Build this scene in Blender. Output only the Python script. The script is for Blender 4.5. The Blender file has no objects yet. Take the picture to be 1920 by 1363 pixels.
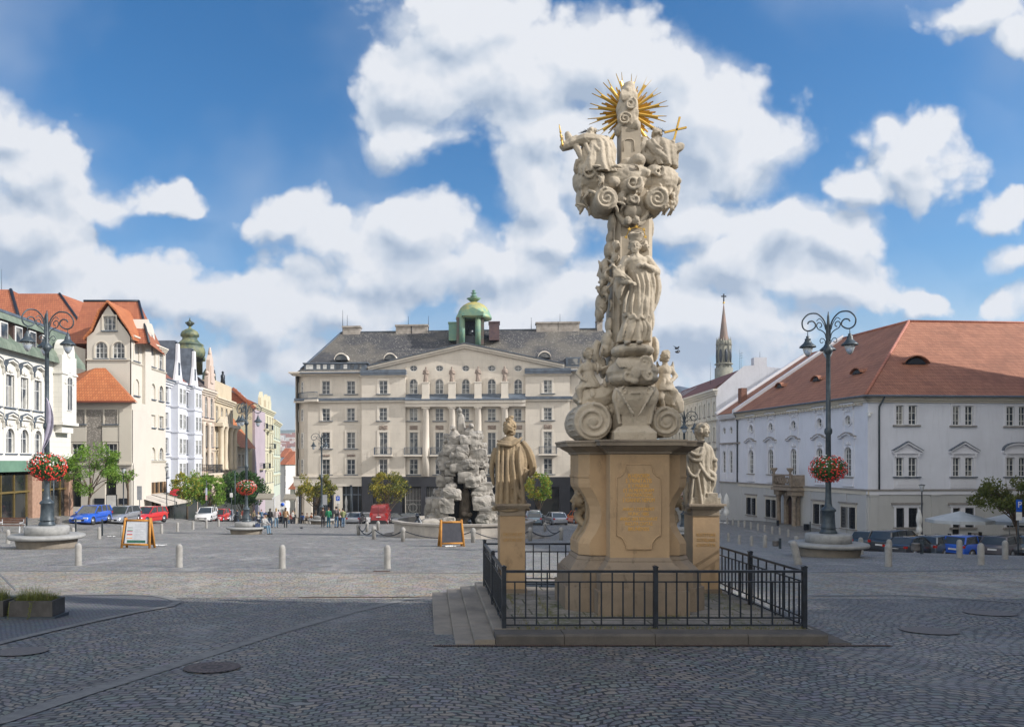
import bpy, bmesh, math, random
from mathutils import Vector, Matrix, Euler, noise
random.seed(7)
R = math.radians
S = bpy.context.scene
# ---------------------------------------------------------------- camera
F, CX, CY, EYE = 1500.0, 800.0, 865.0, 1.7      # focal length and optical axis in photo pixels, eye height
cam = bpy.data.cameras.new("camera"); camo = bpy.data.objects.new("camera", cam)
S.collection.objects.link(camo); S.camera = camo
camo.location = (0, 0, EYE); camo.rotation_euler = (R(90), 0, 0)
cam.sensor_width = 36; cam.lens = 36*F/1920
cam.shift_x = (960-CX)/1920; cam.shift_y = (CY-681.5)/1920
cam.clip_start = .1; cam.clip_end = 9000
# ---------------------------------------------------------------- light
SUN_EL, SUN_TILT = R(31), R(16)                   # low sun from the right, slightly behind the viewer
sd = Vector((math.cos(SUN_EL)*math.cos(SUN_TILT), -math.cos(SUN_EL)*math.sin(SUN_TILT), math.sin(SUN_EL)))
sun = bpy.data.lights.new("sun", 'SUN'); sun.energy = 3.5; sun.angle = R(.8); sun.color = (1, .955, .90)
suno = bpy.data.objects.new("sun", sun); S.collection.objects.link(suno)
suno.rotation_euler = sd.to_track_quat('Z', 'Y').to_euler()
S.view_settings.view_transform = 'Standard'; S.view_settings.look = 'None'
S.view_settings.exposure = .72; S.view_settings.gamma = 1
S.cycles.max_bounces = 6; S.cycles.diffuse_bounces = 3; S.cycles.glossy_bounces = 3
S.cycles.caustics_reflective = False; S.cycles.caustics_refractive = False
W = bpy.data.worlds.new("World"); S.world = W; W.use_nodes = True
def world():
 nt = W.node_tree; N = nt.nodes; L = nt.links; N.clear()
 def n(t, **k):
  o = N.new(t)
  for a, b in k.items(): setattr(o, a, b)
  return o
 def setin(o, i, v):
  if v is None: return
  if hasattr(v, 'is_linked') or isinstance(v, bpy.types.NodeSocket): L.new(v, o.inputs[i])
  else: o.inputs[i].default_value = v
 def M(op, a, b=None, c=None, clamp=False):
  o = n('ShaderNodeMath', operation=op, use_clamp=clamp); setin(o, 0, a); setin(o, 1, b); setin(o, 2, c); return o.outputs[0]
 def V(op, a, b=None, c=None):
  o = n('ShaderNodeVectorMath', operation=op); setin(o, 0, a); setin(o, 1, b); setin(o, 2, c)
  return o.outputs['Value'] if op in ('LENGTH', 'DOT_PRODUCT') else o.outputs[0]
 out = n('ShaderNodeOutputWorld')
 sky = n('ShaderNodeTexSky'); sky.sky_type = 'NISHITA'; sky.sun_disc = False
 sky.sun_elevation = SUN_EL; sky.sun_rotation = math.atan2(sd.x, sd.y); sky.air_density = 1.0; sky.dust_density = .35; sky.ozone_density = 3.0
 hs = n('ShaderNodeHueSaturation'); hs.inputs['Saturation'].default_value = 1.34; hs.inputs['Value'].default_value = 1.0
 L.new(sky.outputs[0], hs.inputs['Color'])
 bs = n('ShaderNodeBackground'); bs.inputs[1].default_value = .088; L.new(hs.outputs[0], bs.inputs[0])
 geo = n('ShaderNodeTexCoord'); sep = n('ShaderNodeSeparateXYZ'); L.new(geo.outputs['Generated'], sep.inputs[0])
 # direction on the sky: a = tan of bearing, b = tan of height
 y = M('MAXIMUM', M('ABSOLUTE', sep.outputs[1]), .08)
 a = M('DIVIDE', sep.outputs[0], y); b = M('DIVIDE', sep.outputs[2], y)
 cmb = n('ShaderNodeCombineXYZ'); L.new(a, cmb.inputs[0]); L.new(b, cmb.inputs[1]); P = cmb.outputs[0]
 blobs = [(860,30,120,90),(800,150,100,85),(770,240,80,60),(920,130,150,110),(1090,110,150,95),(1200,150,130,110),(1290,240,150,120),(1390,290,90,80),
    (1180,330,160,110),(1010,250,120,70),(1440,260,60,45),(1000,330,90,80),(540,410,70,60),(620,450,110,65),(770,430,120,68),(700,500,180,80),(900,490,150,80),(1030,430,110,70),
    (1500,430,110,65),(1590,450,90,60),(1420,480,150,90),(1330,420,110,60),(1560,540,130,60),(1720,545,55,30),(1700,290,100,75),(1620,340,70,45),(1650,230,40,28),(1740,250,60,40),
    (1890,400,50,40),(1910,490,45,35),(1900,580,50,35),(1840,30,100,50),(1900,70,50,40),(15,250,75,60),(60,330,110,90),(50,440,120,90),(90,500,120,70),(200,380,90,35),(310,370,70,30),
    (250,550,170,60),(420,580,160,60),(520,620,90,60),(120,560,200,60),(1300,620,260,70),(1150,560,160,80),(980,580,180,60),(640,590,150,55),(30,700,500,90),(950,690,500,60)]
 nz = n('ShaderNodeTexNoise', noise_dimensions='2D'); nz.inputs['Scale'].default_value = 9.5; nz.inputs['Detail'].default_value = 9; nz.inputs['Roughness'].default_value = .56
 nz2 = n('ShaderNodeTexNoise', noise_dimensions='2D'); nz2.inputs['Scale'].default_value = 2.6; nz2.inputs['Detail'].default_value = 4
 wr = n('ShaderNodeTexNoise', noise_dimensions='2D'); wr.inputs['Scale'].default_value = 6; wr.inputs['Detail'].default_value = 5
 for t in (nz, nz2, wr): L.new(P, t.inputs['Vector'])
 Pw = V('ADD', P, V('MULTIPLY', V('SUBTRACT', wr.outputs['Color'], (.5,.5,.5)), (.11,.10,0)))
 def field(Pin):
  cur = None
  for (px, py, rx, ry) in blobs:
   ix, iy = F/rx, F/ry; c = ((px-CX)/F, (CY-py)/F)
   l = V('LENGTH', V('MULTIPLY_ADD', Pin, (ix, iy, 0), (-c[0]*ix, -c[1]*iy, 0)))
   if cur is None: cur = l
   else:
    o = n('ShaderNodeMath', operation='SMOOTH_MIN'); L.new(cur, o.inputs[0]); L.new(l, o.inputs[1]); o.inputs[2].default_value = .35; cur = o.outputs[0]
  return M('SUBTRACT', 1.1, cur)
 d0 = field(Pw)
 d1 = field(V('ADD', Pw, (.012, .034, 0)))
 nz1 = n('ShaderNodeTexNoise', noise_dimensions='2D'); nz1.inputs['Scale'].default_value = 9.5; nz1.inputs['Detail'].default_value = 6; nz1.inputs['Roughness'].default_value = .56
 L.new(V('ADD', P, (.008, .018, 0)), nz1.inputs['Vector'])
 e0 = M('MULTIPLY_ADD', nz.outputs[0], 2.0, -1.0)
 e1 = M('MULTIPLY_ADD', nz1.outputs[0], 2.0, -1.0)
 def puff(off):
  v = n('ShaderNodeTexVoronoi', feature='F1', voronoi_dimensions='2D'); v.inputs['Scale'].default_value = 11; v.inputs['Detail'].default_value = 2.5; v.inputs['Roughness'].default_value = .55; v.inputs['Lacunarity'].default_value = 2.3
  w2 = V('MULTIPLY', V('SUBTRACT', wr.outputs['Color'], (.5,.5,.5)), (.05,.05,0)); L.new(V('ADD', V('ADD', P, w2), off), v.inputs['Vector']); return M('MULTIPLY_ADD', v.outputs[0], -1.6, .95)
 p0 = puff((0,0,0)); p1 = puff((.006,.014,0))
 dens = M('ADD', M('ADD', M('ADD', d0, .22), M('MULTIPLY', e0, .5)), M('MULTIPLY', p0, .42))
 mr = n('ShaderNodeMapRange', interpolation_type='SMOOTHSTEP'); L.new(dens, mr.inputs[0]); mr.inputs[1].default_value = -.12; mr.inputs[2].default_value = .42
 sf = n('ShaderNodeMapRange', interpolation_type='SMOOTHSTEP'); L.new(M('ADD', d0, M('MULTIPLY', e0, .6)), sf.inputs[0]); sf.inputs[1].default_value = -.22; sf.inputs[2].default_value = .5
 crisp = mr.outputs[0]; mask = M('MAXIMUM', crisp, M('MULTIPLY', sf.outputs[0], .86))
 # thin veil of cloud between the banks
 vm = n('ShaderNodeMapRange', interpolation_type='SMOOTHSTEP'); L.new(nz2.outputs[0], vm.inputs[0]); vm.inputs[1].default_value = .42; vm.inputs[2].default_value = .8; vm.inputs[4].default_value = .35
 hz = n('ShaderNodeMapRange', interpolation_type='SMOOTHSTEP'); L.new(b, hz.inputs[0]); hz.inputs[1].default_value = .30; hz.inputs[2].default_value = .02; hz.inputs[3].default_value = 0; hz.inputs[4].default_value = .8
 mask2 = M('MAXIMUM', mask, M('MAXIMUM', vm.outputs[0], hz.outputs[0]))
 up = n('ShaderNodeMapRange', interpolation_type='SMOOTHSTEP'); L.new(sep.outputs[2], up.inputs[0]); up.inputs[1].default_value = -.02; up.inputs[2].default_value = .02
 mask2 = M('MULTIPLY', mask2, up.outputs[0])
 # light on the clouds: brighter where there is less cloud towards the sun
 lit = M('ADD', M('ADD', M('MULTIPLY', M('SUBTRACT', d0, d1), 1.3), M('MULTIPLY', M('SUBTRACT', e0, e1), .38)), M('MULTIPLY', M('SUBTRACT', p0, p1), .42))
 thick = n('ShaderNodeMapRange', interpolation_type='SMOOTHSTEP'); L.new(dens, thick.inputs[0]); thick.inputs[1].default_value = .2; thick.inputs[2].default_value = 1.5; thick.inputs[3].default_value = .80; thick.inputs[4].default_value = .36
 lm = M('MULTIPLY', M('ADD', lit, thick.outputs[0], clamp=True), M('MULTIPLY_ADD', crisp, .42, .58))
 cr = n('ShaderNodeValToRGB'); L.new(lm, cr.inputs[0])
 el = cr.color_ramp.elements; el[0].position = .05; el[0].color = (.24,.295,.38,1); el[1].position = .95; el[1].color = (.50,.515,.545,1)
 e = el.new(.5); e.color = (.375,.415,.475,1)
 # brighter cloud added behind the viewer as fill light for the column and fronts
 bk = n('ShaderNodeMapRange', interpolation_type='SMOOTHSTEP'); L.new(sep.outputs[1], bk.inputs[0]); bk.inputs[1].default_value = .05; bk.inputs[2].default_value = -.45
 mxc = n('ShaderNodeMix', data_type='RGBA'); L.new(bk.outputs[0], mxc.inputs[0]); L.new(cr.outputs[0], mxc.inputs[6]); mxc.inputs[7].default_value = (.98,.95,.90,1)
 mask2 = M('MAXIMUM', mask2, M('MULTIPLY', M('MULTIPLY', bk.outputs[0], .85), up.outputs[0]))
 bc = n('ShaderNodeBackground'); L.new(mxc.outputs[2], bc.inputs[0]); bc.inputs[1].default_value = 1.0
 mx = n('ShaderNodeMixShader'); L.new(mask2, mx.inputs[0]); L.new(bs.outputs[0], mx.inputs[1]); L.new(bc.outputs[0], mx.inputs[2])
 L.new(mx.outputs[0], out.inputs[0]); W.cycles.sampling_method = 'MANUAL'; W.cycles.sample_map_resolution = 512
world()
# ---------------------------------------------------------------- geometry of the place
def PX(px, d): return (px-CX)*d/F
def PZ(py, d): return EYE-(py-CY)*d/F
BUMPS = [(-36,70,1.2,7,16),(38,56,-1.6,14,14),(0,120,-.9,42,12),(37,92,.45,9,12),(-31,92,.35,6,12),(-14,185,-2.5,14,30)]
def gz(x, y):
 if y < 170: z = -.0587*y
 else: z = -9.98-.075*(min(y, 330)-170)
 for (a, b, h, sx, sy) in BUMPS: z += h*math.exp(-.5*((x-a)/sx)**2-.5*((y-b)/sy)**2)
 return z
def hit(px, py):                                   # where a sight line of the photo meets the ground
 d = 3.0; p = d
 while d < 500:
  if PZ(py, d) < gz(PX(px, d), d): break
  p = d; d *= 1.02
 for _ in range(25):
  m = (p+d)/2
  if PZ(py, m) < gz(PX(px, m), m): d = m
  else: p = m
 return PX(px, d), d
# ---------------------------------------------------------------- scene-graph helpers
COL = S.collection
def link(o, parent=None):
 COL.objects.link(o)
 if parent is not None: o.parent = parent
 return o
def tag(o, label=None, cat=None, group=None, kind=None):
 if label: o['label'] = label
 if cat: o['category'] = cat
 if group: o['group'] = group
 if kind: o['kind'] = kind
 return o
def thing(name, label, cat, loc=(0,0,0), rz=0, group=None):
 o = bpy.data.objects.new(name, None); o.location = loc; o.rotation_euler = (0, 0, rz); o.empty_display_size = .3
 return tag(link(o), label, cat, group)
KIDS = {}
def dup(root, loc, rz=0, label=None, group=None, scale=None):
 def cp(o, par):
  c = o.copy(); link(c)
  if par is not None: c.parent = par
  for k in [k for k in o.children]: cp(k, c)
  return c
 r = cp(root, None); r.location = loc; r.rotation_euler = (0, 0, rz)
 if scale: r.scale = (scale,)*3
 if label: r['label'] = label
 if group: r['group'] = group
 return r
class MB:
 def __init__(s, T=None): s.v = []; s.f = []; s.m = []; s.s = []; s.T = T
 def add(s, vs, fs, mi=0, sm=False):
  b = len(s.v)
  s.v += [tuple(s.T @ Vector(p)) for p in vs] if s.T is not None else [tuple(p) for p in vs]
  s.f += [tuple(i+b for i in f) for f in fs]; s.m += [mi]*len(fs); s.s += [sm]*len(fs)
  return s
 def box(s, x0, x1, y0, y1, z0, z1, mi=0):
  v = [(x0,y0,z0),(x1,y0,z0),(x1,y1,z0),(x0,y1,z0),(x0,y0,z1),(x1,y0,z1),(x1,y1,z1),(x0,y1,z1)]
  return s.add(v, [(0,3,2,1),(4,5,6,7),(0,1,5,4),(1,2,6,5),(2,3,7,6),(3,0,4,7)], mi)
 def bar(s, p, q, w, h, mi=0, up=(0,0,1)):           # square bar from p to q
  p = Vector(p); q = Vector(q); d = (q-p).normalized(); u = Vector(up)
  if abs(d.dot(u)) > .95: u = Vector((0,1,0))
  a = d.cross(u).normalized()*w/2; b = a.cross(d).normalized()*h/2
  vs = [p-a-b,p+a-b,p+a+b,p-a+b,q-a-b,q+a-b,q+a+b,q-a+b]
  return s.add(vs, [(0,3,2,1),(4,5,6,7),(0,1,5,4),(1,2,6,5),(2,3,7,6),(3,0,4,7)][::1], mi)
 def prism(s, poly, y0, y1, mi=0, ax='y'):           # poly in (x,z) extruded along y (or (x,y) along z)
  n = len(poly)
  if ax == 'y': a = [(p[0], y0, p[1]) for p in poly]; b = [(p[0], y1, p[1]) for p in poly]
  elif ax == 'z': a = [(p[0], p[1], y0) for p in poly]; b = [(p[0], p[1], y1) for p in poly]
  else: a = [(y0, p[0], p[1]) for p in poly]; b = [(y1, p[0], p[1]) for p in poly]
  return s.add(a+b, [tuple(range(n-1,-1,-1)), tuple(range(n, 2*n))]+[(i, (i+1)%n, n+(i+1)%n, n+i) for i in range(n)], mi)
 def lathe(s, prof, n=24, c=(0,0), mi=0, sm=True, ph=0):
  vs = []; fs = []
  for r, z in prof:
   for i in range(n):
    t = 2*math.pi*i/n+ph; vs.append((c[0]+r*math.cos(t), c[1]+r*math.sin(t), z))
  for k in range(len(prof)-1):
   for i in range(n):
    j = (i+1) % n; fs.append((k*n+i, k*n+j, (k+1)*n+j, (k+1)*n+i))
  fs.append(tuple(range(n-1,-1,-1))); fs.append(tuple(range((len(prof)-1)*n, len(prof)*n)))
  return s.add(vs, fs, mi, sm)
 def tube(s, pts, r, n=8, mi=0, sm=True, closed=False):
  pts = [Vector(p) for p in pts]; m = len(pts); rs = r if isinstance(r, (list, tuple)) else [r]*m
  vs = []; up = None
  for i, p in enumerate(pts):
   t = (pts[(i+1) % m]-pts[i-1]) if closed else (pts[min(i+1, m-1)]-pts[max(i-1, 0)])
   if t.length < 1e-9: t = Vector((0,0,1))
   t.normalize()
   if up is None:
    up = Vector((0,0,1)) if abs(t.z) < .9 else Vector((1,0,0))
   a = up-t*up.dot(t)
   if a.length < 1e-6: a = Vector((0,1,0)).cross(t)
   a.normalize(); b = t.cross(a); up = a
   for k in range(n):
    q = 2*math.pi*k/n; vs.append(p+(a*math.cos(q)+b*math.sin(q))*rs[i])
  fs = []
  for i in range(m if closed else m-1):
   for k in range(n):
    j = (i+1) % m; l = (k+1) % n; fs.append((i*n+k, i*n+l, j*n+l, j*n+k))
  if not closed: fs += [tuple(range(n-1,-1,-1)), tuple(range((m-1)*n, m*n))]
  return s.add(vs, fs, mi, sm)
 def ball(s, c, r, n=12, m=8, mi=0, sm=True, rot=None):
  if not isinstance(r, (tuple, list)): r = (r, r, r)
  vs = []; c = Vector(c); Q = rot.to_3x3() if rot is not None else None
  def P(x, y, z):
   p = Vector((x*r[0], y*r[1], z*r[2]))
   return c+(Q @ p if Q is not None else p)
  vs.append(P(0,0,-1))
  for j in range(1, m):
   t = math.pi*j/m-math.pi/2
   for i in range(n): q = 2*math.pi*i/n; vs.append(P(math.cos(t)*math.cos(q), math.cos(t)*math.sin(q), math.sin(t)))
  vs.append(P(0,0,1)); fs = []
  for i in range(n): fs.append((0, 1+(i+1) % n, 1+i))
  for j in range(m-2):
   for i in range(n): a = 1+j*n+i; b = 1+j*n+(i+1) % n; fs.append((a, b, b+n, a+n))
  t = len(vs)-1; o = 1+(m-2)*n
  for i in range(n): fs.append((o+i, o+(i+1) % n, t))
  return s.add(vs, fs, mi, sm)
 def cap(s, p, q, r0, r1, n=10, mi=0):                # tapered capsule
  p = Vector(p); q = Vector(q); d = q-p; L_ = max(d.length, 1e-6); d /= L_
  pts = []; rs = []
  for t in (-1,-.8,-.45,0): pts.append(p+d*r0*t); rs.append(r0*math.sqrt(max(0, 1-t*t))+1e-4)
  for t in (0,.45,.8,1): pts.append(q+d*r1*t); rs.append(r1*math.sqrt(max(0, 1-t*t))+1e-4)
  return s.tube(pts, rs, n, mi)
 def build(s, name, mats, parent=None, loc=None, rz=None, flat=False):
  me = bpy.data.meshes.new(name); me.from_pydata(s.v, [], s.f)
  if not isinstance(mats, (list, tuple)): mats = [mats]
  for m in mats: me.materials.append(m)
  me.polygons.foreach_set('material_index', s.m); me.polygons.foreach_set('use_smooth', [x and not flat for x in s.s]); me.update()
  o = bpy.data.objects.new(name, me); link(o, parent)
  if loc is not None: o.location = loc
  if rz is not None: o.rotation_euler = (0, 0, rz)
  return o
def sculpt(mb, name, mat, parent=None, voxel=.02, smooth=3, amp=.008, freq=9, amp2=0, freq2=30):
 """unite the primitives of a mesh into one carved surface"""
 me = bpy.data.meshes.new(name); me.from_pydata(mb.v, [], mb.f); me.update()
 t = bpy.data.objects.new('tmp', me); COL.objects.link(t)
 bm = bmesh.new(); bm.from_mesh(me); bmesh.ops.recalc_face_normals(bm, faces=bm.faces); bm.to_mesh(me); bm.free()
 r = t.modifiers.new('r', 'REMESH'); r.mode = 'VOXEL'; r.voxel_size = voxel; r.adaptivity = 0
 if smooth: sm = t.modifiers.new('s', 'SMOOTH'); sm.factor = .5; sm.iterations = smooth
 for k, (a_, f_) in enumerate(((amp, freq), (amp2, freq2))):
  if a_:
   tx = bpy.data.textures.new('carving', 'CLOUDS'); tx.noise_scale = 1.6/f_; tx.noise_depth = 2
   dm = t.modifiers.new('d', 'DISPLACE'); dm.texture = tx; dm.strength = a_*2; dm.mid_level = .5; dm.texture_coords = 'LOCAL'
 bpy.context.view_layer.update()
 dg = bpy.context.evaluated_depsgraph_get()
 out = bpy.data.meshes.new_from_object(t.evaluated_get(dg)); bpy.data.objects.remove(t)
 out.name = name; out.materials.clear(); out.materials.append(mat)
 out.polygons.foreach_set('use_smooth', [True]*len(out.polygons)); out.update()
 return link(bpy.data.objects.new(name, out), parent)
# ---------------------------------------------------------------- materials
class NT:
 def __init__(s, name):
  s.mat = bpy.data.materials.new(name); s.mat.use_nodes = True; s.nt = s.mat.node_tree; s.N = s.nt.nodes; s.L = s.nt.links
  s.b = s.N['Principled BSDF']; s.g = s.N.new('ShaderNodeNewGeometry'); s.tc = s.N.new('ShaderNodeTexCoord'); s.pos = s.g.outputs['Position']
 def n(s, t, **k):
  o = s.N.new(t)
  for a, b in k.items(): setattr(o, a, b)
  return o
 def put(s, o, i, v):
  if v is None: return
  if isinstance(v, bpy.types.NodeSocket): s.L.new(v, o.inputs[i])
  else: o.inputs[i].default_value = v
 def M(s, op, a, b=None, c=None, clamp=False):
  o = s.n('ShaderNodeMath', operation=op, use_clamp=clamp); s.put(o,0,a); s.put(o,1,b); s.put(o,2,c); return o.outputs[0]
 def V(s, op, a, b=None, c=None):
  o = s.n('ShaderNodeVectorMath', operation=op); s.put(o,0,a); s.put(o,1,b); s.put(o,2,c)
  return o.outputs['Value'] if op in ('LENGTH','DOT_PRODUCT') else o.outputs[0]
 def noise(s, vec, scale, det=4, rough=.55, out=0):
  o = s.n('ShaderNodeTexNoise'); s.put(o,'Vector',vec); o.inputs['Scale'].default_value = scale; o.inputs['Detail'].default_value = det; o.inputs['Roughness'].default_value = rough; return o.outputs[out]
 def mix(s, f, a, b, bt='MIX'):
  o = s.n('ShaderNodeMix', data_type='RGBA', blend_type=bt); s.put(o,0,f); s.put(o,6,a); s.put(o,7,b); return o.outputs[2]
 def ramp(s, f, lo, hi, a=0., b=1., sm=True):
  o = s.n('ShaderNodeMapRange', interpolation_type='SMOOTHSTEP' if sm else 'LINEAR'); s.put(o,0,f); o.inputs[1].default_value = lo; o.inputs[2].default_value = hi; o.inputs[3].default_value = a; o.inputs[4].default_value = b; return o.outputs[0]
 def comb(s, x, y, z=0.):
  o = s.n('ShaderNodeCombineXYZ'); s.put(o,0,x); s.put(o,1,y); s.put(o,2,z); return o.outputs[0]
 def sep(s, v):
  o = s.n('ShaderNodeSeparateXYZ'); s.put(o,0,v); return o.outputs
 def wallco(s):                                   # (along the wall, height) on any wall or roof slope
  t = s.V('NORMALIZE', s.V('CROSS_PRODUCT', s.g.outputs['True Normal'], (0,0,1)))
  return s.comb(s.V('DOT_PRODUCT', s.pos, t), s.sep(s.pos)[2], 0.)
 def brick(s, vec, w, h, c1, c2, mortar, msize=.02, off=.5, bias=0., smooth=.1):
  o = s.n('ShaderNodeTexBrick'); s.put(o,'Vector',vec); o.offset = off
  o.inputs['Color1'].default_value = (*c1,1); o.inputs['Color2'].default_value = (*c2,1); o.inputs['Mortar'].default_value = (*mortar,1)
  o.inputs['Scale'].default_value = 1; o.inputs['Brick Width'].default_value = w; o.inputs['Row Height'].default_value = h
  o.inputs['Mortar Size'].default_value = msize; o.inputs['Mortar Smooth'].default_value = smooth; o.inputs['Bias'].default_value = bias
  return o
 def bump(s, h, st=.5, dist=.02):
  o = s.n('ShaderNodeBump'); s.put(o,'Height',h); o.inputs['Strength'].default_value = st; o.inputs['Distance'].default_value = dist; s.L.new(o.outputs[0], s.b.inputs['Normal'])
 def done(s, col=None, rough=.8, metal=0., spec=None):
  if col is not None: s.put(s.b, 'Base Color', (*col,1) if isinstance(col, tuple) else col)
  s.put(s.b, 'Roughness', rough); s.put(s.b, 'Metallic', metal)
  if spec is not None: s.b.inputs['Specular IOR Level'].default_value = spec
  return s.mat
def c4(c): return (*c, 1)
def pm(name, c, c2=None, sc=2., rough=.8, metal=0., bump=.0, bsc=40., obj=False, spec=None):
 t = NT(name); v = t.tc.outputs['Object'] if obj else t.pos
 c2 = c2 or tuple(x*.8 for x in c)
 f = t.ramp(t.noise(v, sc, 6, .6), .35, .65)
 if bump: t.bump(t.noise(v, bsc, 4), bump, .01)
 return t.done(t.mix(f, c4(c), c4(c2)), rough, metal, spec)
def plaster(name, c, dirt=.16, sc=.35, rough=.88, joint=None, jcol=.82):
 """painted render with weather streaks, optional block joints"""
 t = NT(name); w = t.wallco(); sx = t.sep(w)
 n1 = t.noise(t.pos, sc, 7, .65); n2 = t.noise(t.comb(t.M('MULTIPLY', sx[0], 3.), t.M('MULTIPLY', sx[1], .35)), 1.2, 5, .6)
 k = t.M('MULTIPLY', t.ramp(n1, .35, .7), dirt); k2 = t.M('MULTIPLY', t.ramp(n2, .5, .8), dirt*1.1)
 col = t.mix(k, c4(c), c4(tuple(x*.45 for x in c))); col = t.mix(k2, col, c4(tuple(x*.4 for x in c)))
 h = t.noise(t.pos, 30, 3)
 if joint:
  b = t.brick(w, joint[0], joint[1], (1,1,1), (.93,.93,.93), (jcol,)*3, .018)
  col = t.mix(1., col, b.outputs[0], 'MULTIPLY'); h = t.M('SUBTRACT', t.M('MULTIPLY', h, .15), b.outputs[1]); t.bump(h, .5, .02)
 else: t.bump(h, .15, .01)
 return t.done(col, rough)
def rooftile(name, c1, c2, w=.24, h=.16, dark=.35, patch=.25):
 t = NT(name); v = t.wallco()
 b = t.brick(v, w, h, c1, c2, tuple(x*dark for x in c1), .022, .5, 0., .6)
 n1 = t.ramp(t.noise(t.pos, .5, 6, .65), .4, .7); col = t.mix(t.M('MULTIPLY', n1, patch), b.outputs[0], c4(tuple(x*.35 for x in c1)))
 t.bump(b.outputs[1], -.6, .04)
 return t.done(col, .75)
def stone(name, c, c2, c3=None, sc=3., bump=.5, bsc=14., amt=.6, carved=0.):
 t = NT(name); n1 = t.noise(t.pos, sc, 8, .65); n2 = t.noise(t.pos, sc*.35, 4, .6); n3 = t.noise(t.pos, bsc*6, 3, .7)
 col = t.mix(t.ramp(n1, .38, .66), c4(c), c4(c2))
 col = t.mix(t.M('MULTIPLY', t.ramp(n2, .5, .75), amt), col, c4(c3 or tuple(x*.4 for x in c2)))
 col = t.mix(t.ramp(n3, .3, .75, 0., .35), col, c4(tuple(x*.55 for x in c2)))
 # sooty weather stains
 if carved: col = t.mix(t.ramp(t.noise(t.V('MULTIPLY', t.pos, (1.,1.,.45)), 6.5, 6, .7), .55, .72, 0., carved), col, c4(tuple(x*.32 for x in c2)))
 t.bump(t.M('ADD', t.noise(t.pos, bsc, 8, .7), t.M('MULTIPLY', n3, .3)), bump, .012)
 return t.done(col, .88)
GLASS = None
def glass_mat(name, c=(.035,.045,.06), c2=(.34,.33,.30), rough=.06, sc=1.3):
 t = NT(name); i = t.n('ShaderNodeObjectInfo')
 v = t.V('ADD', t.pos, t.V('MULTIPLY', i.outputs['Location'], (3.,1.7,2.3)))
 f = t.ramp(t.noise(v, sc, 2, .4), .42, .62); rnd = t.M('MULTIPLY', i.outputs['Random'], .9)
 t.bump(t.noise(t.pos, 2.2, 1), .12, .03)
 return t.done(t.mix(t.M('MULTIPLY', f, rnd), c4(c), c4(c2)), rough, 0, .5)  # pale patches put curtains and reflected sunlit walls into the pane colour
m_glass = glass_mat('window_glass'); m_glass_dark = glass_mat('shop_glass', (.015,.018,.02), (.06,.06,.055), .05, .6)
m_white = pm('white_paint', (.74,.74,.72), (.6,.6,.58), 3, .5)
m_iron = pm('dark_iron', (.028,.036,.05), (.02,.024,.03), 8, .42, .3, .2, 60)
m_lampiron = pm('lamp_iron', (.065,.085,.10), (.04,.055,.068), 5, .45, .2, .25, 50)
m_copper = pm('copper_green', (.12,.24,.19), (.19,.28,.18), 1.2, .7, 0, .3, 8)
m_gold = pm('gilding', (.80,.52,.12), (.62,.38,.08), 6, .38, .45, .2, 30)
m_leadgrey = pm('sheet_metal', (.12,.15,.19), (.08,.10,.13), 1.5, .5, .1)
# ---------------------------------------------------------------- ground
def cobble(name, c1, c2, mort, w, h, arc, per, cw=.35, rough=.55, cream=None, bst=1., tint=None, streak=0.):
 """setts laid in segmental arcs"""
 t = NT(name); s = t.sep(t.pos)
 wob = t.V('MULTIPLY', t.V('SUBTRACT', t.noise(t.pos, 1.1, 2, .5, 1), (.5,.5,.5)), (cw, cw, 0))
 wob2 = t.V('MULTIPLY', t.V('SUBTRACT', t.noise(t.pos, 9., 2, .5, 1), (.5,.5,.5)), (.05, .05, 0))
 p = t.sep(t.V('ADD', t.V('ADD', t.pos, wob), wob2))
 ph = t.M('PINGPONG', p[0], per/2)
 ar = t.M('MULTIPLY', t.M('POWER', t.M('DIVIDE', ph, per/2), 1.6), arc)
 vec = t.comb(p[0], t.M('ADD', p[1], ar), 0.)
 b = t.brick(vec, w, h, c1, c2, mort, .013 if h < .15 else .016, .5, 0., .35)
 sc = t.n('ShaderNodeTexVoronoi'); t.put(sc, 'Vector', vec); sc.inputs['Scale'].default_value = 1/h*.8
 col = t.mix(.22, b.outputs[0], t.mix(1., b.outputs[0], sc.outputs['Color'], 'MULTIPLY'))
 rv = t.sep(sc.outputs['Color'])[0]
 if cream: col = t.mix(t.M('MULTIPLY', t.ramp(rv, .72, .95), t.M('SUBTRACT', 1., b.outputs[1])), col, c4(cream))
 big = t.ramp(t.noise(t.pos, .16, 5, .6), .35, .7); col = t.mix(t.M('MULTIPLY', big, .45), col, c4(tuple(x*.5 for x in c1)))
 big2 = t.ramp(t.noise(t.V('MULTIPLY', t.pos, (1.,.5,1.)), .6, 5, .65), .5, .75); col = t.mix(t.M('MULTIPLY', big2, .3), col, c4(tint or tuple(min(1, x*1.5) for x in c2)))
 col = t.mix(t.ramp(t.noise(t.pos, 60, 3, .6), .35, .75, 0., .3), col, c4(tuple(x*.4 for x in c1)))
 col = t.mix(t.ramp(t.noise(t.pos, 1.7, 4, .7), .60, .70, 0., .38), col, c4(tuple(x*.4 for x in c1)))
 if streak: col = t.mix(t.ramp(t.noise(t.V('MULTIPLY', vec, (2.6,.8,0.)), 1., 5, .75), .5, .62, 0., streak), col, c4(tuple(x*.35 for x in c1)))
 hh = t.M('ADD', t.M('MULTIPLY', t.M('SUBTRACT', 1., b.outputs[1]), 1.), t.M('ADD', t.M('MULTIPLY', t.noise(t.pos, 28, 3), .5), t.M('MULTIPLY', rv, .35)))
 t.bump(hh, bst, .022)
 return t.done(col, t.M('ADD', rough, t.M('MULTIPLY', t.noise(t.pos, 4, 4), .25)), 0, .5)
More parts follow.
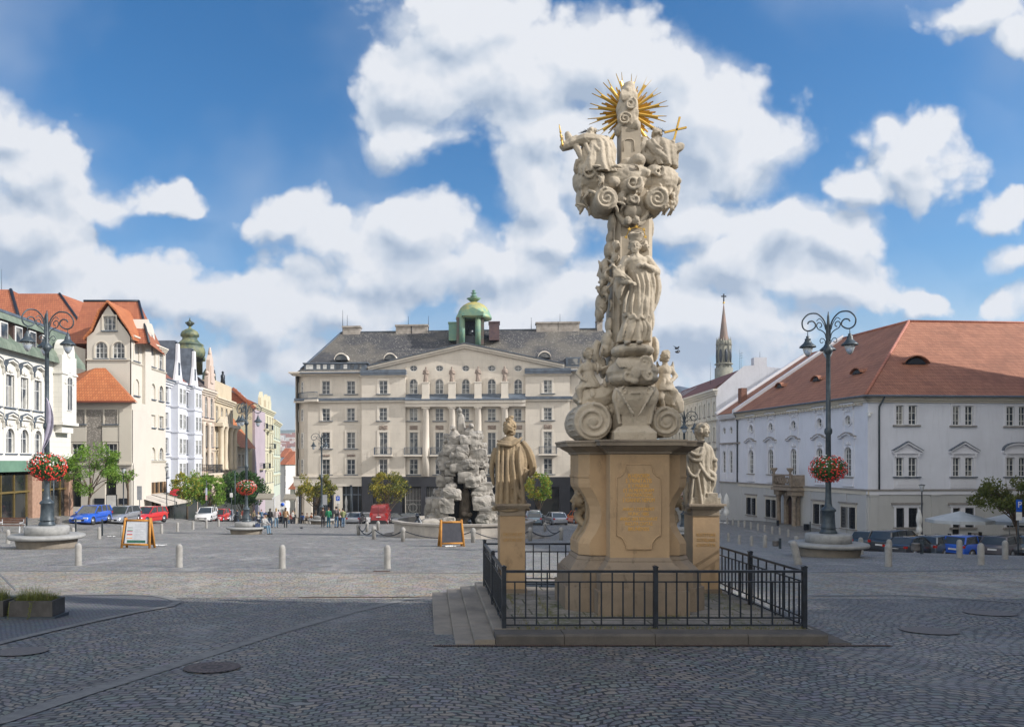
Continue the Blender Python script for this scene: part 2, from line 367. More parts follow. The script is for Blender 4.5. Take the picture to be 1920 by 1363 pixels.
m_near = cobble('dark_arc_setts', (.16,.158,.155), (.30,.292,.28), (.011,.011,.012), .12, .092, .42, 2.3, .5, .45, (.33,.28,.22), 1.)
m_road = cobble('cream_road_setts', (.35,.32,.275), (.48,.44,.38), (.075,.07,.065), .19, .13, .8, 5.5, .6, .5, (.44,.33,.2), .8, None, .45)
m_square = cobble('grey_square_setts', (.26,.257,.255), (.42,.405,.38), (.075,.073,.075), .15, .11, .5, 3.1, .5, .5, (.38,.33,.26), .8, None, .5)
m_far = cobble('far_street_setts', (.22,.215,.21), (.30,.285,.265), (.08,.08,.08), .3, .2, 1., 5, .5, .6, None, .5)
m_walk = cobble('fine_grey_mosaic', (.16,.165,.175), (.21,.215,.22), (.09,.09,.1), .075, .065, .1, 1.5, .1, .6, None, .5)
def sheet(name, x0, x1, ys, mat, dx=2., off=0., top=True, kind='structure'):
 nx = int((x1-x0)/dx); mb = MB(); vs = []; fs = []
 for y in ys:
  for i in range(nx+1): x = x0+(x1-x0)*i/nx; vs.append((x, y, gz(x, y)+off))
 for j in range(len(ys)-1):
  for i in range(nx): a = j*(nx+1)+i; fs.append((a, a+1, a+nx+2, a+nx+1))
 mb.add(vs, fs, 0, True); o = mb.build(name, mat); return tag(o, kind=kind)
def fr(a, b, st): n = max(1, int(round((b-a)/st))); return [a+(b-a)*i/n for i in range(n+1)]
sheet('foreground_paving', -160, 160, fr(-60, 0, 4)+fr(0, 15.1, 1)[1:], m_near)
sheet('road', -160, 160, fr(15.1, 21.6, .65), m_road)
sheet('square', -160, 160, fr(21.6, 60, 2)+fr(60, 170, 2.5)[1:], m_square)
sheet('street', -160, 160, fr(170, 330, 8), m_far, 4)
def valley():
 t = NT('valley_ground'); f = t.ramp(t.noise(t.pos, .01, 6, .6), .4, .6)
 mat = t.done(t.mix(f, (.09,.12,.06,1), (.2,.19,.15,1)), .95)
 mb = MB(); Rr = [330, 500, 800, 1400, 2600, 5000]
 vs = []; fs = []; nx = 40
 for y in Rr:
  for i in range(nx+1): x = -160+320*i/nx if y == 330 else (-1+2*i/nx)*y*1.6; vs.append((x, y, gz(x, 330) if y == 330 else -30))
 for j in range(len(Rr)-1):
  for i in range(nx): a = j*(nx+1)+i; fs.append((a, a+1, a+nx+2, a+nx+1))
 mb.add(vs, fs, 0, True)
 # the town's ground carried out sideways and behind
 for sx in (-1, 1):
  vs = []; fs = []; ys = fr(-60, 330, 15); xs = [160, 300, 900, 3000]
  for y in ys:
   for x in xs: vs.append((sx*x, y, gz(sx*160, y)))
  for j in range(len(ys)-1):
   for i in range(3): a = j*4+i; fs.append((a, a+1, a+5, a+4) if sx > 0 else (a+1, a, a+4, a+5))
  mb.add(vs, fs, 0, True)
 mb.add([(-3000,-3000,gz(0,-60)),(3000,-3000,gz(0,-60)),(3000,-60,gz(0,-60)),(-3000,-60,gz(0,-60))], [(0,1,2,3)])
 tag(mb.build('terrain', mat), kind='structure')
valley()
def hill_h(x, y):
 j = (y-1500)/1300; k = math.sin(math.pi*min(1, j*1.1)*.5); return -30+135*k+14*noise.noise(Vector((x*.0016, y*.002, 0)))*k+10*math.sin(x*.0021+1)*k
def hills():
 t = NT('hill_cover'); n1 = t.noise(t.pos, .02, 7, .7)
 col = t.mix(t.ramp(n1, .42, .6), (.06,.10,.07,1), (.13,.16,.12,1))
 mat = t.done(col, .95)
 mb = MB(); vs = []; fs = []; nx, ny = 90, 24
 for j in range(ny+1):
  for i in range(nx+1):
   x = -2600+4200*i/nx; y = 1500+1300*j/ny; k = math.sin(math.pi*min(1, j/ny*1.1)*.5)
   h = -30+135*k+14*noise.noise(Vector((x*.0016, y*.002, 0)))*k+10*math.sin(x*.0021+1)*k
   vs.append((x, y, h))
 for j in range(ny):
  for i in range(nx): a = j*(nx+1)+i; fs.append((a, a+1, a+nx+2, a+nx+1))
 mb.add(vs, fs, 0, True); tag(mb.build('hills', mat), kind='structure')
hills()
m_kerb = stone('kerb_granite', (.23,.225,.215), (.16,.158,.155), None, 6, .3, 30, .3)
def strip(name, pts, w, mat, off=.006, px=True):
 P = [Vector(hit(*p)) if px else Vector(p) for p in pts]; Q = []
 for i in range(len(P)-1):
  n = max(1, int((P[i+1]-P[i]).length/.5))
  for k in range(n): Q.append(P[i].lerp(P[i+1], k/n))
 Q.append(P[-1]); vs = []; fs = []
 for i, q in enumerate(Q):
  d = (Q[min(i+1, len(Q)-1)]-Q[max(i-1, 0)]).normalized(); nrm = Vector((-d.y, d.x))*w/2
  for s_ in (-1, 1): a = q+nrm*s_; vs.append((a.x, a.y, gz(a.x, a.y)+off))
 for i in range(len(Q)-1): a = 2*i; fs.append((a, a+2, a+3, a+1))
 o = MB().add(vs, fs).build(name, mat); return tag(o, kind='structure')
def poly_sheet(name, pts, mat, off=.004):
 me = bmesh.new(); P = [hit(*p) for p in pts]
 f = me.faces.new([me.verts.new((x, y, 0)) for x, y in P]); bmesh.ops.triangulate(me, faces=[f])
 for _ in range(4): bmesh.ops.subdivide_edges(me, edges=[e for e in me.edges if e.calc_length() > .7], cuts=1)
 bmesh.ops.triangulate(me, faces=me.faces)
 for v in me.verts: v.co.z = gz(v.co.x, v.co.y)+off
 bmesh.ops.recalc_face_normals(me, faces=me.faces)
 m = bpy.data.meshes.new(name); me.to_mesh(m); me.free(); m.materials.append(mat)
 return tag(link(bpy.data.objects.new(name, m)), kind='structure')
poly_sheet('pavement', [(-420,1118),(-120,1117),(120,1116),(230,1115),(290,1117),(322,1123),(333,1129),(318,1137),(250,1149),(170,1166),(90,1184),(0,1206),(-200,1262),(-420,1310)], m_walk)
strip('kerb', [(-200,1262),(0,1206),(90,1184),(170,1166),(250,1149),(318,1137),(333,1129),(322,1123),(290,1117),(230,1115),(120,1116)], .16, m_kerb, .012)
strip('kerb', [(-150,1382),(0,1352),(150,1302),(340,1243),(530,1183),(660,1147),(760,1124),(822,1118)], .2, m_kerb)
strip('kerb', [(330,1121),(560,1119.5),(830,1119)], .12, m_kerb)
strip('kerb', [(1520,1073),(1700,1071),(1920,1066),(2100,1061)], .22, m_kerb)
strip('kerb', [(1520,1117),(1680,1116),(1800,1122),(2000,1136)], .22, m_kerb)
strip('kerb', [(-200,1069),(300,1071),(640,1073.5),(905,1074)], .2, m_kerb)
# ================================================================ buildings
WC = {}
def arcpts(w, z1, n=10, rise=None):                  # arc from left springing to right springing, top at z1
 r = w/2; k = (rise or r)/r
 return [(r-r*math.cos(math.pi*i/n), z1-r*k+r*k*math.sin(math.pi*i/n)) for i in range(n+1)]
def ovalpts(w, h, n=20): return [(w/2+w/2*math.cos(2*math.pi*i/n), h/2+h/2*math.sin(2*math.pi*i/n)) for i in range(n)]
def win_mesh(w, h, cols, rows, kind, fm, gm, fw=.07, mw=.045, dep=.16):
 key = (round(w, 1), round(h, 1), cols, tuple(rows), kind, fm.name, gm.name)
 if key in WC: return WC[key]
 f = MB(); g = MB(); y0, y1 = dep-.05, dep+.03
 if kind == 'oval':
  P = ovalpts(w, h); n = len(P); q = [((x-w/2)*(1-2*fw/w)+w/2, (z-h/2)*(1-2*fw/h)+h/2) for x, z in P]
  for i in range(n): j = (i+1) % n; f.prism([P[i], P[j], q[j], q[i]], y0, y1)
  g.add([(x, dep, z) for x, z in P], [tuple(range(n))])
  f.box(w/2-mw/2, w/2+mw/2, y0+.02, y1-.01, 0, h); f.box(0, w, y0+.02, y1-.01, h/2-mw/2, h/2+mw/2)
 else:
  ht = h-w/2 if kind == 'arch' else h
  f.box(0, fw, y0, y1, 0, ht); f.box(w-fw, w, y0, y1, 0, ht); f.box(fw, w-fw, y0, y1, 0, fw)
  if kind == 'arch':
   P = arcpts(w, h); q = [((x-w/2)*(1-2*fw/w)+w/2, (z-ht)*(1-2*fw/w)+ht) for x, z in P]
   for i in range(len(P)-1): f.prism([P[i], P[i+1], q[i+1], q[i]], y0, y1)
   g.add([(0,dep,0)]+[(x, dep, z) for x, z in P]+[(w,dep,0)], [tuple(range(len(P)+2))])
  else: f.box(fw, w-fw, y0, y1, h-fw, h); g.add([(0,dep,0),(w,dep,0),(w,dep,h),(0,dep,h)], [(0,1,2,3)])
  for i in range(1, cols): x = w*i/cols; f.box(x-mw*.8, x+mw*.8, y0+.01, y1-.01, fw, (h if kind != 'arch' else ht+w/2*math.sqrt(max(0, 1-(2*x/w-1)**2)))-fw*.5)
  for r in rows: z = h*r; k = w if z < ht else w; f.box(fw, w-fw, y0+.015, y1-.015, z-mw/2, z+mw/2)
 A = f.build('window', fm); B = g.build('pane', gm); a, b = A.data, B.data
 bpy.data.objects.remove(A); bpy.data.objects.remove(B)
 WC[key] = (a, b); return a, b
SC = {}
def sur_mesh(w, h, kind, sm, dm):
 key = (round(w, 1), round(h, 1), kind, sm.name)
 if key in SC: return SC[key]
 m = MB(); b = .14
 def band(b, y=-.06, lo=0, top=True):
  m.box(-b, 0, y, .05, lo, h); m.box(w, w+b, y, .05, lo, h)
  if top: m.box(-b, w+b, y, .05, h, h+b)
 def arcband(b, y=-.06, ext=0):
  ht = h-w/2; m.box(-b, 0, y, .05, 0, ht); m.box(w, w+b, y, .05, 0, ht); P = arcpts(w, h)
  q = [((x-w/2)*(1+2*b/w)+w/2, (z-ht)*(1+2*b/w)+ht) for x, z in P]
  for i in range(len(P)-1): m.prism([q[i], q[i+1], P[i+1], P[i]], y, .05)
 def sill(e=.12, d=-.16, t=.1): m.box(-e, w+e, d, .1, -t, -.003, 1)
 if kind == 'sill': sill(.2)
 elif kind == 'plain': band(b); sill(.22)
 elif kind == 'band': band(.11)
 elif kind == 'bankw':                              # tall plain surround stepping out of the wall
  band(.3, -.05, 0); sill(.45, -.18, .1)
 elif kind == 'hood':
  band(b); sill(.22); m.box(-.3, w+.3, -.22, .02, h+.34, h+.46, 1); m.box(-.16, w+.16, -.1, .02, h+.143, h+.34)
 elif kind == 'arch': arcband(.13); sill(.18)
 elif kind == 'tri' or kind == 'seg':
  band(.2, -.07); t = h+.32; m.box(-.34, w+.34, -.2, .02, t, t+.12, 0); m.box(-.2, w+.2, -.1, .02, h+.203, t-.003)
  hw = w/2+.42
  if kind == 'tri':
   m.prism([(w/2-hw+.1, t+.123), (w/2+hw-.1, t+.123), (w/2, t+.123+hw*.5)], -.08, .02)
   for s_ in (-1, 1):
    e = w/2+s_*hw; P = [(e, t+.123), (w/2, t+.123+hw*.55), (w/2, t+.27+hw*.55), (e, t+.25)]
    m.prism(P if s_ < 0 else P[::-1], -.3, .0, 0); Q = [(e, t+.252), (w/2, t+.272+hw*.55), (w/2, t+.34+hw*.55), (e, t+.31)]; m.prism(Q if s_ < 0 else Q[::-1], -.34, .0, 1)
  else:
   n = 10; A = [(w/2-hw*math.cos(math.pi*i/n), t+.123+hw*.5*math.sin(math.pi*i/n)) for i in range(n+1)]
   m.prism(A, -.08, .02)
   for i in range(n):
    p, q = A[i], A[i+1]; m.prism([p, q, (q[0], q[1]+.16), (p[0], p[1]+.16)], -.3, .0, 0); m.prism([(p[0], p[1]+.163), (q[0], q[1]+.163), (q[0], q[1]+.23), (p[0], p[1]+.23)], -.34, .0, 1)
  for x in (-.17, w+.05): m.box(x, x+.12, -.22, -.02, t-.3, t-.003)
  m.box(-.3, w+.3, -.2, .05, -.1, -.003, 1); m.box(-.22, w+.22, -.06, .03, -1.0, -.103)
  for i in (0, 1): m.box(w*(.04+.54*i), w*(.42+.54*i), -.09, .0, -.75, -.35)
 elif kind in ('baroqueA', 'baroqueO', 'nouveau', 'nouveau2'):
  if kind == 'baroqueO':
   P = ovalpts(w, h); q = [((x-w/2)*1.3+w/2, (z-h/2)*1.22+h/2) for x, z in P]; n = len(P)
   for i in range(n): j = (i+1) % n; m.prism([q[i], q[j], P[j], P[i]], -.09, .03)
   m.box(-.42, -.2, -.05, .02, -.9, h+1.0); m.box(w+.2, w+.42, -.05, .02, -.9, h+1.0); m.box(-.2, w+.2, -.03, .02, h+.3, h+.9)
   m.box(-.62, w+.62, -.26, .02, h+1.0, h+1.12); m.box(-.66, w+.66, -.3, .02, h+1.123, h+1.2, 1)
   for s_ in (-.3, w+.3): m.ball((s_, -.1, h+.7), (.12,.1,.2)); m.ball((s_, -.08, h*.4), (.07,.06,.3))
   for k in (-.2,0,.2): m.ball((w/2+k, -.07, h+.52-abs(k)*.5), (.12,.07,.1))
  else:
   arcband(.16, -.08) if kind != 'nouveau2' else band(.12)
   n = 12; hw = w/2+.42; t = h+.75; m.box(-.36, -.16, -.05, .02, -.05, t); m.box(w+.16, w+.36, -.05, .02, -.05, t)
   crown = [(-.66,t),(-.5,t+.1),(-.3,t+.08),(-.1,t+.25),(w/2,t+.42),(w+.1,t+.25),(w+.3,t+.08),(w+.5,t+.1),(w+.66,t)]
   if kind != 'baroqueA': crown = [(-.42,t-.75),(-.38,t-.35),(-.2,t-.2),(-.12,t+.1),(w/2,t+.3),(w+.12,t+.1),(w+.2,t-.2),(w+.38,t-.35),(w+.42,t-.75)]
   for i in range(len(crown)-1):
    p, q = crown[i], crown[i+1]; m.prism([p, q, (q[0], q[1]+.13), (p[0], p[1]+.13)], -.28, .0); m.prism([(p[0], p[1]+.133), (q[0], q[1]+.133), (q[0], q[1]+.2), (p[0], p[1]+.2)], -.33, .0, 1)
   for k in range(7):                           # carved tympanum
    a = math.pi*(k+.5)/7; m.ball((w/2-.32*math.cos(a), -.06, h+.2+.3*math.sin(a)), (.11,.08,.1), 8, 6)
   m.ball((w/2, -.1, h+.28), (.14,.12,.18), 8, 6)
   m.box(-.28, w+.28, -.2, .05, -.1, -.003, 1); m.box(-.24, w+.24, -.07, .03, -.78, -.103); m.box(-.05, w+.05, -.1, .0, -.65, -.25)
   m.box(-.3, w+.3, -.16, .03, -.88, -.783)
 o = m.build('surround', [sm, dm]); d = o.data; bpy.data.objects.remove(o); SC[key] = d; return d
class Bld:
 def __init__(s, name, label, cat, x0, d0, x1, d1, zb, wm, sm, dm, group=None, fm=None, gm=None):
  s.A = Vector((PX(x0, d0), d0)); s.B = Vector((PX(x1, d1), d1)); s.u = (s.B-s.A).normalized(); s.len = (s.B-s.A).length; s.zb = zb
  s.root = thing(name, label, cat, (s.A.x, s.A.y, zb), math.atan2(s.u.y, s.u.x), group)
  s.ops = []; s.wm, s.sm, s.dm = wm, sm, dm; s.fm = fm or m_white; s.gm = gm or m_glass; s.wall = MB(); s.trim = MB()
 def t(s, px):
  k = (px-CX)/F; return (k*s.A.y-s.A.x)/(s.u.x-k*s.u.y)
 def Y(s, px): return s.A.y+s.t(px)*s.u.y
 def z(s, px, py): return PZ(py, s.Y(px))-s.zb
 def win(s, x0, x1, y0, y1, kind='rect', cols=2, rows=(.62,), sur='plain', y=0., fm=None, gm=None, name='window', raw=False, rot=0., org=None):
  if raw: u0, u1, z0, z1 = x0, x1, y0, y1
  else: xm = (x0+x1)/2; u0, u1, z1, z0 = s.t(x0), s.t(x1), s.z(xm, y0), s.z(xm, y1)
  s.ops.append((u0, u1, z0, z1, kind, y))
  w, h = u1-u0, z1-z0; a, b = win_mesh(w, h, cols, rows, kind, fm or s.fm, gm or s.gm)
  o = bpy.data.objects.new(name, a); link(o, s.root); o.location = (u0, y, z0)
  p = bpy.data.objects.new('pane', b); link(p, o)
  if sur: q = bpy.data.objects.new('surround', sur_mesh(w, h, sur, s.sm, s.dm)); link(q, o); q.location = (0, 0, 0)
  return o
 def seg(s, u0, u1, z0, z1, y=0., rev=.25, mi=0, mb=None):
  mb = mb or s.wall; e = 1e-4
  ops = [o for o in s.ops if o[0] > u0-e and o[1] < u1+e and o[2] > z0-e and o[3] < z1+e and abs(o[5]-y) < .01]
  us = sorted({u0, u1, *[o[0] for o in ops], *[o[1] for o in ops]}); zs = sorted({z0, z1, *[o[2] for o in ops], *[o[3] for o in ops]})
  idx = {}; vs = []; fs = []
  def V(i, j):
   if (i, j) not in idx: idx[(i, j)] = len(vs); vs.append((us[i], y, zs[j]))
   return idx[(i, j)]
  for i in range(len(us)-1):
   for j in range(len(zs)-1):
    cu, cz = (us[i]+us[i+1])/2, (zs[j]+zs[j+1])/2
    if any(o[0] < cu < o[1] and o[2] < cz < o[3] for o in ops): continue
    fs.append((V(i,j), V(i+1,j), V(i+1,j+1), V(i,j+1)))
  mb.add(vs, fs, mi)
  for (a, b, c, d, k, _) in ops:
   if k == 'oval': P = [(a+x, c+z) for x, z in ovalpts(b-a, d-c)]; n = len(P); cor = [(b, d), (a, d), (a, c), (b, c)]
   elif k == 'arch': P = [(a, c)]+[(a+x, c+z) for x, z in arcpts(b-a, d-c)]+[(b, c)]; n = len(P)
   else: P = [(a, c), (a, d), (b, d), (b, c)]; n = 4
   vs = [(x, y, z) for x, z in P]+[(x, y+rev, z) for x, z in P]
   mb.add(vs, [(i, (i+1) % n, n+(i+1) % n, n+i) if k != 'oval' else (i, n+i, n+(i+1) % n, (i+1) % n) for i in range(n)], mi)
   if k == 'arch':
    A = arcpts(b-a, d-c); h = len(A)//2
    L_ = [(a+x, y, c+z) for x, z in A[:h+1]]; mb.add([(a, y, d)]+L_, [tuple(range(len(L_)+1))], mi)
    R_ = [(a+x, y, c+z) for x, z in A[h:]]; mb.add([(b, y, d)]+R_, [tuple(range(len(R_)+1))], mi)
   if k == 'oval':
    q = n//4
    for i, co in enumerate(cor):
     L_ = [(P[(i*q+j) % n][0], y, P[(i*q+j) % n][1]) for j in range(q+1)]; mb.add([(co[0], y, co[1])]+L_, [tuple(range(len(L_)+1))], mi)
 def mass(s, u0, u1, y0, y1, z0, z1, mi=0, front=False):   # side, back and top faces behind a facade
  v = [(u0,y0,z0),(u1,y0,z0),(u1,y1,z0),(u0,y1,z0),(u0,y0,z1),(u1,y0,z1),(u1,y1,z1),(u0,y1,z1)]
  f = [(4,5,6,7),(1,2,6,5),(2,3,7,6),(3,0,4,7)]+([(0,1,5,4)] if front else [])
  s.wall.add(v, f, mi)
 def cornice(s, u0, u1, z0, z1, out=.4, y=0., mi=0, steps=3, mb=None, ends=True):
  mb = mb or s.trim; n = steps
  for i in range(n):
   a = z0+(z1-z0)*i/n; b = z0+(z1-z0)*(i+1)/n-(.002 if i < n-1 else 0); o = out*(i+1)/n; e = o if ends else 0
   mb.box(u0-e, u1+e, y-o, y+.05, a, b, mi)
 def finish(s, wmats=None, tmats=None):
  w = s.wall.build('wall', wmats or [s.wm], s.root)
  if s.trim.v: s.trim.build('cornice', tmats or [s.sm, s.dm], s.root)
def roof(bld, verts, faces, mat, name='roof', th=None):
 return MB().add(verts, faces).build(name, mat, bld.root)
def rail(bld, u0, u1, z, h=.95, y=-.8, mat=None, gap=.14, name='balcony', slab=None):
 o = MB()
 if slab: o.box(u0-.15, u1+.15, y-.12, .02, z-.22, z-.003)
 q = o.build(name, slab or mat, bld.root); r = MB(); mat = mat or m_leadgrey
 r.box(u0, u1, y-.04, y+.02, z+h-.07, z+h); r.box(u0, u1, y-.03, y+.01, z+.08, z+.12)
 r.box(u0, u0+.05, y+.02, 0, z+h-.07, z+h); r.box(u1-.05, u1, y+.02, 0, z+h-.07, z+h)
 x = u0
 while x <= u1+.001: r.box(x-.015, x+.015, y-.025, y+.005, z, z+h-.07); x += gap
 k = y
 while k < 0: r.box(u0, u0+.03, k-.015, k+.015, z, z+h-.07); r.box(u1-.03, u1, k-.015, k+.015, z, z+h-.07); k += gap*1.3
 r.build('railing', mat, q); return q
def antenna(mb, x, y, z, h, r=.03): mb.tube([(x,y,z),(x,y,z+h)], [r, r*.4], 5)
# ---------------------------------------------------------------- bank building
m_bank = plaster('bank_limestone', (.67,.61,.525), .22, .25, .85, (2.4, 1.15), .9)
m_banktrim = plaster('bank_trim_stone', (.71,.65,.565), .2, .6)
m_bankdark = pm('black_shopfront_stone', (.032,.034,.042), (.022,.023,.03), .6, .35, 0, .1)
m_bankroof = None
def _br():
 t = NT('lichened_slate'); v = t.wallco(); b = t.brick(v, .4, .28, (.052,.052,.058), (.08,.078,.078), (.02,.02,.022), .02)
 sp = t.n('ShaderNodeTexVoronoi'); t.put(sp, 'Vector', t.pos); sp.inputs['Scale'].default_value = 3.2
 k = t.M('MULTIPLY', t.ramp(sp.outputs[0], .34, .2), t.ramp(t.noise(t.pos, .9, 5, .65), .36, .55))
 n = t.ramp(t.noise(t.pos, .22, 5), .42, .58); base = t.mix(n, b.outputs[0], (.115,.105,.09,1))
 t.bump(b.outputs[1], -.5, .03); return t.done(t.mix(t.M('MULTIPLY', k, .9), base, (.27,.255,.22,1)), .75)
m_bankroof = _br()
m_relief = stone('carved_relief', (.36,.29,.24), (.25,.2,.17), None, 3, .5, 10)
def bank():
 zb = -9.0
 b = Bld('bank_building', 'wide pale stone five storey building with low pediment, slate roof and green copper lantern', 'building', 553, 116, 1192, 111.8, zb, m_bank, m_banktrim, m_leadgrey)
 t, z = b.t, b.z; U = b.len
 e = z(870, 695); led = z(870, 748); gf = z(870, 893.5); W2 = t(679); B1, B2 = t(761), t(985); W3 = t(1068); C0 = t(577)
 rows4 = (.33, .66)
 lw = [(604,618.6),(650.6,666)]; cw = [(768,783),(816.5,831.5),(866,880),(914.5,930),(964,979)]; rw = [(1088,1102),(1132,1146)]
 for k, (yy0, yy1, sur) in enumerate([(714.5,739,'bankw'),(766,789,'bankw'),(810.5,841,'bankw'),(861,889.6,'bankw')]):
  for a, c in lw+rw: b.win(a, c, yy0, yy1, 'rect', 2, rows4, sur)
  for a, c in [(712,727.5)]: b.win(a, c, yy0, yy1 if k != 2 else 852, 'rect', 2, rows4 if k != 2 else (.72,), sur, y=-.5)
  for a, c in [(1019,1034.5)]: b.win(a, c, yy0-1, yy1-1 if k != 2 else 851, 'rect', 2, rows4 if k != 2 else (.72,), sur, y=-.5)
  for a, c in cw:
   if k == 0: b.win(a, c, 711, 738.5, 'arch', 2, rows4, 'arch')
   else: b.win(a, c, yy0, yy1 if k != 2 else 852, 'rect', 2, rows4 if k != 2 else (.72,), 'bankw')
 for a, c in cw: b.win(a, c, 685, 696.5, 'oval', 2, (.5,), None)
 # walls
 zt = z(870, 683)
 b.seg(C0, W2, gf, e); b.seg(W3, U, gf, e); b.seg(W2, B1, gf, e, -.5); b.seg(B2, W3, gf, e, -.5); b.seg(B1, B2, gf, zt)
 for (p, q) in ((W2, B1), (B2, W3)):
  b.wall.add([(p,-.5,0),(p,0,0),(p,0,e),(p,-.5,e),(q,-.5,0),(q,0,0),(q,0,e),(q,-.5,e)], [(0,1,2,3),(4,7,6,5)])
 # rounded corner
 n = 5; cor = [(C0-C0*math.sin(math.pi/2*i/n), 2.6-2.6*math.cos(math.pi/2*i/n)) for i in range(n+1)]
 for i in range(n):
  p, q = cor[i+1], cor[i]; b.wall.add([(p[0],p[1],0),(q[0],q[1],0),(q[0],q[1],e),(p[0],p[1],e)], [(0,1,2,3)])
 ang = math.atan2(cor[0][1]-cor[2][1], cor[0][0]-cor[2][0])
 for (y0, y1) in [(716,739),(767,790),(811,841),(861,889)]:
  for i in (1, 3):
   p, q = cor[i+1], cor[i]; zz0, zz1 = z(565, y1), z(565, y0); w = .62*math.hypot(q[0]-p[0], q[1]-p[1])
   a, g = win_mesh(w, zz1-zz0, 1, rows4, 'rect', m_white, m_glass); a2 = math.atan2(q[1]-p[1], q[0]-p[0])
   o = bpy.data.objects.new('window', a); link(o, b.root); nn = Vector((math.sin(a2), -math.cos(a2)))
   o.location = (p[0]+(q[0]-p[0])*.19+nn.x*.2, p[1]+(q[1]-p[1])*.19+nn.y*.2, zz0); o.rotation_euler.z = a2
   link(bpy.data.objects.new('pane', g), o)
 b.mass(0, U, .26, 20, 0, e-.3)
 # ground floor: pale on the left wing, black stone to the right
 m_b = m_banktrim; gmb = MB(); g0 = z(870, 912)
 for (p, q) in ((553.5,559),(571,585),(626,642)): gmb.box(max(.1,t(p)), t(q), -.12, .4, 0, g0)
 gmb.box(-.15, W2, -.2, .4, g0, gf-.15); gmb.box(-.25, W2, -.32, .4, gf-.147, gf); gmb.build('ground_floor', m_banktrim, b.root)
 shop = MB(); shop.box(.2, W2-.02, .42, .5, 0, g0); shop.build('shop_window', m_glass_dark, b.root)
 fr_ = MB()
 for p in (562, 590, 601, 612, 623, 648, 660, 671): fr_.box(t(p)-.06, t(p)+.06, .34, .42, 0, g0)
 fr_.box(t(642), W2, .30, .42, g0-1.3, g0-1.15); fr_.build('shop_frame', m_leadgrey, b.root)
 dk = MB(); dk.box(W2+.02, U-.1, -.62, .3, z(870,912), gf-.003)
 for (p, q) in ((680,700),(724,755),(790,800),(838,846),(896,905),(950,962),(985,1003),(1048,1068),(1110,1130),(1160,1185)): dk.box(t(p), t(q), -.58, .3, 0, z(870,912)-.003)
 dk.build('ground_floor', m_bankdark, b.root)
 MB().box(W2+.3, U-.3, .32, .4, 0, z(870,912)).build('shop_window', m_glass_dark, b.root)
 gr = MB()
 for (p, q) in ((759,789),(802,836)):
  x0, x1 = t(p), t(q); h1 = z(870, 915); h0 = z(870, 962)
  n = 11
  for i in range(n+1): x = x0+(x1-x0)*i/n; gr.box(x-.03, x+.03, .1, .16, h0, h1)
  for h_ in (h0, (h0+h1)/2, h0+1.2): gr.box(x0, x1, .08, .18, h_-.04, h_+.04)
  cx = (x0+x1)/2; gr.tube([(cx+.6*math.cos(a*.4), .05, h0+.75+.6*math.sin(a*.4)) for a in range(16)], .06, 5, closed=True)
 gr.build('window_grille', pm('grille_grey', (.35,.35,.34), None, 3, .5), b.root)
 # cornices and ledges
 T = b.trim
 b.cornice(0, W2, e-.55, e, .8); b.cornice(W3, U, e-.55, e, .8)
 for p, q in ((W2, B1), (B2, W3)): b.cornice(p, q, e-.9, e-.6, .3, -.5, 0); T.box(p-.1, q+.1, -.95, .2, e-.597, e+.15, 1)
 T.box(0, W2, -.5, .1, led-.15, led+.22, 1); T.box(W3, U, -.5, .1, led-.15, led+.22, 1)
 for p, q in ((W2, B1), (B2, W3)): T.box(p-.1, q+.1, -.95, -.45, led-.15, led+.22, 1); T.box(p-.05, q+.05, -.8, -.45, led-.4, led-.153)
 T.box(-.1, W2, -.35, .1, led-.4, led-.153); T.box(W3, U, -.35, .1, led-.4, led-.153)
 T.add([(B1,-1.25,led-.1),(B2,-1.25,led-.1),(B2,.05,led+.75),(B1,.05,led+.75),(B1,-1.25,led-.25),(B2,-1.25,led-.25)], [(0,1,2,3),(4,5,1,0)], 1)
 T.box(B1, B2, -1.15, .1, z(870,756), led-.25); T.box(B1, B2, -.95, .1, z(870,763), z(870,756)-.003)
 T.box(C0, W2, -.12, .1, gf, gf+.25); T.box(W2, B1, -.62, -.4, gf, gf+.25); T.box(B2, W3, -.62, -.4, gf, gf+.25)
 # columns
 for p in (799, 848, 896.5, 946.3):
  c = t(p); m = MB(); r = .50; h0 = gf+.02; h1 = z(870, 764)
  m.lathe([(r,h0),(r*1.02,h0+(h1-h0)*.4),(r*.9,h1-.35),(r*.92,h1-.34),(r*1.1,h1-.12)], 20, (c, -.55)); m.box(c-r*1.15, c+r*1.15, -.55-r*1.15, -.55+r*1.15, h1-.118, h1)
  m.build('column', m_banktrim, b.root)
  pe = MB(); h2 = z(870, 745.5); h3 = z(870, 717); pe.box(c-.5, c+.5, -1.1, -.02, h2, h3-.15); pe.box(c-.56, c+.56, -1.16, -.02, h3-.147, h3); pe.box(c-.56, c+.56, -1.16, -.02, h2-.3, h2-.003)
  pe.build('statue_pedestal', m_banktrim, b.root)
  f = MB(); s_ = random.choice((-1, 1)); H = 2.25; B = Vector((c, -.6, h3))
  f.lathe([(.34,h3),(.30,h3+.5),(.27,h3+1.0),(.30,h3+1.35),(.33,h3+1.6),(.2,h3+1.82),(.1,h3+1.9)], 12, (c, -.6)); f.ball(B+Vector((.03*s_,0,2.05)), (.14,.15,.18))
  f.cap(B+Vector((.3,0,1.65)), B+Vector((.42,-.1,1.15)), .1, .08); f.cap(B+Vector((.42,-.1,1.15)), B+Vector((.1,-.3,1.3)), .08, .06)
  f.cap(B+Vector((-.3,0,1.65)), B+Vector((-.4,-.05,1.2)), .1, .08); f.cap(B+Vector((-.4,-.05,1.2)), B+Vector((-.2*s_-.15,-.3,1.0+.3*s_)), .08, .06)
  for k in range(6): a = k*1.05; f.cap(B+Vector((.3*math.cos(a),.3*math.sin(a),.05)), B+Vector((.22*math.cos(a+.5),.24*math.sin(a+.5),1.3)), .08, .04)
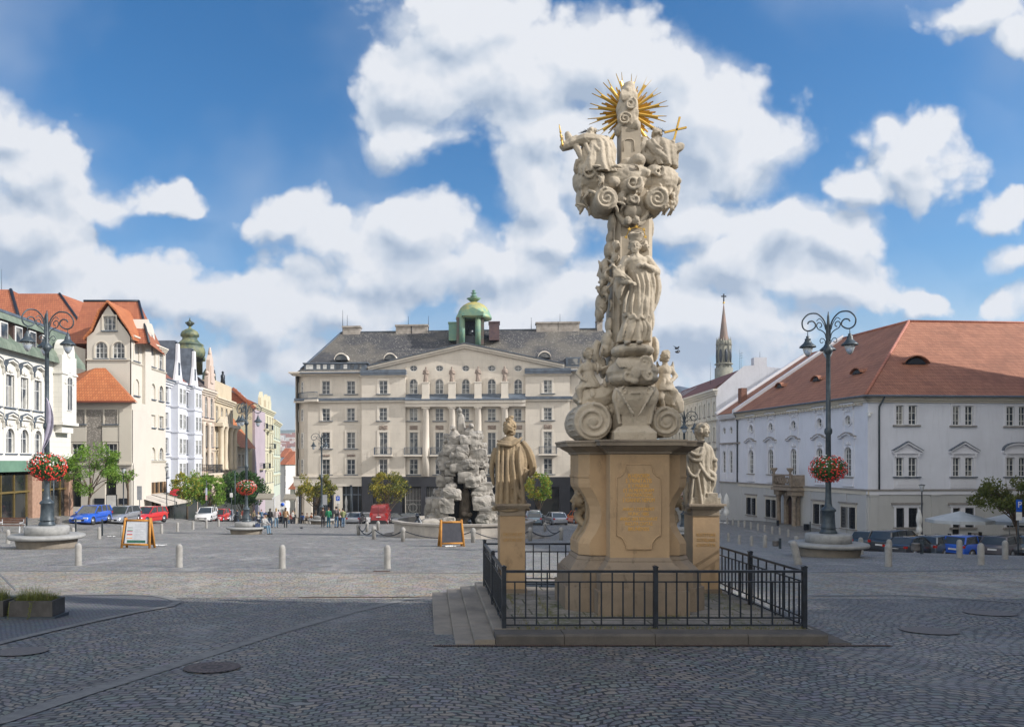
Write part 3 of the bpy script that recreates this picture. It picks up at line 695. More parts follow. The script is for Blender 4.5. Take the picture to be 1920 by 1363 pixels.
  sculpt(f, 'statue', m_relief, b.root, .06, 1, .03, 5)
 # relief panels under the third floor windows
 def relief(p, q, y0, y1, yy):
  m = MB(); x0, x1 = t(p), t(q); z1, z0 = z(870, y0), z(870, y1); m.box(x0, x1, yy-.04, yy+.02, z0, z1)
  rr = random.Random(p)
  for _ in range(16): m.ball((rr.uniform(x0+.1, x1-.1), yy-.05, rr.uniform(z0+.1, z1-.1)), (rr.uniform(.06,.16), .07, rr.uniform(.05,.14)), 7, 5)
  m.build('relief_panel', m_relief, b.root)
 for a, c in cw: relief(a, c, 797.5, 805.5, 0.)
 relief(712, 727.5, 797.5, 805.5, -.5); relief(1019, 1034.5, 797, 805, -.5)
 for a, c in lw+rw: relief(a, c, 851.5, 856, -.03)
 # balconies
 for a, c in cw: rail(b, t(a-8.5), t(c+8), z(870, 852.5), 1.05, -.95, m_leadgrey, .16, 'balcony', m_banktrim)
 rail(b, t(704), t(735), z(710,852.5), 1.05, -1.35, m_leadgrey, .16, 'balcony', m_banktrim)
 rail(b, t(1010.5), t(1043), z(1025,851), 1.05, -1.35, m_leadgrey, .16, 'balcony', m_banktrim)
 # corner balcony on the fourth floor
 cb = MB(); cr_ = MB(); P = [(C0*1.05+1.6-(C0+1.9)*math.sin(math.pi/2*i/8)*1.0, 3.-(4.2)*math.cos(math.pi/2*i/8)) for i in range(9)]
 zl = led+.05; cb.prism([(p[0], p[1]) for p in P]+[(C0+1.6, 3.0)], zl-.35, zl, 0, 'z'); cbo = cb.build('balcony', m_banktrim, b.root)
 cr_.tube([(p[0], p[1], zl+1.) for p in P], .05, 6); cr_.tube([(p[0], p[1], zl+.15) for p in P], .03, 6)
 for i in range(8):
  for k in range(4): f_ = k/4; x = P[i][0]*(1-f_)+P[i+1][0]*f_; y = P[i][1]*(1-f_)+P[i+1][1]*f_; cr_.tube([(x,y,zl),(x,y,zl+1.)], .02, 4)
 cr_.build('railing', m_leadgrey, cbo)
 # pediment
 zc = z(870, 683); L0, Rr, ap = t(696), t(1052), t(871.5); zL = z(870, 691.5); zA = z(870, 653)
 pd = MB(); pd.add([(L0,-.35,zL),(Rr,-.35,zL),(ap,-.35,zA)], [(0,1,2)]) if False else None
 k0 = (zc-zL)/(zA-zL); xl = L0+(ap-L0)*k0; xr = Rr+(ap-Rr)*k0
 pd.add([(B1,0,zc),(B2,0,zc),(xr,0,zc),(ap,0,zA),(xl,0,zc)], [(0,1,2,3,4)])
 zl_ = lambda x: zL+(zA-zL)*((x-L0)/(ap-L0) if x < ap else (Rr-x)/(Rr-ap))
 for (p, q) in ((L0, B1), (Rr, B2)):
  x2 = xl if q == B1 else xr; pts = [(p,0,zL),(q,0,zL),(q,0,zc),(x2,0,zc)]; pd.add(pts, [(0,1,2,3) if q == B1 else (3,2,1,0)])
 pd.add([(B1,0,e-.2),(B1,0,zc),(B1,.0,zc),(B1,-.5,e-.2)], [(0,1,2,3)])
 pd.build('pediment', m_bank, b.root)
 rk = MB()
 for (p, q) in ((L0-.4, ap), (Rr+.4, ap)):
  for (dz, h_, o_, mi) in ((0,.28,-.35,0),(.283,.3,-.6,0),(.586,.14,-.75,1)):
   za, zb_ = (zL-.05, zA) ; P = [(p, za+dz-.1), (q, zb_+dz), (q, zb_+dz+h_), (p, za+dz+h_-.1)]
   rk.prism(P if p < q else P[::-1], o_, .0, mi)
 rk.build('pediment_cornice', [m_banktrim, m_leadgrey], b.root)
 # roofs
 re_ = z(870, 698)+.05; ry = 9.5; rz = PZ(620, b.Y(870)+ry)-zb
 def tt(px, dy): return (px-CX)/F*(b.Y(px)+dy)*1.0-b.A.x-0  # approx along u (nearly parallel to X)
 RL, RR = tt(630, ry)/b.u.x, tt(1118, ry)/b.u.x; U0, U1 = -.8, U+.8
 sk = .9; s0 = re_+.75
 V_ = [(U0,-.8,re_),(U1,-.8,re_),(U1,20.8,re_),(U0,20.8,re_),(U0+1.5,.7,s0),(U1-1.5,.7,s0),(U1-1.5,19.3,s0),(U0+1.5,19.3,s0),(RL,ry,rz),(RR,ry,rz)]
 V_[0] = (C0*.6,-.8,re_); V_ += [(U0,1.9,re_)]
 V_ += [(B1,-.8,re_),(B1,.7,s0),(B2,-.8,re_),(B2,.7,s0)]
 roof(b, V_, [(0,11,12,4),(13,1,5,14),(1,2,6,5),(2,3,7,6),(3,10,4,7),(10,0,4),(4,5,9,8),(5,6,9),(6,7,8,9),(7,4,8)], m_bankroof)
 g_ = MB(); g_.box(C0*.6, B1, -1.0, -.78, re_-.12, re_+.06); g_.box(B2, U1, -1.0, -.78, re_-.12, re_+.06); g_.bar((U0-.1,1.9,re_),(C0*.6,-.9,re_), .2, .16); g_.bar((RL,ry,rz+.02),(RR,ry,rz+.02), .35, .14); g_.bar((RL,ry,rz),(U0+1.5,.7,s0), .3, .14); g_.build('gutter', m_leadgrey, b.root)
 # pediment roof running back into the main roof
 pr = MB(); pr.add([(L0-.4,-.78,zL+.5),(ap,-.78,zA+.62),(ap,7.5,zA+.62),(L0-.4,2.5,zL+.5),(Rr+.4,-.78,zL+.5),(Rr+.4,2.5,zL+.5)], [(0,1,2,3),(1,4,5,2)]); pr.build('pediment_roof', m_bankroof, b.root)
 # long dormer with a row of little windows
 dm = MB(); x0, x1 = t(570), t(686); d0, d1 = re_+.45, re_+1.35; dm.box(x0, x1, .2, 3, d0, d1+.02); dm.box(x0-.2, x1+.3, -.05, 3.2, d1+.023, d1+.2); q = dm.build('dormer', m_leadgrey, b.root)
 for p in (574,580.5,594,606,620,631,644.5,657,671,677.5):
  if p == 677.5: continue
  w_ = 6.5/13.*.95; MB().box(t(p)-.05, t(p)+w_, .13, .198, d0+.2, d1-.08).build('dormer_window', m_white if p % 2 < 1 else m_glass, q)
 dm2 = MB(); x0, x1 = t(1062), t(1090); dm2.box(x0, x1, .6, 3.5, re_+.6, re_+2.0); q = dm2.build('dormer', m_leadgrey, b.root); MB().box(x0+.3, x1-.3, .53, .598, re_+.95, re_+1.8).build('dormer_window', m_glass, q)
 def eyebrow(px, py, wpx, hpx):
  c = t(px); w = wpx/13.; h = hpx/13.; y_ = 2.6; zz = s0+(rz-s0)*(y_-.7)/(ry-.7)-.1
  P = [(c-w/2*math.cos(math.pi*i/10), zz+h*math.sin(math.pi*i/10)**1.3) for i in range(11)]
  m = MB(); m.prism([(p[0], p[1]) for p in P], y_-1.1, y_+.0); q = m.build('eyebrow_dormer', m_glass, b.root)
  r_ = MB()
  for i in range(10): p, s_ = P[i], P[i+1]; r_.prism([p, s_, (s_[0], s_[1]+.2), (p[0], p[1]+.2)], y_-1.35, y_+2.4)
  r_.build('dormer_roof', m_banktrim, q)
 eyebrow(636, 676, 26, 11); eyebrow(729, 676, 24, 10); eyebrow(1022, 673, 24, 10)
 # chimneys and masts
 m_chim = pm('chimney_render', (.40,.36,.32), (.27,.24,.21), 1.5, .9, 0, .3, 8)
 for (p, q, y0, y1) in ((634,666,611,623),(733,761,609,622),(763,792,609,622),(995,1035,605,619),(1036,1075,605,619),(1108,1118,605,622)):
  m = MB(); x0, x1 = tt(p, ry)/b.u.x, tt(q, ry)/b.u.x; m.box(x0, x1, ry-.6, ry+.9, rz-1., rz+(y1-y0)/12.3-.35); m.box(x0-.12, x1+.12, ry-.75, ry+1.05, rz+(y1-y0)/12.3-.347, rz+(y1-y0)/12.3-.1)
  m.build('chimney', m_chim, b.root)
 for (p, hpx) in ((631.5,44),(640,34),(755,30),(793,30),(986,24),(1040,30),(1107,34),(1119,32)): am = MB(); antenna(am, tt(p, ry)/b.u.x, ry+.5, rz, hpx/12.3, .06); am.build('lightning_rod', m_iron, b.root)
 # copper lantern
 ln = thing_child('lantern', b.root); y_ = 6.5; dd = b.Y(880)+y_; cx = tt(880, y_)/b.u.x
 def lz(py): return PZ(py, dd)-zb
 m_lwall = pm('dull_copper_wall', (.10,.12,.10), (.15,.10,.09), 1.5, .7); s_ = dd/1500; hw = 28*s_; A = MB()
 zf, zt_ = lz(650), lz(598)
 for sx in (-1, 1):
  for sy in (-1, 1):
   A = MB(); A.lathe([(.42,zf),(.42,zt_)], 10, (cx-.4+sx*14.5*s_, y_+sy*1.8)); A.build('lantern_post', m_copper, ln); A = MB(); A.box(min(cx-.4+sx*hw*.9, cx-.4+sx*18*s_), max(cx-.4+sx*hw*.9, cx-.4+sx*18*s_), y_+sy*1.4-.2, y_+sy*1.4+.2, zf, zt_-.003); A.build('lantern_wall', m_lwall, ln)
   if 0: A.box(cx-.4+sx*hw-(.9 if sx > 0 else 0), cx-.4+sx*hw+(0 if sx > 0 else .9), y_+sy*1.9-.4, y_+sy*1.9+.4, zf, zt_-.003)
 MB().box(cx-.4-13*s_, cx-.4+13*s_, y_+1.5, y_+1.7, zf, zt_-.003).build('lantern_back', m_iron, ln); MB().box(cx-1.9, cx+1.1, y_-.6, y_+.6, zf, zf+1.6).build('bell_frame', m_iron, ln)
 MB().lathe([(.75,zt_-2.6),(.6,zt_-2.2),(.4,zt_-1.4),(.25,zt_-.9)], 14, (cx-.4, y_)).build('bell', m_iron, ln)
 D = MB(); cx2 = cx+.1; zd = lz(599); prof = [(33.5*s_,zd-.05),(33.8*s_,zd+.2),(32*s_,zd+.6),(31*s_,lz(591)),(28.5*s_,lz(584)),(25*s_,lz(578)),(19.5*s_,lz(573)),(12*s_,lz(569)),(5*s_,lz(567)),(.3,lz(566.5))]
 D.lathe(prof, 28, (cx2, y_)); D.build('dome', copper_gilt(lz(583)+zb, lz(568)+zb), ln)
 G = MB(); G.prism([(cx-17*s_, zd+.65),(cx+17*s_, zd+.65),(cx, zd+.65+9*s_)], y_-32*s_, y_-20*s_); G.box(cx-20*s_, cx+20*s_, y_-33*s_-.1, y_-20*s_, zd+.1, zd+.647); G.build('lantern_gable', m_copper, ln)
 Fn = MB(); Fn.lathe([(.35,lz(567.5)),(.8,lz(563)),(1.1,lz(560)),(.45,lz(559)),(.4,lz(557)),(.6,lz(556)),(.35,lz(555)),(.3,lz(551)),(.5,lz(550)),(.2,lz(549)),(.2,lz(547)),(.32,lz(545.5)),(.05,lz(543.5))], 16, (cx2, y_)); Fn.build('finial', m_copper, ln)
 for (p, q, mm) in ((835,851,m_copper),(910,929,pm('oxide_red_metal', (.12,.07,.07), (.08,.05,.06), 2, .6))):
  m = MB(); x0, x1 = tt(p, y_)/b.u.x, tt(q, y_)/b.u.x; m.box(x0, x1, y_-1, y_+1.4, lz(640), lz(608)); m.box(x0-.1, x1+.1, y_-1.1, y_+1.5, lz(608)+.003, lz(605.5)); m.build('roof_house', mm, ln)
 b.finish()
def thing_child(name, parent):
 o = bpy.data.objects.new(name, None); return link(o, parent)
def copper_gilt(z0, z1):
 t = NT('weathered_copper_dome'); z = t.sep(t.pos)[2]
 n = t.noise(t.pos, 1.2, 5, .6); f = t.ramp(t.M('ADD', z, t.M('MULTIPLY', t.M('SUBTRACT', n, .5), 2.)), z0-.4, z1-.3)
 col = t.mix(t.ramp(n, .4, .6), (.17,.30,.22,1), (.32,.38,.20,1)); col = t.mix(t.M('MULTIPLY', f, .55), col, (.5,.34,.06,1))
 return t.done(col, .6, .1)
bank()
# ---------------------------------------------------------------- palace on the right
m_pal = plaster('lavender_render', (.70,.725,.80), .18, .3)
m_pal2 = plaster('grey_green_plinth', (.47,.475,.47), .16, .3)
m_paltrim = plaster('white_stucco', (.70,.71,.76), .08, .6)
m_paldark = pm('grey_sandstone_trim', (.30,.28,.26), (.22,.21,.2), 2, .85)
m_redtile = rooftile('old_red_tiles', (.33,.135,.075), (.42,.185,.105), .22, .34, .5, .4)
m_corn = plaster('cream_cornice', (.58,.54,.46), .15, .6)
m_sandst = stone('portal_sandstone', (.33,.27,.21), (.22,.18,.14), None, 3, .5, 10)
m_wood = pm('dark_oak', (.06,.035,.025), (.04,.02,.015), 6, .6)
def palace():
 zb = -6.3; C = (38.6, 70.0)
 # side wing facade, seen obliquely: from its far end (left in view) to the corner
 fx, fy = 38.6-.073*24.4, 94.4
 b = Bld('baroque_palace', 'white and lavender baroque palace with long red tiled hip roof behind the parked cars', 'palace', CX+F*fx/fy, fy, CX+F*C[0]/C[1], C[1], zb, m_pal, m_paltrim, m_paldark)
 t, z = b.t, b.z; U = b.len; lg = z(1600, 914)-.1; e = z(1600, 742)
 for px in (1409, 1446, 1489, 1537.7, 1591):
  d = b.Y(px); s_ = F/d; c = t(px); w = 1.0
  zz = lambda y: z(1591, y)
  b.win(c-.42, c+.42, zz(798), zz(779), 'oval', 3, (.5,), 'baroqueO', raw=True)
  b.win(c-.55, c+.55, zz(893.5), zz(838), 'arch', 3, (.2,.4,.6,.78), 'baroqueA', raw=True)
  if px != 1489:
   for k in (-1, 1):
    b.win(c+k*.62-.45, c+k*.62+.45, zz(990), zz(950), 'rect', 1, (.33,.66), None, raw=True, fm=m_iron, gm=m_glass_dark)
   b.trim.box(c-1.35, c+1.35, -.18, .02, zz(944), zz(941), 1); b.trim.box(c-1.2, c+1.2, -.08, .02, zz(950)+.0, zz(944)-.003, 0); b.trim.box(c-1.3, c+1.3, -.16, .02, zz(993), zz(991), 1)
   b.trim.box(c-1.2, c-1.075, -.06, .02, zz(990.9), zz(950)-.003); b.trim.box(c+1.075, c+1.2, -.06, .02, zz(990.9), zz(950)-.003)
   gr = MB()
   for k in (-1, 1):
    for i in range(5): x = c+k*.62-.36+.18*i; gr.box(x-.02, x+.02, -.12, -.08, zz(989), zz(951))
    for i in range(6):
     zc = zz(989)+(zz(951)-zz(989))*(i+.5)/6; gr.tube([(c+k*.62+.16*math.cos(a*.785), -.1, zc+.16*math.sin(a*.785)) for a in range(8)], .018, 4, closed=True)
   gr.build('window_grille', m_iron, b.root)
 zz = lambda y: z(1591, y); pc = t(1489)
 b.seg(0, U, lg, e); b.seg(0, U, 0, lg, 0, .3, 1); b.mass(0, U-.5, .3, 23, 0, e)
 b.cornice(0, U, e-.75, e-.2, .45, 0, 0, 3); n = int(U/.5)
 T = b.trim
 for i in range(n): T.box(i*.5, i*.5+.22, -.4, .0, e-.95, e-.753)
 T.box(-.1, U+.14, -.14, .05, lg-.14, lg+.02, 1); T.box(-.1, U+.12, -.08, .05, lg-.45, lg-.143)
 for i in range(9): x = .4+i*(U-.8)/8; T.box(x-.28, x+.28, -.05, .02, 0, lg-.453, 2) if abs(x-pc) > 2 else None
 # front facade
 L2 = 34.; ang = math.pi/2      # turned a quarter to the right
 u = b.u; fr2 = Vector((-u.y, u.x))   # direction 'into' becomes the front's run
 C2 = b.B; D2 = C2+fr2*L2
 q = Bld('tmp', 'x', 'x', CX+F*C2.x/C2.y, C2.y, CX+F*D2.x/D2.y, D2.y, zb, m_pal, m_paltrim, m_paldark)
 tmp = q.root; q.root = thing_child('front_wing', b.root); q.root.location = (U, 0, 0); q.root.rotation_euler.z = math.atan2(fr2.y, fr2.x)-math.atan2(u.y, u.x); bpy.data.objects.remove(tmp)
 t2, z2 = q.t, q.z; e2 = e; lg2 = lg
 X = [((1679.8,1694),(1703,1719)), ((1786,1800),(1809,1824.4)), ((1886.5,1901.5),(1909.6,1924))]
 for i, pr in enumerate(X):
  a, d = t2(pr[0][0]), t2(pr[1][1]); xm = (pr[0][0]+pr[1][1])/2; c = (a+d)/2
  for (p, s_) in pr:
   q.win(p, s_, 760+i, 796.5+i, 'rect', 2, (.25,.62), None); q.win(p, s_, 857.5, 893.5, 'rect', 2, (.3,.62), None)
   if not (i == 1 and p == 1786): q.win(p, s_, 952, 988, 'rect', 2, (.33,.66), None, fm=m_iron, gm=m_glass_dark)
   else: q.win(p, s_, 952, 1002, 'rect', 1, (.8,), None, fm=m_wood, gm=m_glass_dark)
  h1, h0 = z2(xm, 756.5+i), z2(xm, 797+i); Q = q.trim
  def frame(a, d, z0, z1, xs, w=.2, y=-.06):
   Q.box(a-w, a, y, .02, z0, z1); Q.box(d, d+w, y, .02, z0, z1); Q.box(a-w, d+w, y, .02, z1+.002, z1+w); Q.box(xs[0], xs[1], y, .02, z0, z1)
  xs = (t2(pr[0][1]), t2(pr[1][0]))
  frame(a, d, z2(xm, 796.5+i), z2(xm, 760+i), xs); Q.box(a-.3, d+.3, -.14, .02, z2(xm, 799.5+i), z2(xm, 797+i), 1)
  w2, hh = d-a, z2(xm, 857.5)-z2(xm, 893.5)
  sx = bpy.data.objects.new('window_surround', sur_mesh(w2, hh, 'seg' if i == 2 else 'tri', m_paltrim, m_leadgrey)); link(sx, q.root); sx.location = (a, 0, z2(xm, 893.5))
  Q.box(xs[0], xs[1], -.06, .02, z2(xm, 893.5), z2(xm, 857.5))
  frame(a, d, z2(xm, 988), z2(xm, 952), xs, .16); Q.box(a-.45, d+.45, -.2, .02, z2(xm, 946)+.01, z2(xm, 942), 1); Q.box(a-.3, d+.3, -.1, .02, z2(xm, 950), z2(xm, 946)+.007)
  Q.box(a-.3, d+.3, -.16, .02, z2(xm, 991.5), z2(xm, 988.5), 1)
  gr = MB()
  for k, (p, s_) in enumerate(pr):
   if i == 1 and k == 0: continue
   x0, x1 = t2(p), t2(s_)
   for j in range(6): x = x0+(x1-x0)*(j+.5)/6; gr.box(x-.015, x+.015, -.12, -.09, z2(xm, 988), z2(xm, 952))
   for j in range(7):
    zc = z2(xm, 988)+(z2(xm, 952)-z2(xm, 988))*(j+.5)/7
    for o_ in (.3, .7): gr.tube([(x0+(x1-x0)*o_+.11*math.cos(a_*.785), -.1, zc+.11*math.sin(a_*.785)) for a_ in range(8)], .014, 4, closed=True)
  gr.build('window_grille', m_iron, q.root)
 q.seg(0, L2, lg2, e2); q.seg(0, L2, 0, lg2, 0, .3, 1)
 q.wall.add([(L2,0,0),(L2,22,0),(L2,22,e2),(L2,0,e2)], [(0,1,2,3)])
 q.cornice(0, L2, e2-.75, e2-.2, .45, 0, 2, 3)
 q.trim.box(-.12, L2, -.14, .05, lg-.14, lg+.02, 1); q.trim.box(-.1, L2, -.08, .05, lg-.45, lg-.143)
 for (p, s_) in ((1631,1645),(1746,1760),(1848,1862)): q.trim.box(t2(p), t2(s_), -.06, .02, 0, lg-.6, 3); q.trim.box(t2(p)-.1, t2(s_)+.1, -.1, .02, lg-.597, lg-.453, 3)
 q.wall.build('wall', [m_pal, m_pal2], q.root); q.trim.build('cornice', [m_paltrim, m_paldark, m_corn, m_pal2], q.root)
 dp = MB(); x = t2(1647); dp.tube([(x+.3,-.5,e2-.1),(x+.2,-.4,e2-.5),(x,-.15,e2-1.1),(x,-.12,e2-1.6),(x,-.12,lg)], .075, 8); dp.build('downpipe', m_lampiron, q.root)
 sc = MB(); x = t2(1631); sc.box(x-.3, x+.05, -.35, 0, e2-1.75, e2-1.65); sc.ball((x-.3,-.38,e2-1.9), (.14,.14,.17)); sc.build('security_camera', m_white, q.root)
 # portal
 P = MB(); h = zz(933)-0; y = -1.1
 for k in (-1, 1):
  for j, yy in ((0, -.25), (1, -.85)): P.lathe([(.26,1.15),(.2,1.2),(.22,1.7),(.2,lg-1.3),(.28,lg-1.1),(.3,lg-1.0)], 12, (pc+k*(1.15+.35*j), yy))
  P.box(pc+k*1.35-.55, pc+k*1.35+.55, -1.25, .05, 0, 1.15)
  P.box(pc+k*1.35-.5, pc+k*1.35+.5, -1.2, .05, lg-1.0, lg-.5)
 n = 10; A = [(pc+.95*math.cos(math.pi*i/n), lg-2.1+.95*math.sin(math.pi*i/n)) for i in range(n+1)]
 P.add([(x_, -.35, z_) for x_, z_ in A]+[(pc-1.2,-.35,lg-.5),(pc+1.2,-.35,lg-.5),(pc-1.2,-.35,lg-2.1),(pc+1.2,-.35,lg-2.1)], [(0,12,11,n)+tuple(range(n-1,0,-1))] if False else [(i, i+1, 11 if i >= n//2 else 12) for i in range(n)]+[(n//2, 11, 12)])
 for k in (-1, 1): P.box(min(pc+k*.95, pc+k*1.2), max(pc+k*.95, pc+k*1.2), -.35, 0, 0, lg-2.1)
 P.ball((pc, -.7, lg-.95), (.22,.3,.35)); P.ball((pc-.25, -.6, lg-.8), (.2,.2,.15)); P.ball((pc+.25, -.6, lg-.8), (.2,.2,.15))
 P.box(pc-2.0, pc+2.0, -1.45, .05, lg-.497, lg-.2)
 P.box(pc-1.8, pc+1.8, -1.3, .05, lg-.197, lg-.1)
 po = P.build('portal', m_sandst, b.root)
 Bc = MB(); Bc.box(pc-1.9, pc+1.9, -1.4, -1.2, lg-.097, lg+.06); Bc.box(pc-1.9, pc+1.9, -1.42, -1.18, lg+1.0, lg+1.15)
 for k in (-1.8, 1.5): Bc.box(pc+k, pc+k+.3, -1.4, -1.2, lg+.063, lg+.997)
 for k in range(5): c_ = pc-1.05+k*.52; Bc.tube([(c_+.2*math.cos(a*.785), -1.3, lg+.53+.3*math.sin(a*.785)) for a in range(8)], .07, 5, closed=True)
 for k in (-1, 1): Bc.lathe([(.15,lg+1.15),(.08,lg+1.3),(.3,lg+1.6),(.36,lg+1.75),(.3,lg+1.8)], 10, (pc+k*1.6, -1.3)); Bc.box(pc+k*1.9-.1, pc+k*1.9+.1, -1.2, 0, lg-.09, lg+1.1)
 Bc.build('balustrade', m_sandst, po)
 MB().box(pc-.94, pc+.94, -.08, .0, 0, lg-1.2).build('door', m_wood, po)
 # roof
 w = 12.8; rz = 16.3-zb; ov = .55; hz = e-.18
 far = U; V_ = [(-.0,-ov,hz),(U+ov,-ov,hz),(U+ov,L2+.0,hz),(U-w,w,rz),(0,w,rz),(U-w,L2,rz),(0,2*w,hz)]
 # local axes: x runs along the side wing to the corner, y runs into the block (= along the front)
 roof(b, V_, [(0,1,3,4),(1,2,5,3),(3,5,6,4)], m_redtile)
 rc = MB(); rc.tube([(U+ov,-ov,hz+.06),(U-w,w,rz+.06)], .14, 8); rc.tube([(U-w,w,rz+.06),(0,w,rz+.06)], .13, 8); rc.tube([(U-w,w,rz+.06),(U-w,L2,rz+.06)], .13, 8); rc.build('ridge_tiles', rooftile('ridge_tiles', (.40,.15,.10), (.46,.19,.13), .3, .3, .6), b.root)
 gt = MB(); gt.tube([(0,-ov-.08,hz-.03),(U+ov+.08,-ov-.08,hz-.03),(U+ov+.08,L2,hz-.03)], .09, 8); gt.build('gutter', m_leadgrey, b.root)
 fw = MB(); fw.add([(-.35,-ov-.1,hz-.1),(.1,-ov-.1,hz-.1),(.1,-ov-.1,hz+.35),(-.35,-ov-.1,hz+.35),(-.35,w,rz+.0),(.1,w,rz+.0),(.1,w,rz+.45),(-.35,w,rz+.45)], [(0,1,2,3),(3,2,6,7),(0,3,7,4),(1,5,6,2)]); fw.build('firewall', m_paltrim, b.root)
 def eye(x, y, fr_=False, sc=1.):
  k = (y+ov)/(w+ov); zc = hz+(rz-hz)*k
  m = MB(); P_ = [(math.cos(math.pi*i/10)*-1.0*sc, .55*sc*math.sin(math.pi*i/10)**1.6) for i in range(11)]
  f_ = MB()
  if fr_:
   k = (x+ov)/(w+ov); zc = hz+(rz-hz)*k; X0 = U-x
   m.prism([(y+p[0]*.75, zc+p[1]*.8-.05) for p in P_], X0-.4, X0+.25, 0, 'x')
   for i in range(10): p, s_ = P_[i], P_[i+1]; f_.prism([(y+p[0], zc+p[1]), (y+s_[0], zc+s_[1]), (y+s_[0], zc+s_[1]+.1), (y+p[0], zc+p[1]+.1)], X0-1.3, X0+.4, 0, 'x')
  else:
   m.prism([(x+p[0]*.75, zc+p[1]*.8-.05) for p in P_], y-.25, y+.4)
   for i in range(10): p, s_ = P_[i], P_[i+1]; f_.prism([(x+p[0], zc+p[1]), (x+s_[0], zc+s_[1]), (x+s_[0], zc+s_[1]+.1), (x+p[0], zc+p[1]+.1)], y-.4, y+1.3)
  f_.build('dormer_roof', m_redtile, m.build('eyebrow_dormer', m_iron, b.root))
 for x in (3.0, 10.5, 17.5): eye(x, 3.6, False, .85)
 eye(4.6, 7.6, True, 1.25)
 b.wall.build('wall', [m_pal, m_pal2], b.root); b.trim.build('cornice', [m_corn, m_paldark, m_pal2], b.root)
 # narrow continuation of the palace beyond the firewall
 s = Bld('palace_wing', 'narrow lavender house with three window bays between the palace and the white gabled house', 'house', 1350, 99.5, 1385.5, 94.45, zb, m_pal, m_paltrim, m_paldark)
 e3 = e
 for px in (1358.6, 1371.5, 1384.0):
  c = s.t(px)-.1; zz3 = lambda y: z(1591, y)
  s.win(c-.4, c+.4, zz3(798), zz3(779), 'oval', 2, (.5,), None, raw=True); s.win(c-.45, c+.45, zz3(893.5), zz3(838), 'arch', 2, (.2,.4,.6,.78), None, raw=True)
  s.trim.box(c-.8, c+.8, -.25, .02, zz3(762), zz3(759), 1); s.trim.box(c-.75, c+.75, -.25, .02, zz3(822), zz3(818), 1); s.trim.box(c-.7, c-.5, -.05, .02, zz3(893), zz3(823)); s.trim.box(c+.5, c+.7, -.05, .02, zz3(893), zz3(823)); s.trim.box(c-.7, c+.7, -.05, .02, zz3(910), zz3(895))
 s.seg(0, s.len, lg, e); s.seg(0, s.len, 0, lg, 0, .3, 1); s.mass(0, s.len, .3, 20, 0, e)
 s.cornice(0, s.len, e-.7, e-.2, .4, ends=False); s.trim.box(0, s.len, -.14, .05, lg-.14, lg+.02, 1)
 hz = e-.18; roof(s, [(0,-.5,hz),(s.len,-.5,hz),(s.len,w-1.2,rz-1),(0,w-1.2,rz-1),(0,2*w,hz),(s.len,2*w,hz)], [(0,1,2,3),(3,2,5,4)], m_redtile)
 s.wall.add([(0,0,e-.1),(0,2*w,e-.1),(0,w-1.2,rz-1.05)], [(0,1,2)])
 fw = MB(); fw.bar((0,-.5,hz+.1),(0,w-1.2,rz-.9), .4, .5); fw.build('firewall', m_paltrim, s.root)
 MB().box(1.5, 2.4, 1.6, 2.3, hz+.8, hz+3.2).build('chimney', stone('brick_chimney', (.25,.12,.08), (.16,.08,.06), None, 4), s.root)
 dp = MB(); dp.tube([(s.len-.2,-.45,e-.2),(s.len-.2,-.12,e-1.2),(s.len-.2,-.12,lg)], .08, 6); dp.build('downpipe', m_lampiron, s.root)
 s.wall.build('wall', [m_pal, m_pal2], s.root); s.trim.build('cornice', [m_paltrim, m_paldark], s.root)
palace()
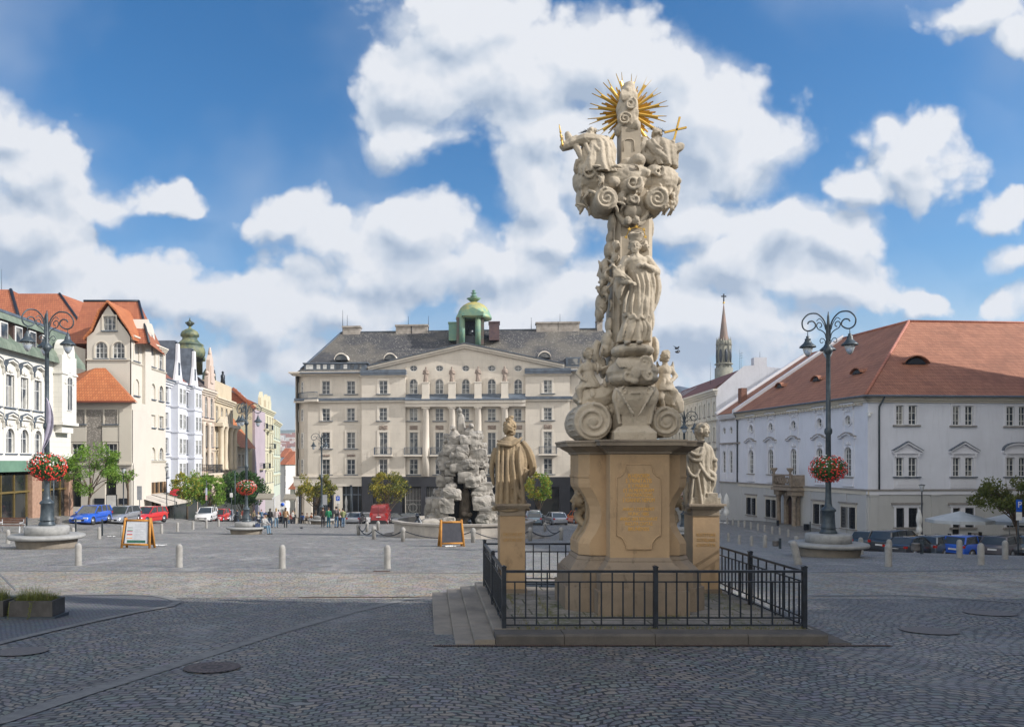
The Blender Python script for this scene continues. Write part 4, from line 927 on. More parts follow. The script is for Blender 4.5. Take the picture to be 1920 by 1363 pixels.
# ---------------------------------------------------------------- white house with firewall and its chimneys, beyond the palace
def white_house():
 m1 = plaster('white_blue_render', (.66,.67,.72), .22, .5); tr = plaster('cream_stucco_white', (.64,.62,.56), .12, .5)
 b = Bld('gabled_house', 'white house with a bare side gable and dark red roof beyond the palace', 'house', 1236, 136, 1343, 102, -7.5, tr, tr, m_paldark)
 t, z = b.t, b.z; e = z(1343, 728)
 for i in range(15):
  c = .8+i*(b.len-1.6)/14
  for (y0, y1, k) in ((752,778,'arch'),(800,828,'arch'),(850,880,'rect'),(905,935,'rect')): b.win(c-.38, c+.38, z(1343,y1), z(1343,y0), k, 2, (.6,), 'hood' if k == 'rect' else 'arch', raw=True)
  if c+1 < b.len: b.trim.box(c+.85, c+1.05, -.12, .02, z(1343,880), z(1343,745))
 b.seg(0, b.len, 0, e); b.cornice(0, b.len, e-.9, e-.1, .6); b.cornice(0, b.len, z(1343,790), z(1343,786), .3); b.cornice(0, b.len, z(1343,843), z(1343,839), .3)
 # gable side facing the viewer
 dd = b.Y(1343); k = dd/F; L_ = b.len
 G = [(0,0),(0,e-.1),(3.4,e+2.8),(4.8,e+2.9),(10,e+2.2),(10,0)]
 b.wall.add([(L_, y, zz) for y, zz in G], [tuple(range(len(G)))[::1]], 1); b.wall.add([(0, y, zz) for y, zz in G], [tuple(range(len(G)))[::-1]], 1)
 roof(b, [(0,-.5,e-.1),(L_-.3,-.5,e-.1),(L_-.3,3.9,e+2.7),(0,3.9,e+2.7),(0,10,e+1),(L_-.3,10,e+1)], [(0,1,2,3),(3,2,5,4)], rooftile('dark_red_tiles', (.17,.06,.05), (.24,.09,.07), .25, .3, .4, .4))
 sk = MB()
 for i in range(4): x = 3+i*3.2; f = lambda y: e-.1+2.8*(y+.5)/4.4+.06; sk.add([(x,.8,f(.8)),(x+.8,.8,f(.8)),(x+.8,2.9,f(2.9)),(x,2.9,f(2.9))], [(0,1,2,3)])
 sk.build('skylight', m_white, b.root)
 MB().box(L_-1.2, L_-.1, 4.7, 6.3, e+2.0, e+3.9).build('chimney', m1, b.root)
 am = MB(); antenna(am, L_-2, 3.5, e+2.2, 3, .02); antenna(am, L_-3, 4., e+2.5, 2.6, .02); antenna(am, L_-.6, 5.6, e+3.8, .9, .03); antenna(am, 24, 2, e+1, 3.5, .03)
 for zz in (4.2, 4.5, 4.8): am.bar((L_-3.6,4.,e+zz),(L_-2.4,4.,e+zz), .03, .03)
 am.build('antenna', m_iron, b.root)
 cd = MB(); cd.lathe([(3.2,e-.2),(3.2,e+.8),(2.8,e+2.2),(1.8,e+3.2),(.2,e+3.6)], 20, (-1.5, 3.5)); cd.build('dormer', m_leadgrey, b.root)
 b.finish([tr, m1])
white_house()
def spire():
 d = 250.; X, Y = PX(1357, d), d; s = d/F
 m1 = pm('copper_brown', (.20,.125,.095), (.14,.11,.09), .5, .7, 0, .2, 3); m2 = stone('tower_stone', (.26,.25,.2), (.17,.17,.14), None, 1)
 r = thing('church_spire', 'slender brown gothic church spire with gilt ball and cross above the rooftops', 'spire', (X, Y, -20)); Z = lambda py: PZ(py, d)+20
 MB().lathe([(17*s,0),(16*s,Z(690)),(13*s,Z(690)),(13*s,Z(640))], 8, ph=.39).build('tower', m2, r)
 g = MB(); g.lathe([(16.5*s,Z(684)),(16.5*s,Z(682))], 8, ph=.39)
 for i in range(8):
  a = i*math.pi/4+.39; x, y = 12.3*s*math.cos(a), 12.3*s*math.sin(a)
  g.lathe([(1.6*s,Z(700)),(1.6*s,Z(648)),(2.1*s,Z(647)),(.2*s,Z(632))], 6, (x, y))
  a += math.pi/8; x, y = 11*s*math.cos(a), 11*s*math.sin(a); g.lathe([(4.2*s,Z(648)),(.3*s,Z(636))], 4, (x, y), ph=a)
 g.build('pinnacle', m2, r)
 MB().lathe([(9.5*s,Z(646)),(8.2*s,Z(638)),(.6*s,Z(571))], 8, ph=.39).build('steeple', m1, r)
 o = MB()
 for i in range(8): a = i*math.pi/4+.785/2+.39; o.box(-.9,.9,-.1,.1,0,5);
 for i in range(4): a = i*math.pi/2; o.ball((12.4*s*math.cos(a), 12.4*s*math.sin(a), Z(662)), (.6,.6,2.4), 8, 6)
 o = MB()
 for i in range(8): a = i*math.pi/4; o.ball((12.1*s*math.cos(a), 12.1*s*math.sin(a), Z(668)), (.5,.5,2.2), 8, 6)
 o.build('tower_window', m_iron, r)
 MB().ball((0,0,Z(568)), 2.1*s).build('ball', m_gold, r)
 c = MB(); c.box(-.16,.16,-.16,.16,Z(567),Z(551)); c.box(-4.6*s,4.6*s,-.14,.14,Z(557),Z(554.7)); c.build('cross', m_iron, r)
spire()
# ---------------------------------------------------------------- left row
m_or = rooftile('orange_tiles', (.43,.135,.05), (.52,.185,.07), .26, .30, .42, .18)
m_or2 = rooftile('brick_red_tiles', (.33,.105,.052), (.42,.145,.068), .26, .30, .42, .25)
m_cream = plaster('cream_render', (.60,.555,.485), .12, .35); m_creamtrim = plaster('cream_trim', (.64,.59,.50), .1, .5)
m_wh = plaster('white_render', (.70,.68,.62), .08, .35, .85, (1.6, .42), .86); m_whtrim = plaster('white_trim', (.72,.70,.64), .12, .8)
m_greenroof = None
def _gr():
 t = NT('green_standing_seam'); w = t.sep(t.wallco()); s = t.M('PINGPONG', w[0], .35); l = t.ramp(s, .0, .05, 1, 0)
 n = t.ramp(t.noise(t.pos, .8, 5), .35, .7); col = t.mix(n, (.115,.15,.11,1), (.20,.24,.18,1)); t.bump(l, .8, .05); return t.done(t.mix(t.M('MULTIPLY', l, .5), col, (.05,.07,.05,1)), .55)
m_greenroof = _gr()
m_pink = pm('pink_granite', (.42,.27,.19), (.33,.2,.14), 4, .5, 0, .1, 40)
def art_nouveau():
 b = Bld('art_nouveau_house', 'white art nouveau house with green seamed mansard, curved window hoods and corner oriel', 'house', -190, 48, 133, 71.3, -5.6, m_wh, m_whtrim, m_leadgrey)
 # facade plane runs parallel to the street; its near end is outside the view
 b = b; t, z = b.t, b.z; e = z(75, 674)
 def zz(y): return PZ(y, b.Y(20))-b.zb
 xs = [t(18), t(45), t(71.5)]; sp = xs[1]-xs[0]
 cols = [xs[0]+sp*k for k in range(-4, 3)]
 for c in cols:
  if c < .8: continue
  b.win(c-.6, c+.6, zz(764), zz(703), 'rect', 2, (.66,), 'nouveau2', raw=True)
  b.win(c-.62, c+.62, zz(850), zz(803), 'arch', 2, (.62,), 'nouveau', raw=True)
 b.win(t(91), t(101), 724, 772, 'rect', 2, (.66,), None)
 gz_ = zz(861); e = zz(654)
 b.seg(0, b.len, gz_, e); b.mass(0, b.len, .3, 14, 0, e)
 # shop floor
 T = b.trim; T.box(0, b.len, -.25, .05, gz_-.1, gz_+.12); T.box(0, b.len, -.12, .05, gz_+.123, gz_+.5)
 sg = MB(); sg.box(0, b.len, -.3, -.05, gz_-.95, gz_-.103); sg.build('shop_fascia', pm('pale_green_fascia', (.15,.27,.19), (.12,.22,.16), 1, .5), b.root)
 for (p, q) in [(t(56), t(74)), (t(124), b.len)]+[(t(56)-k*6.2, t(56)-k*6.2+1.2) for k in (1,2)]: MB().box(p, q, -.2, .3, 0, gz_-1.203).build('shop_pier', m_pink, b.root)
 MB().box(0, b.len, .15, .25, .3, gz_-1.2).build('shop_window', m_glass_dark, b.root)
 fr_ = MB()
 for i in range(12): x = i*b.len/12; fr_.box(x-.05, x+.05, .02, .148, 0, gz_-1.2)
 fr_.box(0, b.len, .0, .14, gz_-2.6, gz_-2.45); fr_.build('shop_frame', pm('brass_frame', (.30,.22,.08), None, 3, .4, .5), b.root)
 # mansard
 mz = zz(590)+.3; roof_y = 4.2
 prof = [(-.55, e-.25), (-.45, e+.25), (.35, e+1.3), (1.0, e+2.9), (1.25, mz)]
 vs = []; fs = []
 for x in (0, b.len+1.8):
  for y, zq in prof: vs.append((x, y, zq))
 n = len(prof)
 for i in range(n-1): fs.append((i, n+i, n+i+1, i+1))
 vs += [(0,6,mz+1.2),(b.len+1.8,6,mz+1.2)]; fs.append((n-1, 2*n-1, len(vs)-1, len(vs)-2)); fs.append(tuple([2*n-1-i for i in range(n)][::-1])+(len(vs)-1,))
 roof(b, vs, fs, m_greenroof)
 gt = MB(); gt.box(0, b.len+1.8, .95, 1.35, mz, mz+.22); gt.build('roof_edge', m_leadgrey, b.root)
 m_dsh = pm('dormer_shingle', (.10,.06,.05), (.07,.045,.04), 5, .8)
 for i, c in enumerate([cols[0]+sp*.5+sp*k for k in range(0, 7)]):
  if c > b.len+.5 or c < 1: continue
  d = MB(); d.add([(c-.75,-.1,e-.1),(c+.75,-.1,e-.1),(c+.75,-.1,e+2.0),(c-.75,-.1,e+2.0),(c-.75,1.4,e-.1),(c+.75,1.4,e-.1),(c+.75,1.4,e+2.0),(c-.75,1.4,e+2.0)], [(0,1,2,3),(0,3,7,4),(1,5,6,2)]); q = d.build('dormer', m_dsh, b.root)
  MB().box(c-.55, c+.55, -.16, -.103, e+.4, e+1.85).build('dormer_window', m_white, q); MB().box(c-.42, c+.42, -.2, -.163, e+.52, e+1.73).build('pane', m_glass, q)
  MB().add([(c-.95,-.35,e+1.95),(c+.95,-.35,e+1.95),(c+.95,1.4,e+2.5),(c-.95,1.4,e+2.5)], [(0,1,2,3)]).build('dormer_roof', m_greenroof, q)
 # corner oriel
 o0 = b.len-3.4; o1 = b.len-.6; oz0 = PZ(792,69)-b.zb; oz1 = PZ(668,69)-b.zb; PR = .75; q = thing_child('oriel', b.root); ow = MB()
 ow.box(o0, o1, -.75, 1.5, oz0, oz1); ow.build('oriel_wall', m_wh, q)
 ow = MB(); ow.prism([(o0+.3, oz1),(o1-.3, oz1)]+[((o0+o1)/2+(o1-o0-.6)/2*math.cos(math.pi*i/10), oz1+1.5*math.sin(math.pi*i/10)**.8) for i in range(11)], -.75, .1); ow.build('oriel_gable', m_whtrim, q)
 tr = MB(); tr.box(o0-.15, o1+.15, -.9, 1.5, oz0-.25, oz0-.003); tr.box(o0-.1, o1+.1, -.85, 1.5, oz1-1.6, oz1-1.45); tr.box(o0+.3, o1-.3, -.6, .2, oz0-.9, oz0-.253)
 c = (o0+o1)/2; tr.lathe([(.1,0),(.55,.02),(.55,.12),(.1,.14)], 16) if False else None
 tr.ball((c, -.77, oz1+.45), (.5,.08,.6));
 for k in range(9): a = math.pi*k/8; tr.ball((c-.75*math.cos(a), -.79, oz1-2.3+.6*math.sin(a)), (.15,.08,.15), 8, 6)
 tr.build('oriel_trim', m_whtrim, q)
 w_, h_ = 1.0, 3.4; a_, g_ = win_mesh(w_, h_, 2, (.66,), 'arch', m_white, m_glass); w1 = bpy.data.objects.new('window', a_); link(w1, q); w1.location = (c-.5, -.93, oz0+1.0); link(bpy.data.objects.new('pane', g_), w1)
 # end gable wall facing the viewer beside the oriel
 b.finish()
art_nouveau()
def frontal(name, label, x0, x1, d, zb, wm, sm, **k): return Bld(name, label, 'house', x0, d, x1, d, zb, wm, sm, m_leadgrey, **k)
m_pebble = None
def _pb():
 t = NT('pebble_dash'); v = t.n('ShaderNodeTexVoronoi'); t.put(v, 'Vector', t.pos); v.inputs['Scale'].default_value = 5.5
 col = t.mix(t.ramp(v.outputs[0], .1, .5), (.50,.46,.40,1), (.26,.235,.205,1)); t.bump(v.outputs[0], -1., .06); return t.done(col, .9)
m_pebble = _pb()
def gable_house():
 b = frontal('gabled_corner_house', 'tall cream house with curved front gable, twin arched windows and orange tiled roof', 163, 244, 82, -6.2, m_cream, m_creamtrim)
 t, z = b.t, b.z; U = b.len; e = z(200, 640)
 for (p, q) in ((178.5,201.5),(211,234)): b.win(p, q, 641, 672, 'arch', 3, (.35,.62), 'arch')
 b.win(194,217,593,620,'rect',3,(.45,),'plain')
 # gable wall: bell-shaped outline with a polygon above the square part
 zt = z(200, 641)+.3; b.seg(0, U, 0, zt)
 P = [(0,z(163,641)+.3),(0,z(163,632)),(t(176),z(180,622)),(t(184),z(180,605)),(t(192),z(190,589.5)),(t(214),z(210,589.5)),(t(224),z(220,604)),(t(238),z(230,622)),(U,z(230,632)),(U,zt)]
 hole = [(t(194),z(205,620)),(t(217),z(205,593))]
 L_ = [p for p in P];
 # two halves round the window
 xl, xr, wz0, wz1 = hole[0][0], hole[1][0], hole[0][1], hole[1][1]
 b.wall.add([(0,0,zt),(xl,0,zt),(xl,0,wz0),(xl,0,wz1),(xl,0,z(190,589.5)),(t(192),0,z(190,589.5)),(t(184),0,z(180,605)),(t(176),0,z(180,622)),(0,0,z(163,632))], [tuple(range(9))])
 b.wall.add([(U,0,zt),(U,0,z(230,632)),(t(238),0,z(230,622)),(t(224),0,z(220,604)),(t(214),0,z(210,589.5)),(xr,0,z(210,589.5)),(xr,0,wz1),(xr,0,wz0),(xr,0,zt)], [tuple(range(9))])
 b.wall.add([(xl,0,zt),(xr,0,zt),(xr,0,wz0),(xl,0,wz0)], [(0,1,2,3)]); b.wall.add([(xl,0,wz1),(xr,0,wz1),(xr,0,z(205,589.5)),(xl,0,z(205,589.5))], [(0,1,2,3)])
 ap = z(208, 577)
 b.wall.add([(t(192),0,z(190,589.5)),(t(214),0,z(210,589.5)),(t(203),0,ap+.2)], [(0,1,2)])
 # main body and roofs
 D = 10.; re_ = z(244, 636); rz = PZ(567, 90)-b.zb
 b.mass(0, U, .26, D, 0, re_)
 gr = MB(); y1 = 8.
 outl = [(-.3,z(163,634)-.2),(t(176)-.25,z(180,622)),(t(184)-.3,z(180,605)+.1),(t(192)-.3,z(190,588)+.1),(t(203),ap+.5),(t(214)+.3,z(210,588)+.1),(t(224)+.3,z(220,604)+.1),(t(238)+.3,z(230,622)),(U+.4,z(230,634)-.2)]
 for i in range(len(outl)-1):
  p, q = outl[i], outl[i+1]; gr.prism([p, q, (q[0], q[1]+.22), (p[0], p[1]+.22)], -.35, y1)
 gr.build('gable_roof', m_or, b.root)
 x0, x1 = PX(146, 88)-b.A.x, PX(251, 88)-b.A.x; hipx = PX(285,88)-b.A.x
 eL = PX(120,82)-b.A.x; eR = U+1.6
 roof(b, [(eL,1.0,re_-.3),(eR,1.0,re_-.3),(U+.2,10.5,re_-.3),(eL,13.5,re_-.3),(x0,7.5,rz),(x1,7.5,rz)], [(0,1,5,4),(1,2,5),(2,3,4,5),(3,0,4)], m_or2)
 rd = MB(); rd.tube([(x0,7.5,rz+.05),(x1,7.5,rz+.05)], .14, 6); rd.tube([(x1,7.5,rz+.05),(eR,1.0,re_-.25)], .14, 6); rd.build('ridge_tiles', m_iron, b.root)
 T = b.trim; T.box(-.05, U+.05, -.15, .0, z(200,675.5), z(200,673.5)); T.box(-.05, U+.1, -.1, .0, z(200,652), z(200,650)) if False else None
 # street side of the same house, facing right
 s2 = thing_child('street_wing', b.root)
 W2 = MB(); L2 = 10.6; ez = re_
 q = Bld('tmp', 'x', 'x', CX+F*(-30.35)/82.2, 82.2, CX+F*(-30.2)/92.6, 92.6, -6.2, m_cream, m_creamtrim, m_leadgrey)
 tmp = q.root; q.root = s2; s2.location = (q.A.x-b.A.x, q.A.y-b.A.y, 0); s2.rotation_euler.z = math.atan2(q.u.y, q.u.x); bpy.data.objects.remove(tmp)
 tq, zq = q.t, q.z
 ez2 = zq(275, 640)
 for (p, w_) in ((1.4,.9),(6.2,.9),(8.8,.9)):
  for (y0, y1, k, su) in ((655,684,'rect','plain'),(716,746,'arch','arch'),(776,800,'rect','plain'),(838,862,'arch','arch')): q.win(p-.68, p+.68, zq(275,y1), zq(275,y0), k, 2, (.66,), su, raw=True)
 q.win(.9, 1.9, zq(275,634), zq(275,612), 'arch', 2, (.6,), None, raw=True) if False else None
 q.seg(0, q.len, zq(275,905), ez2); q.cornice(0, q.len, zq(275,867), zq(275,863), .2, ends=False); q.cornice(0, q.len, ez2-.5, ez2, .35, ends=False); q.cornice(0, q.len, zq(275,690), zq(275,687), .15, ends=False)
 q.wall.box(3.0, 4.8, -.35, .02, 0, ez2+.9, 0)
 q.wall.add([(2.8,-.37,ez2+.9),(5.0,-.37,ez2+.9),(3.9,-.37,ez2+2.3),(2.8,3,ez2+.9),(5.0,3,ez2+.9),(3.9,3,ez2+2.3)], [(0,1,2),(0,2,5,3),(1,4,5,2)], 0)
 g0_, g1_ = tq(273.5), tq(291); gt_ = zq(282,607); q.wall.prism([(g0_,ez2-.02),(g1_,ez2-.02),(g1_,gt_-2.2),(g1_-.5,gt_-.6),((g0_+g1_)/2+.3,gt_),((g0_+g1_)/2-.3,gt_),(g0_+.5,gt_-.6),(g0_,gt_-2.2)], -.05, 2.5); q.trim.box((g0_+g1_)/2-.4,(g0_+g1_)/2+.4,-.09,-.052,gt_-3.2,gt_-1.2,1)
 q.wall.box(0, q.len, .26, .9, 0, ez2-.01)
 q.wall.build('wall', [m_cream], s2); q.trim.build('cornice', [m_creamtrim, m_leadgrey], s2)
 sh = MB(); sh.box(0, q.len, .1, .26, 0, zq(275,905)); sh.build('shop_window', m_glass_dark, s2)
 shf = MB()
 for x in (0,2.2,4.6,5.6,6.6,8.0,9.4,10.1): shf.box(x, x+.28, -.05, .1, 0, zq(275,905))
 shf.box(0, q.len, -.08, .1, zq(275,930), zq(275,926)); shf.build('shop_frame', pm('tan_wood_frame', (.34,.22,.13), None, 3, .5), s2)
 aw = MB(); y0, y1 = zq(275,927), zq(275,941)
 for (a_, c_) in ((.2,4.8),(5.2,10.8)): aw.add([(a_,-.1,y0),(c_,-.1,y0),(c_,-3.0,y1),(a_,-3.0,y1),(a_,-3.0,y1-.3),(c_,-3.0,y1-.3)], [(0,1,2,3),(3,2,5,4)])
 aw.build('awning', pm('ecru_canvas', (.55,.50,.44), None, 2, .8), s2)
 b.finish()
 # low front annex with pyramid of orange tiles and pebble-dash walls
 a = frontal('tiled_annex', 'low annex with bright orange hipped roof and pebble dash walls beside the art nouveau house', 122, 247, 79, -6.2, m_pebble, m_creamtrim)
 t, z = a.t, a.z; U = a.len; e = z(200, 753)
 for (p, q, y0, y1) in ((136,159,768,795),(196,220,768,795),(136,159,832,860),(196,220,832,860)): a.win(p, q, y0, y1, 'rect', 3, (.6,), 'plain')
 a.seg(0, U, z(200,868), e-.8, mi=0); a.wall.box(0, U, -.0, 4, e-.797, e, 1); a.mass(0, U, .26, 4, 0, e-.8, 1)
 for (p, q) in ((192,224),(132,162)): a.trim.box(t(p), t(q), -.05, .0, z(200,828), z(200,798)); a.trim.box(t(p)-.1, t(q)+.1, -.12, .0, z(200,798.5), z(200,797))
 a.trim.box(U-1.2, U+.02, -.1, 0, z(200,868), e-.8)
 g0 = z(200,868); a.trim.box(-.05, U+.1, -.2, 0, g0-.2, g0)
 pr = MB()
 for (p, q) in ((122,133),(152,197),(218,247)): pr.box(t(p), t(q), -.02, .4, 0, g0-.203)
 pr.box(t(133), t(152), -.02, .4, 0, z(145,950)); pr.box(t(122), t(247), -.02, .4, z(200,898), g0-.207) if False else None
 pr.build('ground_floor', m_cream, a.root); MB().box(0, U, .42, .5, 0, g0).build('shop_window', m_glass_dark, a.root)
 ng = MB()
 for p in (187, 233): ng.box(t(p)-.5, t(p)+.5, -.08, -.023, z(200,945), z(200,934))
 ng.build('notice_board', m_iron, a.root)
 roof(a, [(-1,-.5,e),(t(177),-.5,e),(U+.4,-.5,e),(t(250),1.2,e),(t(178),2.6,PZ(690,81.6)+6.2),(t(158),2.6,PZ(690,81.6)+6.2),(-1,4,e+3)], [(0,1,5),(1,4,5),(1,2,4),(2,3,4),(0,5,6)], m_or)
 g = MB(); g.box(-1, U+.5, -.62, -.48, e-.12, e+.04); g.build('gutter', pm('gutter_red', (.25,.07,.04), None, 2, .5), a.root)
 a.finish([m_pebble, m_cream])
 # big red roofs further back
 c = frontal('long_roofed_house', 'house with big brick red hipped roofs rising behind the green mansard', -260, 160, 92, -6.2, m_cream, m_creamtrim)
 U = c.len; X = lambda px, d: PX(px, d)-c.A.x; Z = lambda py, d: PZ(py, d)-c.zb
 c.wall.box(0, U, 0, 12, 0, Z(628, 92)); c.win(140,148,640,672,'rect',2,(.6,),'plain',y=-.01) if False else None
 z0 = Z(628, 92)
 roof(c, [(X(-260,92),-.6,z0),(X(40,92),-.6,z0),(X(20,98),6,Z(543,98)),(X(-260,98),6,Z(543,98)),
    (X(40,92),-.6,z0),(X(160,90),-.6,z0-.5),(X(108,97),5.5,Z(549,97)),(X(30,97),5.5,Z(549,97)),(X(175,97),9,Z(571,97)),(X(-260,98),13,z0),(X(200,98),13,z0)],
   [(0,1,2,3),(4,5,6,7),(5,8,6),(1,7,2),(3,2,10,9),(2,7,6,8,10)], m_or2)
 am = MB(); antenna(am, X(3,98), 6, Z(543,98), 2.5); am.build('antenna', m_iron, c.root)
 rd = MB(); rd.tube([(X(20,98),6,Z(543,98)),(X(48,92),-.5,z0+.1)], .2, 6); rd.tube([(X(108,97),5.5,Z(549,97)),(X(160,90),-.5,z0-.4)], .16, 6); rd.build('ridge_tiles', m_iron, c.root)
 c.finish()
gable_house()
def row_house(name, label, x0, d0, x1, d1, zb, eave_y, wm, tm, bays, floors, roofm, ridge=4., depth=12, kinds=('rect',), sur='plain', gf=None, yref=None, ww=.72):
 b = Bld(name, label, 'house', x0, d0, x1, d1, zb, wm, tm, m_leadgrey); xr = yref or x0
 zz = lambda y: b.z(xr, y); e = zz(eave_y); U = b.len
 for i in range(bays):
  c = U*(i+.5)/bays
  for j, (y0, y1) in enumerate(floors): b.win(c-ww, c+ww, zz(y1), zz(y0), kinds[j % len(kinds)], 2, (.66,), sur, raw=True)
 b.seg(0, U, 0, e); b.mass(0, U, .26, depth, 0, e); b.cornice(0, U, e-.8, e, .55, ends=False)
 for j, (y0, y1) in enumerate(floors[:-1]): b.cornice(0, U, zz(y1+8), zz(y1+5), .2, ends=False)
 if gf: MB().box(.2, U-.2, -.06, .0, 0, zz(gf)).build('shop_window', m_glass_dark, b.root)
 if ridge: roof(b, [(0,-.5,e),(U,-.5,e),(U,depth/2,e+ridge),(0,depth/2,e+ridge),(0,depth+.5,e),(U,depth+.5,e)], [(0,1,2,3),(3,2,5,4),(0,3,4),(1,5,2)], roofm)
 return b, zz, e
def left_street():
 m_bw = plaster('blue_white_render', (.62,.64,.70), .1, .5); m_bt = plaster('blue_white_trim', (.68,.69,.73), .15, .8)
 b, zz, e = row_house('blue_white_house', 'tall bluish white house with two bays and pointed dormer gables', 304, 92.6, 370, 106.5, -7.2, 710, m_bw, m_bt, 5, [(722,752),(772,801),(820,850),(868,895)], rooftile('brown_red_tiles', (.25,.09,.06), (.32,.12,.08)), 5.5, 12, ('rect',), 'plain', 925)
 U = b.len
 for (c0, c1) in ((3.0,6.2),(9.6,12.8)):
  m = MB(); m.box(c0, c1, -.9, 0, zz(900), e-.2); m.box(c0-.1, c1+.1, -1.05, 0, e-.197, e+.1)
  for y in (757,806,856): m.box(c0-.08, c1+.08, -1.0, 0, zz(y+3), zz(y))
  q = m.build('bay', m_bw, b.root)
  for (y0, y1) in [(722,752),(772,801),(820,850),(868,895)]:
   for k in (.28, .72):
    w_, h_ = 1.0, zz(y0)-zz(y1); a_, g_ = win_mesh(w_, h_, 2, (.66,), 'rect', m_white, m_glass); w = bpy.data.objects.new('window', a_); link(w, q); w.location = (c0+(c1-c0)*k-.5, -1.09, zz(y1))
    g = bpy.data.objects.new('pane', g_); link(g, w)
  cx = (c0+c1)/2; G = MB(); G.prism([(cx-1.5,e+.1),(cx+1.5,e+.1),(cx+.55,e+2.6),(cx+.3,e+4.7),(cx-.3,e+4.7),(cx-.55,e+2.6)], -.5, -.2); g2 = G.build('dormer_gable', m_bt, b.root)
  r_ = MB();
  O = [(cx-1.7,e+.1),(cx-.75,e+2.6),(cx-.45,e+4.9),(cx+.45,e+4.9),(cx+.75,e+2.6),(cx+1.7,e+.1)]
  for i in range(5): p, s_ = O[i], O[i+1]; r_.prism([p, s_, (s_[0], s_[1]+.15), (p[0], p[1]+.15)], -.19, 3.2)
  r_.build('dormer_roof', m_leadgrey, g2); MB().box(cx-.3, cx+.3, -.56, -.503, e+.9, e+2.4).build('dormer_window', m_glass, g2)
 MB().box(0, U, -.7, .0, e-.1, e+.05).build('eaves', m_leadgrey, b.root); b.finish()
 # domed house
 m_pk = plaster('pinkish_cream_render', (.58,.47,.40), .2, .5); m_pt = plaster('pale_stucco', (.64,.56,.47), .2, .8)
 b, zz, e = row_house('domed_house', 'narrow pink and cream house crowned with an onion shaped green copper dome', 370, 106.5, 402, 114.5, -7.8, 735, m_pk, m_pt, 3, [(748,785),(800,838),(848,880)], rooftile('dark_slate_tiles', (.09,.07,.065), (.12,.09,.08)), 5, 12, ('arch','rect'), 'plain', 930, 402)
 U = b.len; G = MB(); O = [(U-4.2,e),(U-.7,e),(U-.8,e+1.8),(U-1.5,e+2.4),(U-1.6,e+4.2),(U-2.4,e+5.2),(U-3.3,e+4.2),(U-3.4,e+2.4),(U-4.1,e+1.8)]; G.prism(O, -.3, .2); G.cap((U-2.4,-.05,e+5.2), (U-2.4,-.05,e+5.9), .28, .14); G.box(U-3.1,U-1.8,-.45,-.3,e+1.0,e+3.4); G.ball((U-4.,-.1,e+2.3), .3); G.ball((U-.9,-.1,e+2.3), .3); G.build('front_gable', m_pk, b.root)
 rail(b, .5, U-.5, zz(886), 1.2, -1.3, m_iron, .18, 'balcony', m_pt)
 for k in (1.5, 4.2): MB().lathe([(.36,zz(880)),(.3,zz(870)),(.3,zz(800)),(.42,zz(795))], 10, (k, -.35)).build('column', m_pt, b.root)
 # dome stands behind the roof of the blue-white house
 dd = 112.; cx = PX(356, dd)-b.A.x; cy = dd-b.A.y; ca, sa = b.u.x, b.u.y; lx, ly = cx*ca+cy*sa, -cx*sa+cy*ca; s = dd/F; Z = lambda py: PZ(py, dd)-b.zb
 m_dome = NT('verdigris_dome'); tt_ = m_dome; n_ = tt_.noise(tt_.pos, .9, 5); md = tt_.done(tt_.mix(tt_.ramp(n_, .4, .6), (.06,.09,.065,1), (.19,.20,.10,1)), .6)
 ln = thing_child('dome', b.root)
 MB().lathe([(27*s*.9,Z(668)),(27*s*.9,Z(674)),(19*s,Z(675)),(19*s,Z(700))][::-1], 12, (lx+1.2, ly)).build('drum', md, ln)
 MB().lathe([(24*s,Z(672)),(27.5*s,Z(666)),(28.5*s,Z(660)),(27*s,Z(653)),(24*s,Z(648)),(26*s,Z(647)),(20*s,Z(643)),(14*s,Z(637)),(13.5*s,Z(633)),(17*s,Z(631)),(17*s,Z(627)),(14.5*s,Z(622)),(8*s,Z(618)),(3*s,Z(616)),(2*s,Z(612))], 16, (lx, ly)).build('cupola', md, ln)
 o = MB(); o.ball((lx, ly, Z(607)), (6.5*s,6.5*s,5.5*s), 10, 7)
 for i in range(6): a = i*1.047; o.ball((lx+6.5*s*math.cos(a), ly+6.5*s*math.sin(a), Z(606)), 2.2*s, 8, 6)
 o.lathe([(2.2*s,Z(602)),(1.6*s,Z(600)),(.3*s,Z(595))], 8, (lx, ly)); o.build('finial', pm('dark_bronze', (.05,.06,.05), (.09,.11,.08), 2, .5, .3), ln)
 m2 = MB(); dd2 = 120.; cx = PX(392, dd2)-b.A.x; cy = dd2-b.A.y; l2, k2 = cx*ca+cy*sa, -cx*sa+cy*ca; s2 = dd2/F
 m2.lathe([(13*s2,PZ(740,dd2)-b.zb),(13*s2,PZ(720,dd2)-b.zb),(12*s2,PZ(700,dd2)-b.zb),(7*s2,PZ(692,dd2)-b.zb),(1*s2,PZ(688,dd2)-b.zb)], 14, (l2, k2)); m2.build('small_dome', md, ln)
 b.finish()
 # yellow theatre-like house with columns and statues
 m_y = plaster('ochre_stucco', (.58,.49,.35), .25, .5); m_y2 = plaster('ochre_trim', (.64,.56,.43), .3, .8)
 b, zz, e = row_house('columned_house', 'ochre house with giant columns and a flat balustraded roof, right of the domed house', 402, 114.5, 437, 127, -8.6, 752, m_y, m_y2, 4, [(768,795),(812,840),(850,880)], m_or, 0, 12, ('arch','rect'), 'plain', 930, 430)
 U = b.len; MB().box(.5, U-.2, .2, 10, e, e+2.4).build('attic', m_y, b.root)
 for k in (1.2, 4.0, 7.5, 10.4): MB().lathe([(.5,zz(880)),(.4,zz(876)),(.38,zz(812)),(.55,zz(806)),(.6,zz(804))], 12, (k, -.7)).build('column', m_y2, b.root)
